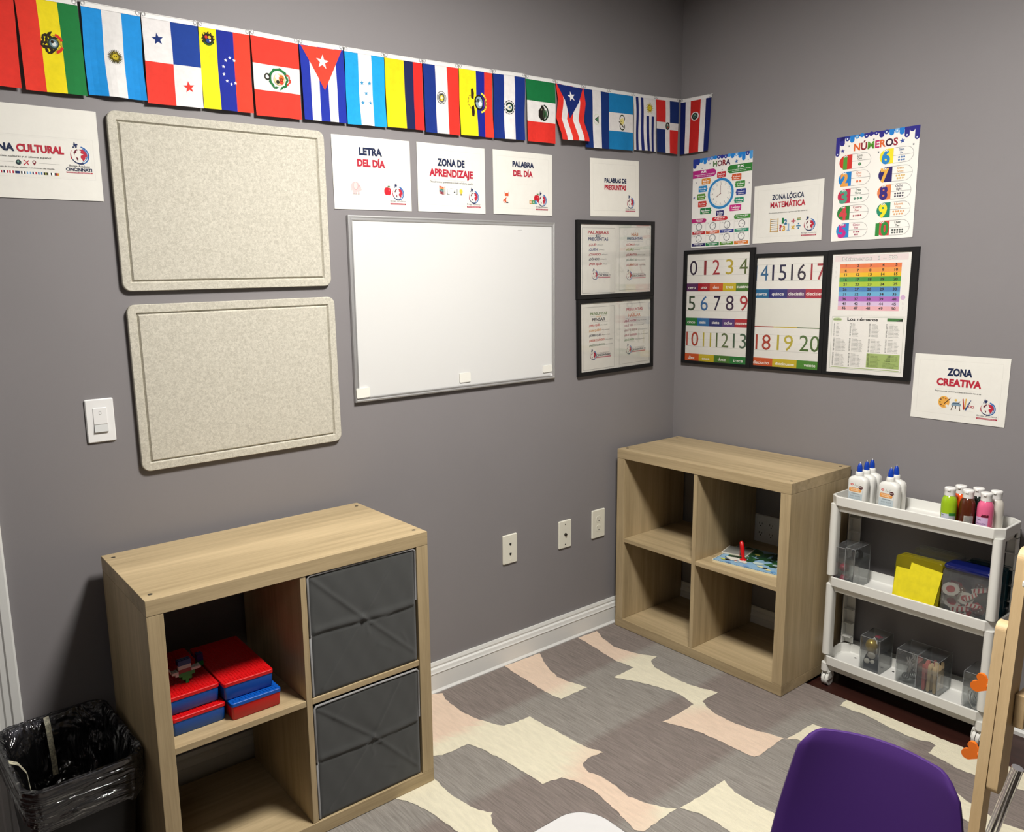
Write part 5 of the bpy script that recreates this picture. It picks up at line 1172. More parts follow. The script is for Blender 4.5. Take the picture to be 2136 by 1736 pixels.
def fl_ecuador(f):
    f.vbars(['#eee01c', '#1b2590', '#e03a2c'], [2, 1, 1]); cx, cy = 82, 108
    f.poly([(48, 68), (56, 66), (60, 80), (58, 100), (48, 96)], '#2a1a14', 2, False); f.poly([(48, 152), (56, 154), (60, 140), (58, 118), (48, 124)], '#2a1a14', 2, False)
    f.ring(cx + 2, cy, 27, 33, -80, 80, '#e8d84a', 2, 14); f.ring(cx + 2, cy, 24, 27, -70, 70, '#2b2b2b', 2, 12); f.disc(cx - 2, cy, 20, '#1f1a18', 3, 24); f.disc(cx - 2, cy, 15, '#8ca4b0', 4, 19); f.disc(cx + 2, cy + 4, 8, '#dfe6e8', 5); f.disc(cx - 6, cy - 6, 6, '#3a4a44', 5); f.leaves(cx - 20, cy, 26, 110, 250, 7, '#b09a28', 1, 6); f.leaves(cx + 12, cy, 20, -50, 50, 4, '#c0402c', 5, 6); f.disc(65, cy - 3, 4, '#2a1a14', 5)
def fl_salvador(f):
    f.vbars(['#16307f', '#e6e3e2', '#16307f']); cx, cy = 69, 112
    f.ring(cx, cy, 20, 23, 0, 360, '#26302c', 1, 26)
    for k in range(13): a = 2 * PI * k / 13; f.disc(cx + 21.5 * math.cos(a), cy + 21.5 * math.sin(a), 1.6, '#e6e3e2', 2, n=6)
    f.ring(cx, cy, 10, 17, -150, 150, '#23482f', 2, 20); f.leaves(cx, cy, 14, -150, 150, 13, '#16241c', 3, 5); f.poly([(cx - 10, cy), (cx + 6, cy - 9), (cx + 6, cy + 9)], '#d8d4a8', 3, False); f.poly([(cx - 5, cy), (cx + 4, cy - 5), (cx + 4, cy + 5)], '#4a6a8a', 4, False)
def fl_mexico(f):
    f.hbars(['#14703c', '#e4e1de', '#dc332a']); cx, cy = 76, 115
    f.ring(cx, cy, 23, 28, -70, 80, '#20301f', 2, 16); f.leaves(cx, cy, 26, -75, 85, 11, '#1a2a1c', 3, 5); f.poly([(cx - 4, cy - 26), (cx + 6, cy - 18), (cx + 12, cy + 4), (cx + 6, cy + 24), (cx - 8, cy + 26), (cx - 20, cy + 12), (cx - 20, cy - 6), (cx - 12, cy - 14)], '#1f1a14', 2, False); f.poly([(cx + 2, cy - 12), (cx + 9, cy - 2), (cx + 4, cy + 18), (cx - 1, cy + 10)], '#33492f', 3, False); f.disc(cx - 6, cy - 10, 3, '#8a8468', 3); f.disc(cx + 14, cy + 4, 4, '#2f5a36', 3, 14)
def fl_puerto_rico(f):
    f.vbars(['#e0342a', '#e6e3e2', '#e0342a', '#e6e3e2', '#e0342a']); f.poly([(4, HEM), (FW - 4, HEM), (70, 132)], '#172a6f', 1); f.star(70, 50, 20, '#ece9e6', 2, -100)
def fl_nicaragua(f):
    f.vbars(['#14306f', '#e0ddda', '#14306f']); cx, cy = 68, 112; f.disc(cx, cy, 17, '#cfd4b8', 1, 19); f.disc(cx, cy, 14.5, '#e0ddda', 2, 17); f.poly([(cx - 11, cy), (cx + 9, cy - 13), (cx + 9, cy + 14)], '#2a3a24', 3, False); f.poly([(cx - 6, cy), (cx + 6, cy - 7), (cx + 6, cy + 8)], '#4a7a5a', 4, False)
def fl_guatemala(f):
    f.hbars(['#1878b0', '#dedad6', '#1878b0']); cx, cy = 73, 113
    f.ring(cx + 2, cy - 14, 11, 15, 140, 400, '#2c3a1c', 2, 14); f.ring(cx + 2, cy + 15, 11, 15, -40, 220, '#2c3a1c', 2, 14); f.leaves(cx + 2, cy - 14, 13, 120, 400, 9, '#20260f', 3, 4); f.leaves(cx + 2, cy + 15, 13, -30, 210, 8, '#20260f', 3, 4); f.poly([(cx - 10, cy - 10), (cx + 6, cy - 18), (cx + 12, cy), (cx + 2, cy + 12), (cx - 8, cy + 8)], '#d8ca7a', 3, False); f.line2 = None
    f.poly([(cx - 18, cy - 2), (cx - 15, cy - 4), (cx + 12, cy + 18), (cx + 9, cy + 20)], '#3a2f18', 4, False)
def fl_uruguay(f):
    f.rect(0, 0, FW, FH, '#dfdcda')
    for k in range(4): w = FW / 9; f.rect((2 * k + 1) * w, 0 if k < 2 else 78, (2 * k + 2) * w, FH, '#1d2766', 1)
    f.sun(98, 47, 25, '#b8a018', 2, 16); f.disc(98, 47, 12, '#8f7c14', 3); f.disc(98, 47, 9.5, '#d2ba2a', 4); f.disc(96, 47, 2, '#5a4c10', 5)
def fl_dominicana(f):
    f.rect(0, 0, FW, FH, '#dedbd8'); f.rect(0, 0, 58, 95, '#cf2c28', 1); f.rect(84, 0, FW, 95, '#152c66', 1); f.rect(0, 123, 58, FH, '#152c66', 1); f.rect(84, 123, FW, FH, '#cf2c28', 1); cx, cy = 70, 109
    f.disc(cx, cy, 12, '#1f1f1c', 2, 15); f.disc(cx - 1, cy + 1, 8, '#5a6a5a', 3, 10); f.disc(cx - 2, cy - 5, 4, '#c8c4bc', 4); f.disc(cx + 1, cy + 5, 3.4, '#a83a30', 4); f.leaves(cx, cy, 11, 60, 480, 9, '#1a1a16', 4, 4)
def fl_costa_rica(f):
    f.vbars(['#101c5a', '#dedad8', '#b82420', '#dedad8', '#101c5a'], [1, 1, 2, 1, 1]); cx, cy = 69, 72
    f.disc(cx, cy, 19, '#e4dede', 1, 17); f.disc(cx, cy, 14, '#1f2f24', 2, 13); f.disc(cx, cy, 8, '#5f8a72', 3, 8); f.disc(cx + 1, cy + 2, 4, '#2a3a44', 4); f.leaves(cx, cy, 12, 0, 330, 9, '#162018', 3, 4)
FLAGS = [
 ('red flag', fl_red, [(-2.587, 2.149), (-2.4467, 2.1494), (-2.4486, 1.9302), (-2.589, 1.930)], 'all red in view, cut by the left edge', .002, 1.3),
 ('flag', fl_bolivia, [(-2.444, 2.147), (-2.309, 2.147), (-2.305, 1.930), (-2.440, 1.928)], 'red, yellow and green flag with a coat of arms, second from the left', .002, .5),
 ('flag', fl_argentina, [(-2.302, 2.148), (-2.163, 2.147), (-2.163, 1.935), (-2.301, 1.934)], 'light blue and white striped flag with a golden sun', .0045, 2.2),
 ('flag', fl_panama, [(-2.160, 2.147), (-2.017, 2.148), (-2.017, 1.932), (-2.162, 1.929)], 'quartered white, blue and red flag with two stars', .002, .2),
 ('flag', fl_venezuela, [(-2.015, 2.148), (-1.874, 2.149), (-1.877, 1.934), (-2.015, 1.933)], 'yellow, blue and red flag with an arc of white stars', .002, 2.6),
 ('flag', fl_peru, [(-1.872, 2.150), (-1.730, 2.148), (-1.731, 1.932), (-1.869, 1.930)], 'red, white and red flag with a green wreath emblem', .002, 1.1),
 ('flag', fl_cuba, [(-1.727, 2.148), (-1.585, 2.152), (-1.584, 1.936), (-1.723, 1.934)], 'blue striped flag with a white star in a red triangle', .002, 0.),
 ('flag', fl_honduras, [(-1.581, 2.151), (-1.444, 2.153), (-1.443, 1.938), (-1.580, 1.935)], 'light blue and white flag with five small blue stars', .003, 1.9),
 ('flag', fl_colombia, [(-1.442, 2.153), (-1.303, 2.155), (-1.302, 1.942), (-1.440, 1.940)], 'plain yellow, navy and red flag without emblem', .002, 2.2),
 ('flag', fl_paraguay, [(-1.300, 2.156), (-1.160, 2.160), (-1.159, 1.939), (-1.298, 1.938)], 'blue, white and red flag with a round seal', .002, .8),
 ('flag', fl_ecuador, [(-1.157, 2.161), (-1.016, 2.163), (-1.016, 1.944), (-1.153, 1.942)], 'yellow, blue and red flag with a condor crest', .0035, 2.5),
 ('flag', fl_salvador, [(-1.013, 2.164), (-0.869, 2.169), (-0.871, 1.948), (-1.013, 1.944)], 'navy and white flag with a round green crest', .0035, 1.4),
 ('flag', fl_mexico, [(-0.864, 2.166), (-0.725, 2.168), (-0.725, 1.949), (-0.861, 1.947)], 'green, white and red flag with a dark eagle', .002, .3),
 ('flag', fl_puerto_rico, [(-0.722, 2.168), (-0.581, 2.166), (-0.566, 1.969), (-0.708, 1.963)], 'kinked red striped flag with a white star in a blue triangle', .002, 0.),
 ('flag', fl_nicaragua, [(-0.579, 2.168), (-0.443, 2.169), (-0.441, 1.953), (-0.571, 1.950)], 'dark blue and white flag with a small green triangle emblem', .002, 1.2),
 ('flag', fl_guatemala, [(-0.443, 2.169), (-0.306, 2.172), (-0.306, 1.958), (-0.441, 1.954)], 'blue, white and blue banded flag with a scroll wreath', .0015, 2.),
 ('flag', fl_uruguay, [(-0.306, 2.172), (-0.171, 2.175), (-0.163, 1.965), (-0.300, 1.962)], 'narrow navy striped flag with a yellow sun', .0035, 1.),
 ('flag', fl_dominicana, [(-0.169, 2.176), (-0.025, 2.182), (-0.031, 1.965), (-0.163, 1.965)], 'red and blue quartered flag with a white cross, last before the corner', .002, .6),
 ('flag', fl_costa_rica, [(-0.004, 2.181), (-0.152, 2.176), (-0.147, 1.963), (-0.009, 1.965)], 'blue, white and red striped flag alone on the right wall', .0025, 1.7),
]
def make_flag(idx, art, q, label, amp, ph):
    right = idx == 18
    mid = ((q[0][0] + q[1][0]) / 2, (q[0][1] + q[1][1]) / 2)
    L2 = [((mid[0] - x) if right else (x - mid[0]), z - mid[1]) for x, z in q]
    t = thing('flag', label, 'flag', (-.0005, mid[0], mid[1]) if right else (mid[0], -.0005, mid[1]), (0, 0, RZ if right else 0), 'flags on the string')
    fold = idx == 13
    def at(x, y, lev):
        s, v = x / FW, y / FH
        a = tuple(L2[0][k] + (L2[1][k] - L2[0][k]) * s for k in (0, 1)); b = tuple(L2[3][k] + (L2[2][k] - L2[3][k]) * s for k in (0, 1))
        px, pz = a[0] + (b[0] - a[0]) * v, a[1] + (b[1] - a[1]) * v
        d = .0065 + .006 * v + amp * v * math.sin(2 * PI * (1.3 * s + .35 * v) + ph) + amp * .5 * math.sin(PI * v) * math.sin(5 * v + ph)
        sh = 0.0
        if fold:
            k = max(0, 1 - abs(v - .62) / .30); d += .016 * v - .010 * k; px -= .010 * k
        px += .0035 * amp / .002 * .5 * math.sin(3.3 * v + ph) * v * (1 - v) * 2
        return (px, -(d + lev * .00035), pz)
    f = Flag(); art(f)
    m = MB()
    for n_, (pts, c, lev, cut) in enumerate(f.it):
        lev = lev + .02 * (n_ % 40)
        for pc in (tess(pts, 14.0, 13.4375) if cut else [pts]):
            m.add([at(x, y, lev) for x, y in pc], [tuple(range(len(pc) - 1, -1, -1))], 0, c, True)
    m.build('cloth', M_cloth, t)
    h = MB(); n = 10; top = [at(FW * k / n, -2.5, 2.2) for k in range(n + 1)]; bot = [at(FW * k / n, HEM - 1, 2.2) for k in range(n + 1)]
    h.loft([[p for p in top], [p for p in bot]], False, False, closed=False); 
    h.loft([[(x, y + .004, z) for x, y, z in bot], [(x, y + .004, z) for x, y, z in top], top], False, False, closed=False, smooth=False)
    h.build('header_tape', M_hem, t)
    for x in (6.0, FW - 6.0):
        c = at(x, 2.0, 5.5); m = MB(); m.tube([(c[0] + .0042 * math.cos(a), c[1], c[2] + .0048 * math.sin(a)) for a in [2 * PI * k / 14 for k in range(14)]], .0011, 6, closed=True); m.build('loop', M_loop, t)
    return t
for i, (nm, art, q, label, amp, ph) in enumerate(FLAGS):
    make_flag(i, art, q, 'red flag at the far left of the string, cut by the view edge' if i == 0 else label, amp, ph)
cd = MB()
pts = [(-3.3, -.0075, 2.151), (-2.6, -.0075, 2.150)]
for k in range(18): q = FLAGS[k][2]; pts += [(q[0][0], -.0075, q[0][1] + .001), (q[1][0], -.0075, q[1][1] + .001)]
pts = sorted(pts, key=lambda p: p[0]) + [(-.0085, -.0085, 2.183), (-.0075, -.03, 2.182), (-.0075, -.158, 2.1785)]
cd.tube(pts, .0011, 6)
tag(cd.build('bunting_cord', mat('white_cord', (0.75, 0.74, 0.72), rough=0.7)), 'thin white cord the row of flags hangs from', 'cord')

# ------------------------------------------------------------------ puzzle board in the corner shelf
PZ = RZT + SHH / 2 + .008 + .0003
def puzzle():
    a = math.atan2(-.253, .036); c, s = math.cos(a), math.sin(a)
    ox, oy = -.358, -.4700; W_, D_ = .283, .225
    t = thing('puzzle_board', 'colourful wooden sea picture puzzle board with a white rim in the corner shelf', 'puzzle', (ox, oy, PZ), (0, 0, a))
    m = MB(); m.prism(rrect(W_, D_, .010, 4, W_ / 2, D_ / 2), XY, 0, .008, 0, lin('#e6d9b4'))
    m.prism(rrect(W_ - .006, D_ - .006, .008, 4, W_ / 2, D_ / 2), XY, .0081, .0084, 0, lin('#8fb4cf'))
    rn = random.Random(3)
    z = [0.0085]
    def blob(x, y, r, col, ry=None, k=10, wob=.25, rot=0):
        z[0] += .00002
        P = []
        for i in range(k):
            q = 2 * PI * i / k; rr = 1 + rn.uniform(-wob, wob); u, v = r * rr * math.cos(q), (ry or r) * rr * math.sin(q)
            P.append((x + u * math.cos(rot) - v * math.sin(rot), y + u * math.sin(rot) + v * math.cos(rot), z[0]))
        m.add(P, [tuple(range(k))], 0, lin(col))
    for i in range(70): blob(rn.uniform(.02, W_ - .02), rn.uniform(.075, D_ - .02), rn.uniform(.012, .030), rn.choice(['#1c3a20', '#26502c', '#16281a', '#38683a', '#2a4a3a']), rn.uniform(.008, .016), 10, .35, rn.uniform(0, 3))
    for x, y, r, c_ in ((.06, .06, .028, '#e4e2d6'), (.10, .052, .02, '#dcdcd2'), (.03, .035, .011, '#cfd45a'), (.05, .038, .012, '#1c1c1c'), (.085, .035, .01, '#e8e6da'), (.15, .07, .022, '#c8dad2'), (.17, .045, .014, '#e2deb0'), (.19, .04, .010, '#241a16'), (.205, .03, .011, '#e2d89a'),
                        (.235, .075, .018, '#dfe6e8'), (.25, .045, .016, '#3a6a44'), (.23, .02, .011, '#6aa0d0'), (.13, .018, .014, '#7aa6d6'), (.06, .015, .012, '#78a0cc'), (.26, .02, .010, '#4a7a3a'), (.21, .09, .014, '#b0c4c8'), (.11, .155, .012, '#b8b45a'), (.075, .045, .006, '#a83a40')):
        blob(x, y, r, c_, r * .62, 12, .22, rn.uniform(-.4, .4))
    for i in range(34):
        for yy in (.0055, D_ - .0055): m.add([(.010 + i * .0079, yy - .0012, .0089), (.0145 + i * .0079, yy - .0012, .0089), (.0145 + i * .0079, yy + .0012, .0089), (.010 + i * .0079, yy + .0012, .0089)], [(0, 1, 2, 3)], 0, lin('#23302a'))
    for i in range(26):
        for xx in (.0055, W_ - .0055): m.add([(xx - .0012, .010 + i * .0079, .0089), (xx + .0012, .010 + i * .0079, .0089), (xx + .0012, .0145 + i * .0079, .0089), (xx - .0012, .0145 + i * .0079, .0089)], [(0, 1, 2, 3)], 0, lin('#23302a'))
    m.build('board', M_ink, t)
    # flat square piece lying on the board
    px, py = -.212, -.487
    t2 = thing('picture_tile', 'flat pale picture tile lying on the back of the puzzle board', 'tile', (px, py, PZ + .0093), (0, 0, a + .12))
    m = MB(); m.box(-.048, .048, -.045, .045, 0, .004, 0, lin('#ded8c8')); m.box(-.044, .044, -.041, .041, .0041, .0043, 0, lin('#8c8c86')); m.build('tile', M_ink, t2)
    t3 = thing('magnet_wand', 'red toy magnet wand standing upright on the puzzle board', 'toy', (-.274, -.552, PZ + .0092))
    m = MB(); m.lathe([(.0125, 0), (.0125, .0022), (.0085, .004), (.0062, .006)], 20); m.build('foot', M_red_pl, t3)
    m = MB(); m.tube([(0, 0, .005), (.002, .004, .02), (.006, .010, .045), (.010, .0165, .062), (.011, .018, .068)], [.0055, .0068, .0078, .0075, .003], 14); m.build('handle', M_red_pl, t3)
    m = MB(); m.tube([(.010, .017, .066), (.018, .027, .062), (.022, .031, .045), (.020, .028, .02), (.021, .029, .0008)], .0009, 6); m.build('string', M_red_pl, t3)
puzzle()

# ------------------------------------------------------------------ rolling cart
M_cart = mat('cart_plastic', (0.78, 0.775, 0.73), rough=0.4, spec=0.4)
CX0, CX1, CY0, CY1 = -0.192, -0.028, -1.352, -0.826      # footprint
def cart():
    t = thing('rolling_cart', 'white three tier plastic rolling cart against the right wall', 'cart', ((CX0 + CX1) / 2, (CY0 + CY1) / 2, 0))
    ox, oy = (CX0 + CX1) / 2, (CY0 + CY1) / 2; wx, wy = CX1 - CX0, CY1 - CY0
    def oct(g, ch):
        hx, hy = wx / 2 + g, wy / 2 + g
        return [(hx - ch, -hy), (hx, -hy + ch), (hx, hy - ch), (hx - ch, hy), (-hx + ch, hy), (-hx, hy - ch), (-hx, -hy + ch), (-hx + ch, -hy)]
    ch = .024
    for zt in (.706, .413, .116):
        m = MB()
        R = lambda g, z, c=ch: [(a, b, z) for a, b in oct(g, c)]
        m.loft([R(-.014, zt - .056, .016), R(-.006, zt - .034), R(0, zt - .033), R(.0015, zt - .002), R(0, zt), R(-.0045, zt), R(-.0075, zt - .030), R(-.012, zt - .0335, .018)], True, True, smooth=False)
        tr = m.build('tray', M_cart, t, bevel=.0012)
        d = MB()
        if zt < .2:
            for k in range(4):
                for q in (-1, 1): d.lathe([(.004, 0), (.004, .0004)], 10, (q * .045, -.2 + k * .133, zt - .0334))
            d.build('drain_holes', M_dark, tr)
    def post(sx, sy, z0, z1):
        m = MB(); w1, w2 = .021, .0135
        cx, cy = sx * (wx / 2 - w1), sy * (wy / 2 - w2)
        def ring(z, k=1.0):
            P = rrect(2 * w1 * k, 2 * w2 * k, .0115 * k, 5)
            return [(cx + a, cy + b, z) for a, b in P]
        m.loft([ring(z0), ring(z1, .96)], True, True); return m.build('post', M_cart, t)
    for sx in (-1, 1):
        for sy in (-1, 1):
            for z0, z1 in ((.120, .382), (.417, .675), (.055, .084)):
                if sx < 0: post(sx, sy, z0, z1)
                else:
                    m = MB(); y0 = sy * (wy / 2 - .003); y1 = sy * (wy / 2 - .036); ya, yb = min(y0, y1), max(y0, y1)
                    m.box(wx / 2 - .008, wx / 2 - .003, ya, yb, z0, z1); xa = wx / 2 - .030
                    yo = y0 - sy * .0; m.box(xa, wx / 2 - .003, min(yo, yo - sy * .004), max(yo, yo - sy * .004), z0, z1)
                    if z1 - z0 > .1:
                        for k in range(5): zz = z0 + (z1 - z0) * (k + .5) / 5; m.box(xa, wx / 2 - .004, ya, yb, zz, zz + .0025)
                    m.build('post', M_cart, t)
            c = MB(); cx, cy = sx * (wx / 2 - .020), sy * (wy / 2 - .020)
            c.prism([(cx + .024 * math.cos(a), .026 + .024 * math.sin(a)) for a in [2 * PI * k / 24 for k in range(24)]][0:0] or [(-.0185, .055), (.0185, .055)] and [(cx - .021, .024), (cx - .019, .040), (cx - .012, .054), (cx + .012, .054), (cx + .019, .040), (cx + .019, .030)], lambda a, b, h: (a, h, b), cy - .013, cy - .011)
            c.prism([(cx - .021, .024), (cx - .019, .040), (cx - .012, .054), (cx + .012, .054), (cx + .019, .040), (cx + .019, .030)], lambda a, b, h: (a, h, b), cy + .011, cy + .013)
            c.box(cx - .012, cx + .012, cy - .0125, cy + .0125, .046, .056)
            cs_ = c.build('caster', M_cart, t, bevel=.001)
            for q in (-1, 1):
                m = MB(); m.prism([(cx - .001 + .0225 * math.cos(a), .0225 + .0225 * math.sin(a)) for a in [2 * PI * k / 26 for k in range(26)]], lambda a, b, h: (a, h, b), cy + (-.0105 if q < 0 else .001), cy + (-.001 if q < 0 else .0105)); m.build('wheel', M_cart, cs_)
    return t
cart()
T1, T2, T3 = .6727, .3797, .0827      # tray floors

# glue bottles
M_glue = mat('glue_white', (0.82, 0.815, 0.77), rough=0.35, spec=0.45)
M_nozzle = mat('blue_nozzle', (0.004, 0.05, 0.42), rough=0.3)
def glue(label, x, y, rz, labelled):
    t = thing('glue_bottle', label, 'bottle', (x, y, T1), (0, 0, RZ + rz), 'white glue bottles on the cart')
    m = MB(); R = lambda w_, d, z, r: [(a, b, z) for a, b in rrect(w_, d, r, 5)]
    m.loft([R(.060, .030, 0, .010), R(.066, .034, .004, .012), R(.066, .034, .086, .012), R(.063, .033, .094, .012), R(.052, .030, .1005, .012), R(.034, .026, .104, .012), R(.026, .026, .106, .0129)], True, True)
    m.build('bottle_body', M_glue, t)
    m = MB(); m.lathe([(.0125, .1055), (.0128, .108), (.0122, .1185), (.0108, .1205), (.0075, .121)], 22); m.build('collar', M_glue, t)
    m = MB(); m.lathe([(.0086, .1205), (.0088, .128), (.0080, .137), (.0050, .1465), (.0025, .150)], 16); m.build('nozzle', M_nozzle, t)
    m = MB(); m.lathe([(.0011, .1495), (.0008, .154), (.0004, .1545)], 8); m.build('tip', M_glue, t)
    if labelled:
        p = Page(); g = '#c3cfd4'
        p.poly([(-27, 8), (20, 8), (22, 60), (18, 74), (-20, 82), (-25, 76)], g, 1); p.poly([(-25, 50), (20, 46), (22, 84), (-24, 86)], '#e8e8e2', 2)
        p.disc(-15, 77, 5, '#cf4a44', 3, 4); p.text('Ad', -18, 75.6, -12, 3.4, '#f6e8e4', 'b', 4)
        p.text('l', -6, 72, -5, 9, '#6f8a5a', 'r', 4, .3); p.arc(2, 76, 3, 4, 180, 340, '#5a5a5a', 4, 8); p.line(8, 72, 10, 82, .7, '#5a5a5a', 4)
        p.poly(rrect(42, 15, 5, 3, -3, 59), '#d08a54', 3); p.poly(rrect(40, 13, 4.5, 3, -3, 59), '#efa24f', 4); p.text('WHITE GLUE', -20, 60, 12, 4.2, '#fbeccb', 'b', 5); p.text('SCHOOL', -17, 54.4, 10, 4, '#fbeccb', 'b', 5)
        p.disc(15, 69, 8.4, '#f0ece6', 5, 7.2); p.disc(15, 69, 7.4, '#4a1416', 6, 6.4); p.text('EASY', 9.5, 67.4, 20.5, 3.4, '#f0e6e0', 'b', 7)
        p.text('WASHABLE', -16, 44, 12, 3.4, '#7a868c', 'b', 3); p.text('NO RUN', -18, 34, 14, 5.2, '#9aa8ae', 'b', 3); p.text('DRIES CLEAR', -22, 27, 16, 3.8, '#9aa8ae', 'r', 3)
        p.poly([(-6, 8), (12, 8), (8, 14), (0, 14)], '#c23a3a', 3); p.text('4 FL OZ', -24, 14, -14, 2.6, '#8a969a', 'r', 3)
        m = MB(); p.onto(m, .01702); m.build('label_print', M_ink, t)
    return t
glue('white glue bottle with orange label, frontmost of the left three', -.140, -.897, .02, True)
glue('plain white glue bottle right behind the front left labelled one', -.098, -.900, .0, False)
glue('plain white glue bottle at the back of the left three', -.058, -.899, .0, False)
glue('white glue bottle with orange label, front of the right pair', -.139, -1.000, -.02, True)
glue('plain white glue bottle behind the right labelled one', -.092, -.996, .0, False)

# paint bottles
M_cap = mat('white_cap', (0.84, 0.83, 0.80), rough=0.35)
def paint(label, x, y, col, stick, rz=0.0, nm=''):
    t = thing('paint_bottle', label, 'bottle', (x, y, T1), (0, 0, RZ + rz), 'paint bottles on the cart')
    m = MB(); m.lathe([(.018, 0), (.0215, .003), (.0222, .006), (.0222, .076), (.0212, .086), (.0185, .094), (.0150, .0995), (.0135, .102)], 28)
    m.build('bottle_body', mat('paint_' + nm, col, rough=0.16, spec=0.5, coat=0.3), t)
    m = MB(); m.lathe([(.0150, .1015), (.0152, .104), (.0150, .1165), (.0158, .1185), (.0160, .124), (.0150, .1265), (.0110, .1275)], 26); m.box(-.004, .004, -.0185, -.0145, .1185, .1215); m.build('flip_cap', M_cap, t)
    if stick:
        m = MB()
        def at(u, v, k): a = u / 22.3 - PI / 2; return (.0224 * math.cos(a) * (1 + k * .004), .0224 * math.sin(a) * (1 + k * .004), v / 1000)
        def cell(x0, y0, x1, y1, c, k):
            n = max(1, int((x1 - x0) / 3)); 
            for i in range(n): a0, a1 = x0 + (x1 - x0) * i / n, x0 + (x1 - x0) * (i + 1) / n; m.add([at(a0, y0, k), at(a1, y0, k), at(a1, y1, k), at(a0, y1, k)], [(0, 1, 2, 3)], 0, lin(c))
        def words(s, x0, y, x1, h, c):
            p = Page(); p.text(s, x0, y, x1, h, c, 'b')
            for vs, fs, cc, L in p.it: m.add([at(a, b, 3) for a, b in vs], fs, 0, cc)
        for f_ in stick: (cell if f_[0] == 'c' else words)(*f_[1:])
        m.build('label_print', M_ink, t)
    return t
lime = [('c', -18, 5, 24, 46, '#c0c4d2', 0), ('c', 6, 40, 26, 49, '#2f7a33', 1), ('c', 6, 20, 26, 39, '#b9bcc0', 1), ('c', 5, 10, 22, 19, '#e8e8e4', 1), ('c', 8, 11, 20, 18, '#2a2a2a', 2), ('c', -18, 5, 26, 9, '#c49a3a', 2), ('w', 'Nova', -16, 40, -8, 3.6, '#3a3a4a'), ('w', 'Acrylic', -16, 27, 1, 4.2, '#6a6a7a'), ('w', 'LIME GREEN', -16, 21, 1, 3, '#33333f'), ('w', '2 FL OZ', -16, 14, -4, 2.4, '#55555f')]
pink = [('c', -22, 5, 15, 52, '#d2b4d6', 0), ('c', -22, 5, 15, 11, '#e09a3a', 1), ('w', 'Nova', -13, 42, -3, 3.8, '#3a2f4a'), ('w', 'Acrylic', -18, 30, 10, 4.6, '#8a6a9a'), ('w', 'BRIGHT PINK', -18, 23.5, 10, 3.2, '#4a3550'), ('w', 'PEINTURE 59 ML', -16, 18, 8, 2.4, '#6a5570'), ('c', 11, 14, 16, 24, '#3a2a4a', 1)]
pink += [('c', -4 + 2 * k, 53, -2 + 2 * k, 57 + 5 * abs(math.sin(k * 1.3)), '#5a0f22', 1) for k in range(10)]
brown = [('c', -2, 5, 24, 48, '#b8b4ac', 0)] + [('w', 'MADE FOR ARTS AND CRAFTS', 0, 43 - 3.4 * k, 21, 2.2, '#4a4844') for k in range(9)] + [('c', 5, 7, 16, 11, '#2a2824', 1)]
paint('lime green paint bottle, leftmost of the front row', -.160, -1.190, (0.33, 0.52, 0.015), lime, .15, 'lime')
paint('brown paint bottle, middle of the front row', -.148, -1.237, (0.085, 0.018, 0.006), brown, .1, 'brown')
paint('pink paint bottle with lilac label in front', -.144, -1.285, (0.78, 0.13, 0.27), pink, .05, 'pink')
paint('orange paint bottle behind the lime and brown ones', -.108, -1.201, (0.80, 0.09, 0.008), None, 0, 'orange')
paint('dark green paint bottle behind the brown and pink ones', -.100, -1.248, (0.006, 0.016, 0.012), None, 0, 'dark_green')
paint('cream white paint bottle at the right end', -.098, -1.296, (0.72, 0.68, 0.60), None, 0, 'white')

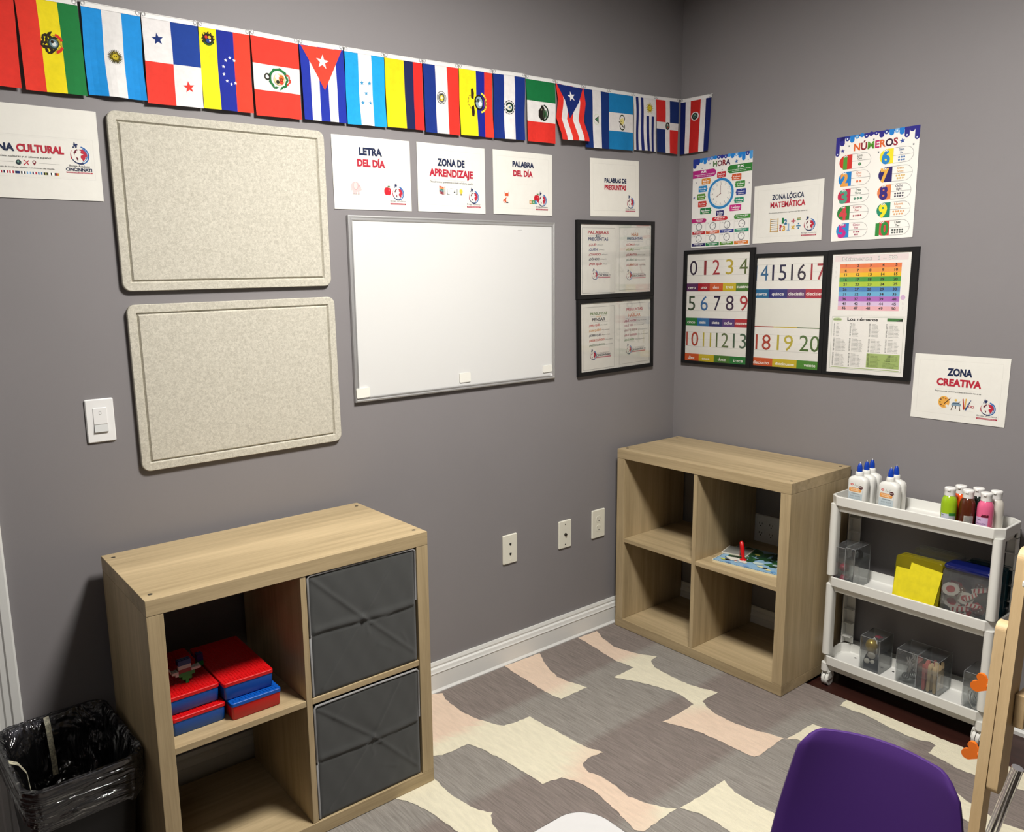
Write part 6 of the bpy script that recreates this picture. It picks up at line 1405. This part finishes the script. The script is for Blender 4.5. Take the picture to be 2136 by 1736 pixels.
# clear boxes
M_clear = mat_clear('clear_plastic', tint=(0.93, 0.94, 0.94), gloss=0.10, rough=0.08, haze=0.05)
M_clear_y = mat_clear('yellow_plastic', tint=(0.85, 0.78, 0.10), gloss=0.10, rough=0.1, haze=0.18, hazecol=(0.75, 0.68, 0.03))
M_clear_b = mat_clear('blue_lid_plastic', tint=(0.03, 0.06, 0.42), gloss=0.16, rough=0.08, haze=0.22, hazecol=(0.01, 0.03, 0.36))
M_clear_t = mat_clear('teal_plastic', tint=(0.03, 0.28, 0.38), gloss=0.12, rough=0.1, haze=0.2, hazecol=(0.01, 0.16, 0.24))
M_edge = mat_clear('clear_plastic_edge', tint=(0.85, 0.87, 0.88), gloss=0.25, rough=0.1, haze=0.30, hazecol=(0.85, 0.87, 0.88))
def clear_box(label, x0, x1, y0, y1, z, h, m_=None, lid=None, split=None, group=None, name='clear_box'):
    t = thing(name, label, 'box', ((x0 + x1) / 2, (y0 + y1) / 2, z), (0, 0, 0), group)
    wx, wy = x1 - x0, y1 - y0; m_ = m_ or M_clear
    def shell(nm, ya, yb, za, zb, mm, g=0.0, open_=True):
        m = MB(); T = .0012
        P = [(a, b) for a, b in rrect(wx + 2 * g, (yb - ya) + 2 * g, .004, 3, 0, (ya + yb) / 2)]; Q = [(a, b) for a, b in rrect(wx + 2 * g - 2 * T, (yb - ya) + 2 * g - 2 * T, .003, 3, 0, (ya + yb) / 2)]
        m.loft([[(a, b, za) for a, b in P], [(a, b, zb) for a, b in P], [(a, b, zb) for a, b in Q], [(a, b, za + T) for a, b in Q]] if open_ else [[(a, b, za) for a, b in P], [(a, b, zb - .003) for a, b in P], [(a * .985, b * .985, zb) for a, b in P]], True, True, smooth=False)
        return m.build(nm, mm, t)
    if split is None:
        shell('base', -wy / 2, wy / 2, 0, h * .72, m_); shell('lid', -wy / 2, wy / 2, h * .60, h, lid or m_, .0012, False)
        zs = h
    else:
        shell('base', -wy / 2, -wy / 2 + wy * split, 0, h - .004, m_, 0, False); shell('lid', -wy / 2 + wy * split - .004, wy / 2, 0, h, lid or m_, .001, False); zs = h
    e = MB()
    for sy in (-1, 1): e.tube([(-wx / 2, sy * wy / 2, zs - .001), (wx / 2, sy * wy / 2, zs - .001)], .0009, 6)
    for sx in (-1, 1):
        e.tube([(sx * wx / 2, -wy / 2, zs - .001), (sx * wx / 2, wy / 2, zs - .001)], .0009, 6)
        for sy in (-1, 1): e.tube([(sx * wx / 2, sy * wy / 2, .002), (sx * wx / 2, sy * wy / 2, zs - .001)], .0008, 6)
    e.build('moulded_edges', M_edge if m_ is M_clear else m_, t)
    return t
M_steel = mat('steel', (0.55, 0.55, 0.56), rough=0.25, metal=0.9)
M_scis = mat('black_handle', (0.012, 0.012, 0.014), rough=0.25)
M_pinkp = mat('pink_plastic', (0.55, 0.03, 0.08), rough=0.35)
M_whitec = mat('white_card', (0.80, 0.79, 0.76), rough=0.7)
def scissors(label, loc, rot, hm, s=1.0, group=None, wide=.22):
    t = thing('scissors', label, 'scissors', loc, rot, group)
    for sx in (-1, 1):
        m = MB(); a = sx * wide
        def tr(x, z): return (x * math.cos(a) + z * math.sin(a), z * math.cos(a) - x * math.sin(a))
        P = [tr(x, z) for x, z in ((-.004, -.062), (.001, -.07), (.005, -.02), (.005, .01), (-.005, .01), (-.005, -.02))]
        m.prism([(x * s, z * s) for x, z in P], lambda q, b, h: (q, h, b), sx * .0007, sx * .0007 + .0013); m.build('blade', M_steel, t)
        h = MB(); c = tr(-sx * .008, .034)
        h.tube([((c[0] + .0115 * math.cos(k)) * s, sx * .0012, (c[1] + .020 * math.sin(k)) * s) for k in [2 * PI * i / 18 for i in range(18)]], .0034 * s, 8, closed=True)
        h.tube([(tr(0, .004)[0] * s, sx * .0012, tr(0, .004)[1] * s), (tr(-sx * .005, .016)[0] * s, sx * .0012, tr(-sx * .005, .016)[1] * s)], .0036 * s, 8); h.build('handle', hm, t)
    m = MB(); m.lathe([(.003 * s, -.002), (.003 * s, .002)], 10); m.build('rivet', M_steel, t, rot=(PI / 2, 0, 0))
    return t
# middle tier
GB = 'clear boxes on the cart'
clear_box('clear box with a red hole punch, far left on the middle tier', -.176, -.072, -.884, -.842, T2 + .0003, .142, group=GB)
clear_box('narrow upright clear box with black scissors on the middle tier', -.180, -.070, -.919, -.887, T2 + .0003, .148, group=GB)
scissors('black handled scissors standing in a narrow clear box on the middle tier', (-.130, -.903, T2 + .080), (0, 0, RZ + .5), M_scis, 1.0, 'scissors on the cart', .13)
t = thing('hole_punch', 'red and white hole punch inside the far left clear box', 'punch', (-.128, -.862, T2 + .002), (0, 0, .3))
m = MB(); m.loft([[(a, b, z) for a, b in rrect(w_, d, .008, 4)] for w_, d, z in ((.05, .026, 0), (.052, .028, .012), (.040, .022, .024), (.026, .018, .030))], True, True); m.build('punch_base', M_pinkp, t)
m = MB(); m.loft([[(a, b, z) for a, b in rrect(w_, d, .006, 4)] for w_, d, z in ((.020, .016, .030), (.024, .02, .046))], True, True); m.build('neck', M_whitec, t)
m = MB(); m.loft([[(a, b, z) for a, b in rrect(w_, d, .009, 4)] for w_, d, z in ((.034, .028, .046), (.046, .032, .054), (.044, .030, .062), (.030, .02, .067))], True, True); m.build('top_knob', M_pinkp, t)
def tilt_box(label, x, y0, y1, z, h, depth, m_, lid, lean, group, name='pencil_box'):
    """box standing on its long edge, leaning back towards the wall"""
    t = thing(name, label, 'box', (x, (y0 + y1) / 2, z), (0, lean, 0), group); wy = y1 - y0
    P = rrect(wy, h, .010, 4, 0, h / 2); Q = rrect(wy - .003, h - .003, .009, 4, 0, h / 2)
    f = lambda a, b, q: (q, a, b)
    m = MB(); m.loft([[f(a, b, 0) for a, b in P], [f(a, b, depth * .62) for a, b in P], [f(a, b, depth * .62) for a, b in Q], [f(a, b, .0015) for a, b in Q]], True, True, smooth=False); m.build('base', m_, t)
    m = MB(); m.loft([[f(a * 1.01, (b - h / 2) * 1.012 + h / 2, depth) for a, b in P], [f(a * 1.01, (b - h / 2) * 1.012 + h / 2, depth * .60) for a, b in P], [f(a * .99, (b - h / 2) * .99 + h / 2, depth * .60) for a, b in P], [f(a * .99, (b - h / 2) * .99 + h / 2, depth - .0015) for a, b in P]], True, True, smooth=False); m.build('lid', lid, t)
    e = MB(); e.tube([f(a, b, 0) for a, b in P], .0011, 6, closed=True); e.tube([f(a * 1.01, (b - h / 2) * 1.012 + h / 2, depth) for a, b in P], .0011, 6, closed=True); e.build('rim', lid, t)
    return t
tilt_box('translucent yellow pencil box behind two yellow papers', -.172, -1.186, -1.046, T2 + .0004, .163, .045, M_clear_y, M_clear_y, .10, None)
tilt_box('clear pencil box standing behind the yellow one', -.105, -1.215, -1.075, T2 + .0004, .182, .035, M_clear, M_clear, .06, None)
tilt_box('clear pencil box of red and white cut outs with a blue lid', -.168, -1.318, -1.192, T2 + .0004, .158, .058, M_clear, M_clear, .03, None)
t = thing('blue_box_lid', 'dark blue plastic lid on top of the box of cut outs', 'lid', (-.136, -1.262, T2 + .161), (0, .03, 0))
m = MB(); m.loft([[(a, b, z) for a, b in rrect(w_, d, .012, 4)] for w_, d, z in ((.070, .136, 0), (.074, .140, .004), (.070, .136, .012), (.050, .118, .017))], True, True); m.build('lid', M_clear_b, t)
tilt_box('teal plastic box standing behind the corner post of the cart', -.094, -1.338, -1.222, T2 + .0004, .172, .05, M_clear_t, M_clear_t, .05, None)
M_ypap = mat('yellow_paper', (0.86, 0.74, 0.015), rough=0.6, var=(40, 0.08))
t = thing('yellow_paper', 'bright yellow paper sheet at the front of the yellow box', 'paper', (-.1735, -1.107, T2 + .020), (0, .10, .02))
m = MB(); pts = [(.061, -.008), (.057, .104), (-.050, .104), (-.052, -.008)]; m.prism(pts, lambda a, b, h: (h, a, b), 0, .0006); m.build('sheet', M_ypap, t)
t = thing('yellow_paper', 'tilted yellow paper sheet sticking up higher behind the first', 'paper', (-.1715, -1.126, T2 + .026), (.10, .10, .0))
m = MB(); pts = [(.046, 0), (.044, .118), (-.052, .118), (-.048, 0)]; m.prism(pts, lambda a, b, h: (h, a, b), 0, .0006); m.build('sheet', M_ypap, t)
# cut outs in the clear box: cards with red and white holiday shapes
rn = random.Random(11)
for k in range(16):
    y, z = rn.uniform(-1.296, -1.212), T2 + .024 + .0058 * k
    kind = k % 4; sz = rn.uniform(.016, .024)
    m = MB(); F = lambda a, b, h: (-h, -a, b)
    if kind == 0: m.prism([(sz * 1.1 * math.cos(a) * (1 + .08 * (i % 2)), sz * .9 * math.sin(a) * (1 + .08 * (i % 2))) for i, a in enumerate([2 * PI * j / 20 for j in range(20)])], F, 0, .0005, 0, lin('#d9d4c8')); m.prism([(sz * .6 * math.cos(a), sz * .5 * math.sin(a)) for a in [2 * PI * j / 12 for j in range(12)]], F, .0006, .0008, 0, lin('#b3202c'))
    elif kind == 1: m.prism([(-sz, -sz * .6), (sz, -sz * .7), (sz * .8, sz * .5), (-sz * .7, sz * .8)], F, 0, .0005, 0, lin('#b01c2a')); m.prism([(-sz * .5, -sz * .3), (sz * .5, -sz * .4), (sz * .4, sz * .3), (-sz * .3, sz * .3)], F, .0006, .0008, 0, lin('#e0dcd0')); m.prism([(-sz * .15, -sz * .2), (sz * .2, -sz * .2), (sz * .1, sz * .2)], F, .0009, .0011, 0, lin('#23231f'))
    elif kind == 2:
        m.prism([(-sz * 1.2, -sz * .5), (sz * 1.2, -sz * .3), (sz * 1.2, sz * .35), (-sz * 1.2, sz * .3)], F, 0, .0005, 0, lin('#dcd8cc'))
        for j in range(4): m.prism([(-sz * 1.1 + j * sz * .6, -sz * .4), (-sz * .85 + j * sz * .6, -sz * .4), (-sz * .6 + j * sz * .6, sz * .28), (-sz * .85 + j * sz * .6, sz * .28)], F, .0006, .0008, 0, lin('#b01c2a'))
    else:
        m.prism([(sz * .9 * math.cos(a), sz * .8 * math.sin(a)) for a in [2 * PI * j / 14 for j in range(14)]], F, 0, .0005, 0, lin('#6a4030'))
        for j in range(6): m.prism([(-sz * .5 + (j % 3) * sz * .45 + .0022 * math.cos(a), -sz * .2 + (j // 3) * sz * .5 + .0022 * math.sin(a)) for a in [2 * PI * q / 8 for q in range(8)]], F, .0006, .0008, 0, lin('#e6e0d4'))
    tag(m.build('card_cut_out', M_ink, loc=(-.160 + rn.uniform(0, .03), y, z), rot=(rn.uniform(-.8, .8), .03, 0)), 'red, brown or white card cut out heaped in the clear box with blue lid', 'cut out', 'card cut outs in the clear box')
# lower tier
Z3 = T3 + .0003
clear_box('tall clear box of gold ornaments and buttons on the bottom tier', -.137, -.040, -1.004, -.938, Z3, .128, group=GB)
clear_box('clear box of scissors, left of the touching pair', -.140, -.036, -1.126, -1.062, Z3, .126, group=GB)
clear_box('clear box of craft sticks, right of the touching pair', -.144, -.036, -1.194, -1.129, Z3, .126, group=GB)
clear_box('clear box of wire hoops beside the right corner post', -.136, -.036, -1.330, -1.266, Z3, .126, group=GB)
M_gold = mat('gold_foil', (0.45, 0.32, 0.06), rough=0.3, metal=0.6)
M_pearl = mat('pearl_white', (0.75, 0.72, 0.64), rough=0.3)
M_navyb = mat('navy_fabric', (0.012, 0.018, 0.035), rough=0.4)
t = thing('ornament', 'gold bauble in the tall clear box', 'ornament', (-.105, -.962, Z3 + .088)); m = MB(); m.sphere((0, 0, 0), .020, sc=(1, 1, 1.15)); m.build('ball', M_gold, t); m = MB(); m.tube([(0, 0, .022), (.004, -.006, .03), (.002, -.016, .02), (0, -.02, -.03)], .0014, 6); m.build('ribbon', M_pearl, t)
for lab, x, y, z, r in (('large white pearl button in the tall clear box', -.115, -.968, .056, .014), ('small pale pink button low in the tall clear box', -.122, -.957, .034, .010), ('small white button low in the tall clear box', -.119, -.975, .034, .009)):
    m = MB(); m.sphere((0, 0, 0), r, sc=(.6, 1, .95)); tag(m.build('button', M_pearl, loc=(x, y, Z3 + z)), lab, 'button')
m = MB(); m.loft([[(a, b, z) for a, b in rrect(w_, d, .006, 3)] for w_, d, z in ((.085, .054, .002), (.087, .056, .03), (.070, .05, .050), (.05, .04, .062))], True, True); tag(m.build('navy_bundle', M_navyb, loc=(-.080, -.971, Z3)), 'dark navy cloth bundle filling the tall clear box', 'cloth')
m = MB(); m.star = None; m.prism([(.013 * (1 if i % 2 == 0 else .45) * math.cos(PI * i / 5), .013 * (1 if i % 2 == 0 else .45) * math.sin(PI * i / 5)) for i in range(10)], XY, 0, .004); tag(m.build('red_bow', M_pinkp, loc=(-.075, -.970, Z3 + .112)), 'small red bow at the top of the tall clear box', 'bow')
for k in range(4):
    scissors(['grey handled scissors at the front of the scissors box', 'grey handled scissors leaning left in the scissors box', 'grey handled scissors leaning right in the scissors box', 'grey handled scissors at the back of the scissors box'][k], (-.122 + k * .022, -1.095, Z3 + .050 + .002 * k), (PI + (-.45, .35, -.25, .3)[k] * 0, (.35, -.3, .5, -.45)[k], RZ), mat('grey_handle', (0.13, 0.13, 0.135), rough=0.4), .60, 'scissors on the cart', .10)
M_stick = mat('craft_stick_wood', (0.60, 0.44, 0.24), rough=0.7)
M_stickr = mat('craft_stick_red', (0.50, 0.12, 0.11), rough=0.7)
st0 = None
for k in range(14):
    x, y = -.126 + (k % 5) * .014, -1.180 + (k // 5) * .017 + (k % 2) * .003
    rot = (-.10 + .03 * (k % 4), -.08 + .05 * (k % 3), RZ + .2 * (k % 3))
    if st0 is None or k == 9:
        m = MB(); m.prism(rrect(.0095, .090, .0045, 4, 0, .046), lambda a, b, h: (a, h, b), 0, .0018)
        o = m.build('craft_stick', M_stick if k < 9 else M_stickr, loc=(x, y, Z3 + .004), rot=rot); st0 = o
        tag(o, '', 'craft stick', 'craft sticks in a clear box')
    else:
        o = st0.copy(); COL.objects.link(o); o.location = (x, y, Z3 + .004); o.rotation_euler = rot
    o['label'] = 'pale wooden craft stick standing in the right box of the touching pair' if k < 9 else 'red craft stick among the pale ones in the clear box'
    o['group'] = 'pale craft sticks in a clear box' if k < 9 else 'red craft sticks in a clear box'
for k in range(5):
    m = MB(); r = .012 + .003 * (k % 3)
    m.tube([(0, r * math.cos(a), .034 + .030 * math.sin(a)) for a in [2 * PI * i / 20 for i in range(20)]], .0013, 6, closed=True)
    tag(m.build('wire_hoop', M_steel if k % 2 else M_pearl, loc=(-.122 + .016 * k, -1.300 + .004 * (k % 3), Z3 + .001), rot=(.25 * (k % 3 - 1), 0, .3 * (k % 2))), 'thin looped wire standing in the clear box by the corner post', 'wire', 'wire hoops in a clear box')

# ------------------------------------------------------------------ easel at the right edge
M_orange = mat('orange_plastic', (0.88, 0.19, 0.012), rough=0.4)
def rounded_stile(nm, y0, y1, zt, zb, xc, wdt, r_top, r_bot, parent, m_):
    """upright board with rounded ends; xc(z) is the board's front edge"""
    m = MB(); P = []
    n = 8
    for k in range(n + 1): a = PI - PI / 2 * k / n; P.append((r_top + r_top * math.cos(a), zt - r_top + r_top * math.sin(a)))
    for k in range(n + 1): a = PI / 2 - PI / 2 * k / n; P.append((wdt - r_top + r_top * math.cos(a), zt - r_top + r_top * math.sin(a)))
    for k in range(n + 1): a = 0 - PI / 2 * k / n; P.append((wdt - r_bot + r_bot * math.cos(a), zb + r_bot + r_bot * math.sin(a)))
    for k in range(n + 1): a = -PI / 2 - PI / 2 * k / n; P.append((r_bot + r_bot * math.cos(a), zb + r_bot + r_bot * math.sin(a)))
    m.prism([(xc(b) + a, b) for a, b in P], lambda a, b, h: (a, h, b), y0, y1)
    return m.build(nm, m_, parent, bevel=.002)
t = thing('easel', 'light birch easel with orange knobs, cut by the right edge', 'easel', (0, 0, RZT))
xf = lambda z: -.8385 + (z + RZT - .845) * .089
xr = lambda z: -.855 + (z + RZT - .677) * .092
xb = lambda z: -.78 + (.845 - z) * .40
rounded_stile('stile', -1.612, -1.590, .845, .278, xf, .056, .024, .016, t, M_pine[2])
rounded_stile('leg', -1.589, -1.567, .672, 0.0, xr, .042, .017, .004, t, M_pine[2])
rounded_stile('stile', -2.21, -2.188, .845, .278, xf, .056, .024, .016, t, M_pine[2])
rounded_stile('leg', -2.233, -2.211, .672, 0.0, xr, .042, .017, .004, t, M_pine[2])
for y in (-1.612, -2.21): rounded_stile('rear_leg', y, y + .022, .80, 0.0, xb, .042, .017, .004, t, M_pine[2])
for z0, z1 in ((.432, .512),):
    m = MB(); m.box(-.838, -.66, -1.634, -1.6135, z0, z1); m.build('side_brace', M_pine[0], t, bevel=.002)
    m = MB(); m.box(-.838, -.66, -2.1865, -2.166, z0, z1); m.build('side_brace', M_pine[0], t, bevel=.002)
m = MB(); m.box(-.842, -.806, -2.187, -1.613, .790, .838); m.build('top_rail', M_pine[1], t, bevel=.002)
m = MB(); m.box(-.868, -.843, -2.18, -1.6125, .772, .786); m.build('paper_clip_bar', M_white_pl, t, bevel=.003)
for z in (.513, .348):
    m = MB(); x = xr(z) + .020
    m.tube([(x, -1.5665, z), (x, -1.561, z)], .007, 14)
    def lobe(ang, r, d):
        return [(d * math.cos(ang) + r * math.cos(a) * 1.0, d * math.sin(ang) + r * math.sin(a)) for a in [ang - 1.9 + 3.8 * k / 12 for k in range(13)]]
    P = [(-.004, -.009)] + lobe(-.42, .0125, .022) + lobe(.95, .0095, .020) + [(-.004, .008)]
    m.prism([(a, b) for a, b in P], lambda a, b, h: (x + h, -1.560 + a, z + b), -.004, .004)
    m.build('wing_knob', M_orange, t, bevel=.002)

# ------------------------------------------------------------------ chairs and table in the foreground
M_purple = mat('purple_plastic', (0.070, 0.026, 0.165), rough=0.40, spec=0.4, bump=(700, 0.08, 0.0004))
M_blackp = mat('black_shell_plastic', (0.012, 0.012, 0.013), rough=0.4)
def shell_chair(label, loc, rz, k, shell_m, group=None, legs=None):
    """stacking school chair: the sitter faces local -x"""
    t = thing('school_chair', label, 'chair', loc, (0, 0, rz), group)
    def back_pt(u, v):
        """u -1..1 across, v 0..1 up"""
        hw = (.172 - .040 * v ** 1.3) * k
        cu = math.copysign(abs(u) ** .92, u)
        zz = (.305 + .245 * v) * k
        x = (.0 + .055 * v) * k - (.038 * cu * cu) * k
        return (x, cu * hw, zz)
    # outline: rounded-top back, thick shell
    m = MB(); nu, nv = 28, 18; th = .010 * k
    def arcmap(a, b):
        """square -> rounded top panel"""
        u = a; v = b
        lim = 1 - (max(0, b - .84) / .16) ** 2.4 * .10
        u = a * lim
        vtop = 1 - .020 * (abs(a) ** 2) * b - .055 * max(0, (abs(a) - .80) / .20) ** 2.2 * b
        return u, v * vtop
    front = []; rear = []
    for j in range(nv + 1):
        for i in range(nu + 1):
            a, b = -1 + 2 * i / nu, j / nv
            u, v = arcmap(a, b); p = back_pt(u, v)
            e = max(abs(a), b if b > .5 else 0); lip = max(0, (e - .90) / .10)
            front.append((p[0] + .005 * k * lip ** 2, p[1], p[2])); rear.append((p[0] + th + .004 * k * lip, p[1] * (1 - .012 * lip), p[2] - .004 * k * lip * (b > .9)))
    W_ = nu + 1
    m.add(front, [(j * W_ + i, j * W_ + i + 1, (j + 1) * W_ + i + 1, (j + 1) * W_ + i) for j in range(nv) for i in range(nu)], 0, None, True)
    m.add(rear, [(j * W_ + i, (j + 1) * W_ + i, (j + 1) * W_ + i + 1, j * W_ + i + 1) for j in range(nv) for i in range(nu)], 0, None, True)
    bd = [i for i in range(W_)] + [j * W_ + nu for j in range(1, nv + 1)] + [nv * W_ + i for i in range(nu - 1, -1, -1)] + [j * W_ for j in range(nv - 1, 0, -1)]
    mid = [tuple((f + r) / 2 + d for f, r, d in zip(front[q], rear[q], (0, math.copysign(.0035 * k, front[q][1]) if abs(front[q][1]) > .09 * k else 0, .0035 * k if q // W_ == nv else 0))) for q in bd]
    m.loft([[front[q] for q in bd], mid, [rear[q] for q in bd]], False, False)
    m.build('backrest', shell_m, t)
    s = MB(); ns = 16; top = []; bot = []
    for j in range(ns + 1):
        for i in range(ns + 1):
            a, b = -1 + 2 * i / ns, j / ns
            x = (.012 - .33 * b) * k; y = a * (.172 - .006 * b) * k * (1 - .10 * max(0, (b - .85) / .15) ** 2)
            z = (.288 + .030 * (1 - b) ** 6 - .014 * math.sin(PI * min(1, b * 1.1)) * (1 - a * a) + .012 * a * a - .022 * max(0, (b - .86) / .14) ** 2) * k
            top.append((x, y, z)); bot.append((x, y, z - .010 * k))
    W2 = ns + 1
    s.add(top, [(j * W2 + i, (j + 1) * W2 + i, (j + 1) * W2 + i + 1, j * W2 + i + 1) for j in range(ns) for i in range(ns)], 0, None, True)
    s.add(bot, [(j * W2 + i, j * W2 + i + 1, (j + 1) * W2 + i + 1, (j + 1) * W2 + i) for j in range(ns) for i in range(ns)], 0, None, True)
    bd = [i for i in range(W2)] + [j * W2 + ns for j in range(1, ns + 1)] + [ns * W2 + i for i in range(ns - 1, -1, -1)] + [j * W2 for j in range(ns - 1, 0, -1)]
    s.loft([[top[q] for q in bd], [bot[q] for q in bd]], False, False); s.build('seat', shell_m, t)
    for sy in (-1, 1):
        for x0, x1 in ((-.04, .10), (-.27, -.33)):
            y0, y1 = sy * .145 * k, sy * (.185 if not legs else .22) * k
            if legs and sy > 0 and x0 > -.1: p0, p1 = legs
            else: p0, p1 = (x0 * k, y0,   .272 * k), (x1 * k, y1, .012 * k)
            l = MB(); l.tube([p0, p1], .0112 if k > 1.2 else .0095, 16); lo = l.build('leg', M_chrome, t)
            f = MB(); f.lathe([(.014, -.010), (.0145, .004), (.012, .022)], 14, (p1[0], p1[1], p1[2])); f.build('foot_glide', M_blackp, lo)
    for x in (-.05, -.26):
        l = MB(); l.tube([(x * k, -.150 * k, .268 * k), (x * k, .150 * k, .268 * k)], .009, 12); l.build('cross_tube', M_chrome, t)
    return t
CH_LOC = (-1.380, -1.557, RZT)
shell_chair('small purple plastic school chair at the lower right, seen from its front', CH_LOC, 0.2, 1.0, M_purple)
# a larger chair whose chrome leg enters the picture at the lower right corner
L2 = (-1.06, -2.055, RZT)
shell_chair('school chair showing only a chrome leg at the right edge, beside the easel', L2, 0.0, 1.42, M_blackp, None,
            ((-1.0 - L2[0], -1.678 - L2[1], .43), (-1.0 - L2[0], -1.596 - L2[1], .012)))
M_top = mat('white_laminate', (0.47, 0.465, 0.46), rough=0.35, var=(60, 0.01))
M_edgeb = mat('dark_table_edge', (0.03, 0.028, 0.026), rough=0.5)
TX0, TX1, TY0, TY1, TZ = -2.55, -1.903, -2.02, -1.311, .56
t = thing('activity_table', 'white topped table with a rounded corner at the bottom edge of the view', 'table', ((TX0 + TX1) / 2, (TY0 + TY1) / 2, RZT))
m = MB(); m.prism(rrect(TX1 - TX0 - .003, TY1 - TY0 - .003, .0585, 12), XY, TZ - RZT - .022, TZ - RZT, smooth=False); m.build('tabletop', M_top, t)
m = MB(); P = rrect(TX1 - TX0, TY1 - TY0, .06, 12); Q = rrect(TX1 - TX0 - .0025, TY1 - TY0 - .0025, .0588, 12); z0, z1 = TZ - RZT - .0215, TZ - RZT - .0006
m.loft([[(a, b, z0) for a, b in Q], [(a, b, z0) for a, b in P], [(a, b, z1) for a, b in P], [(a, b, z1) for a, b in Q]], False, False, smooth=False); m.build('edge_band', M_edgeb, t)
for sx in (-1, 1):
    for sy in (-1, 1):
        m = MB(); x, y = sx * ((TX1 - TX0) / 2 - .10), sy * ((TY1 - TY0) / 2 - .10); m.tube([(x, y, TZ - RZT - .022), (x, y, .006)], .016, 16); m.lathe([(.02, 0), (.02, .014), (.016, .018)], 14, (x, y, 0)); m.build('leg', M_chrome, t)
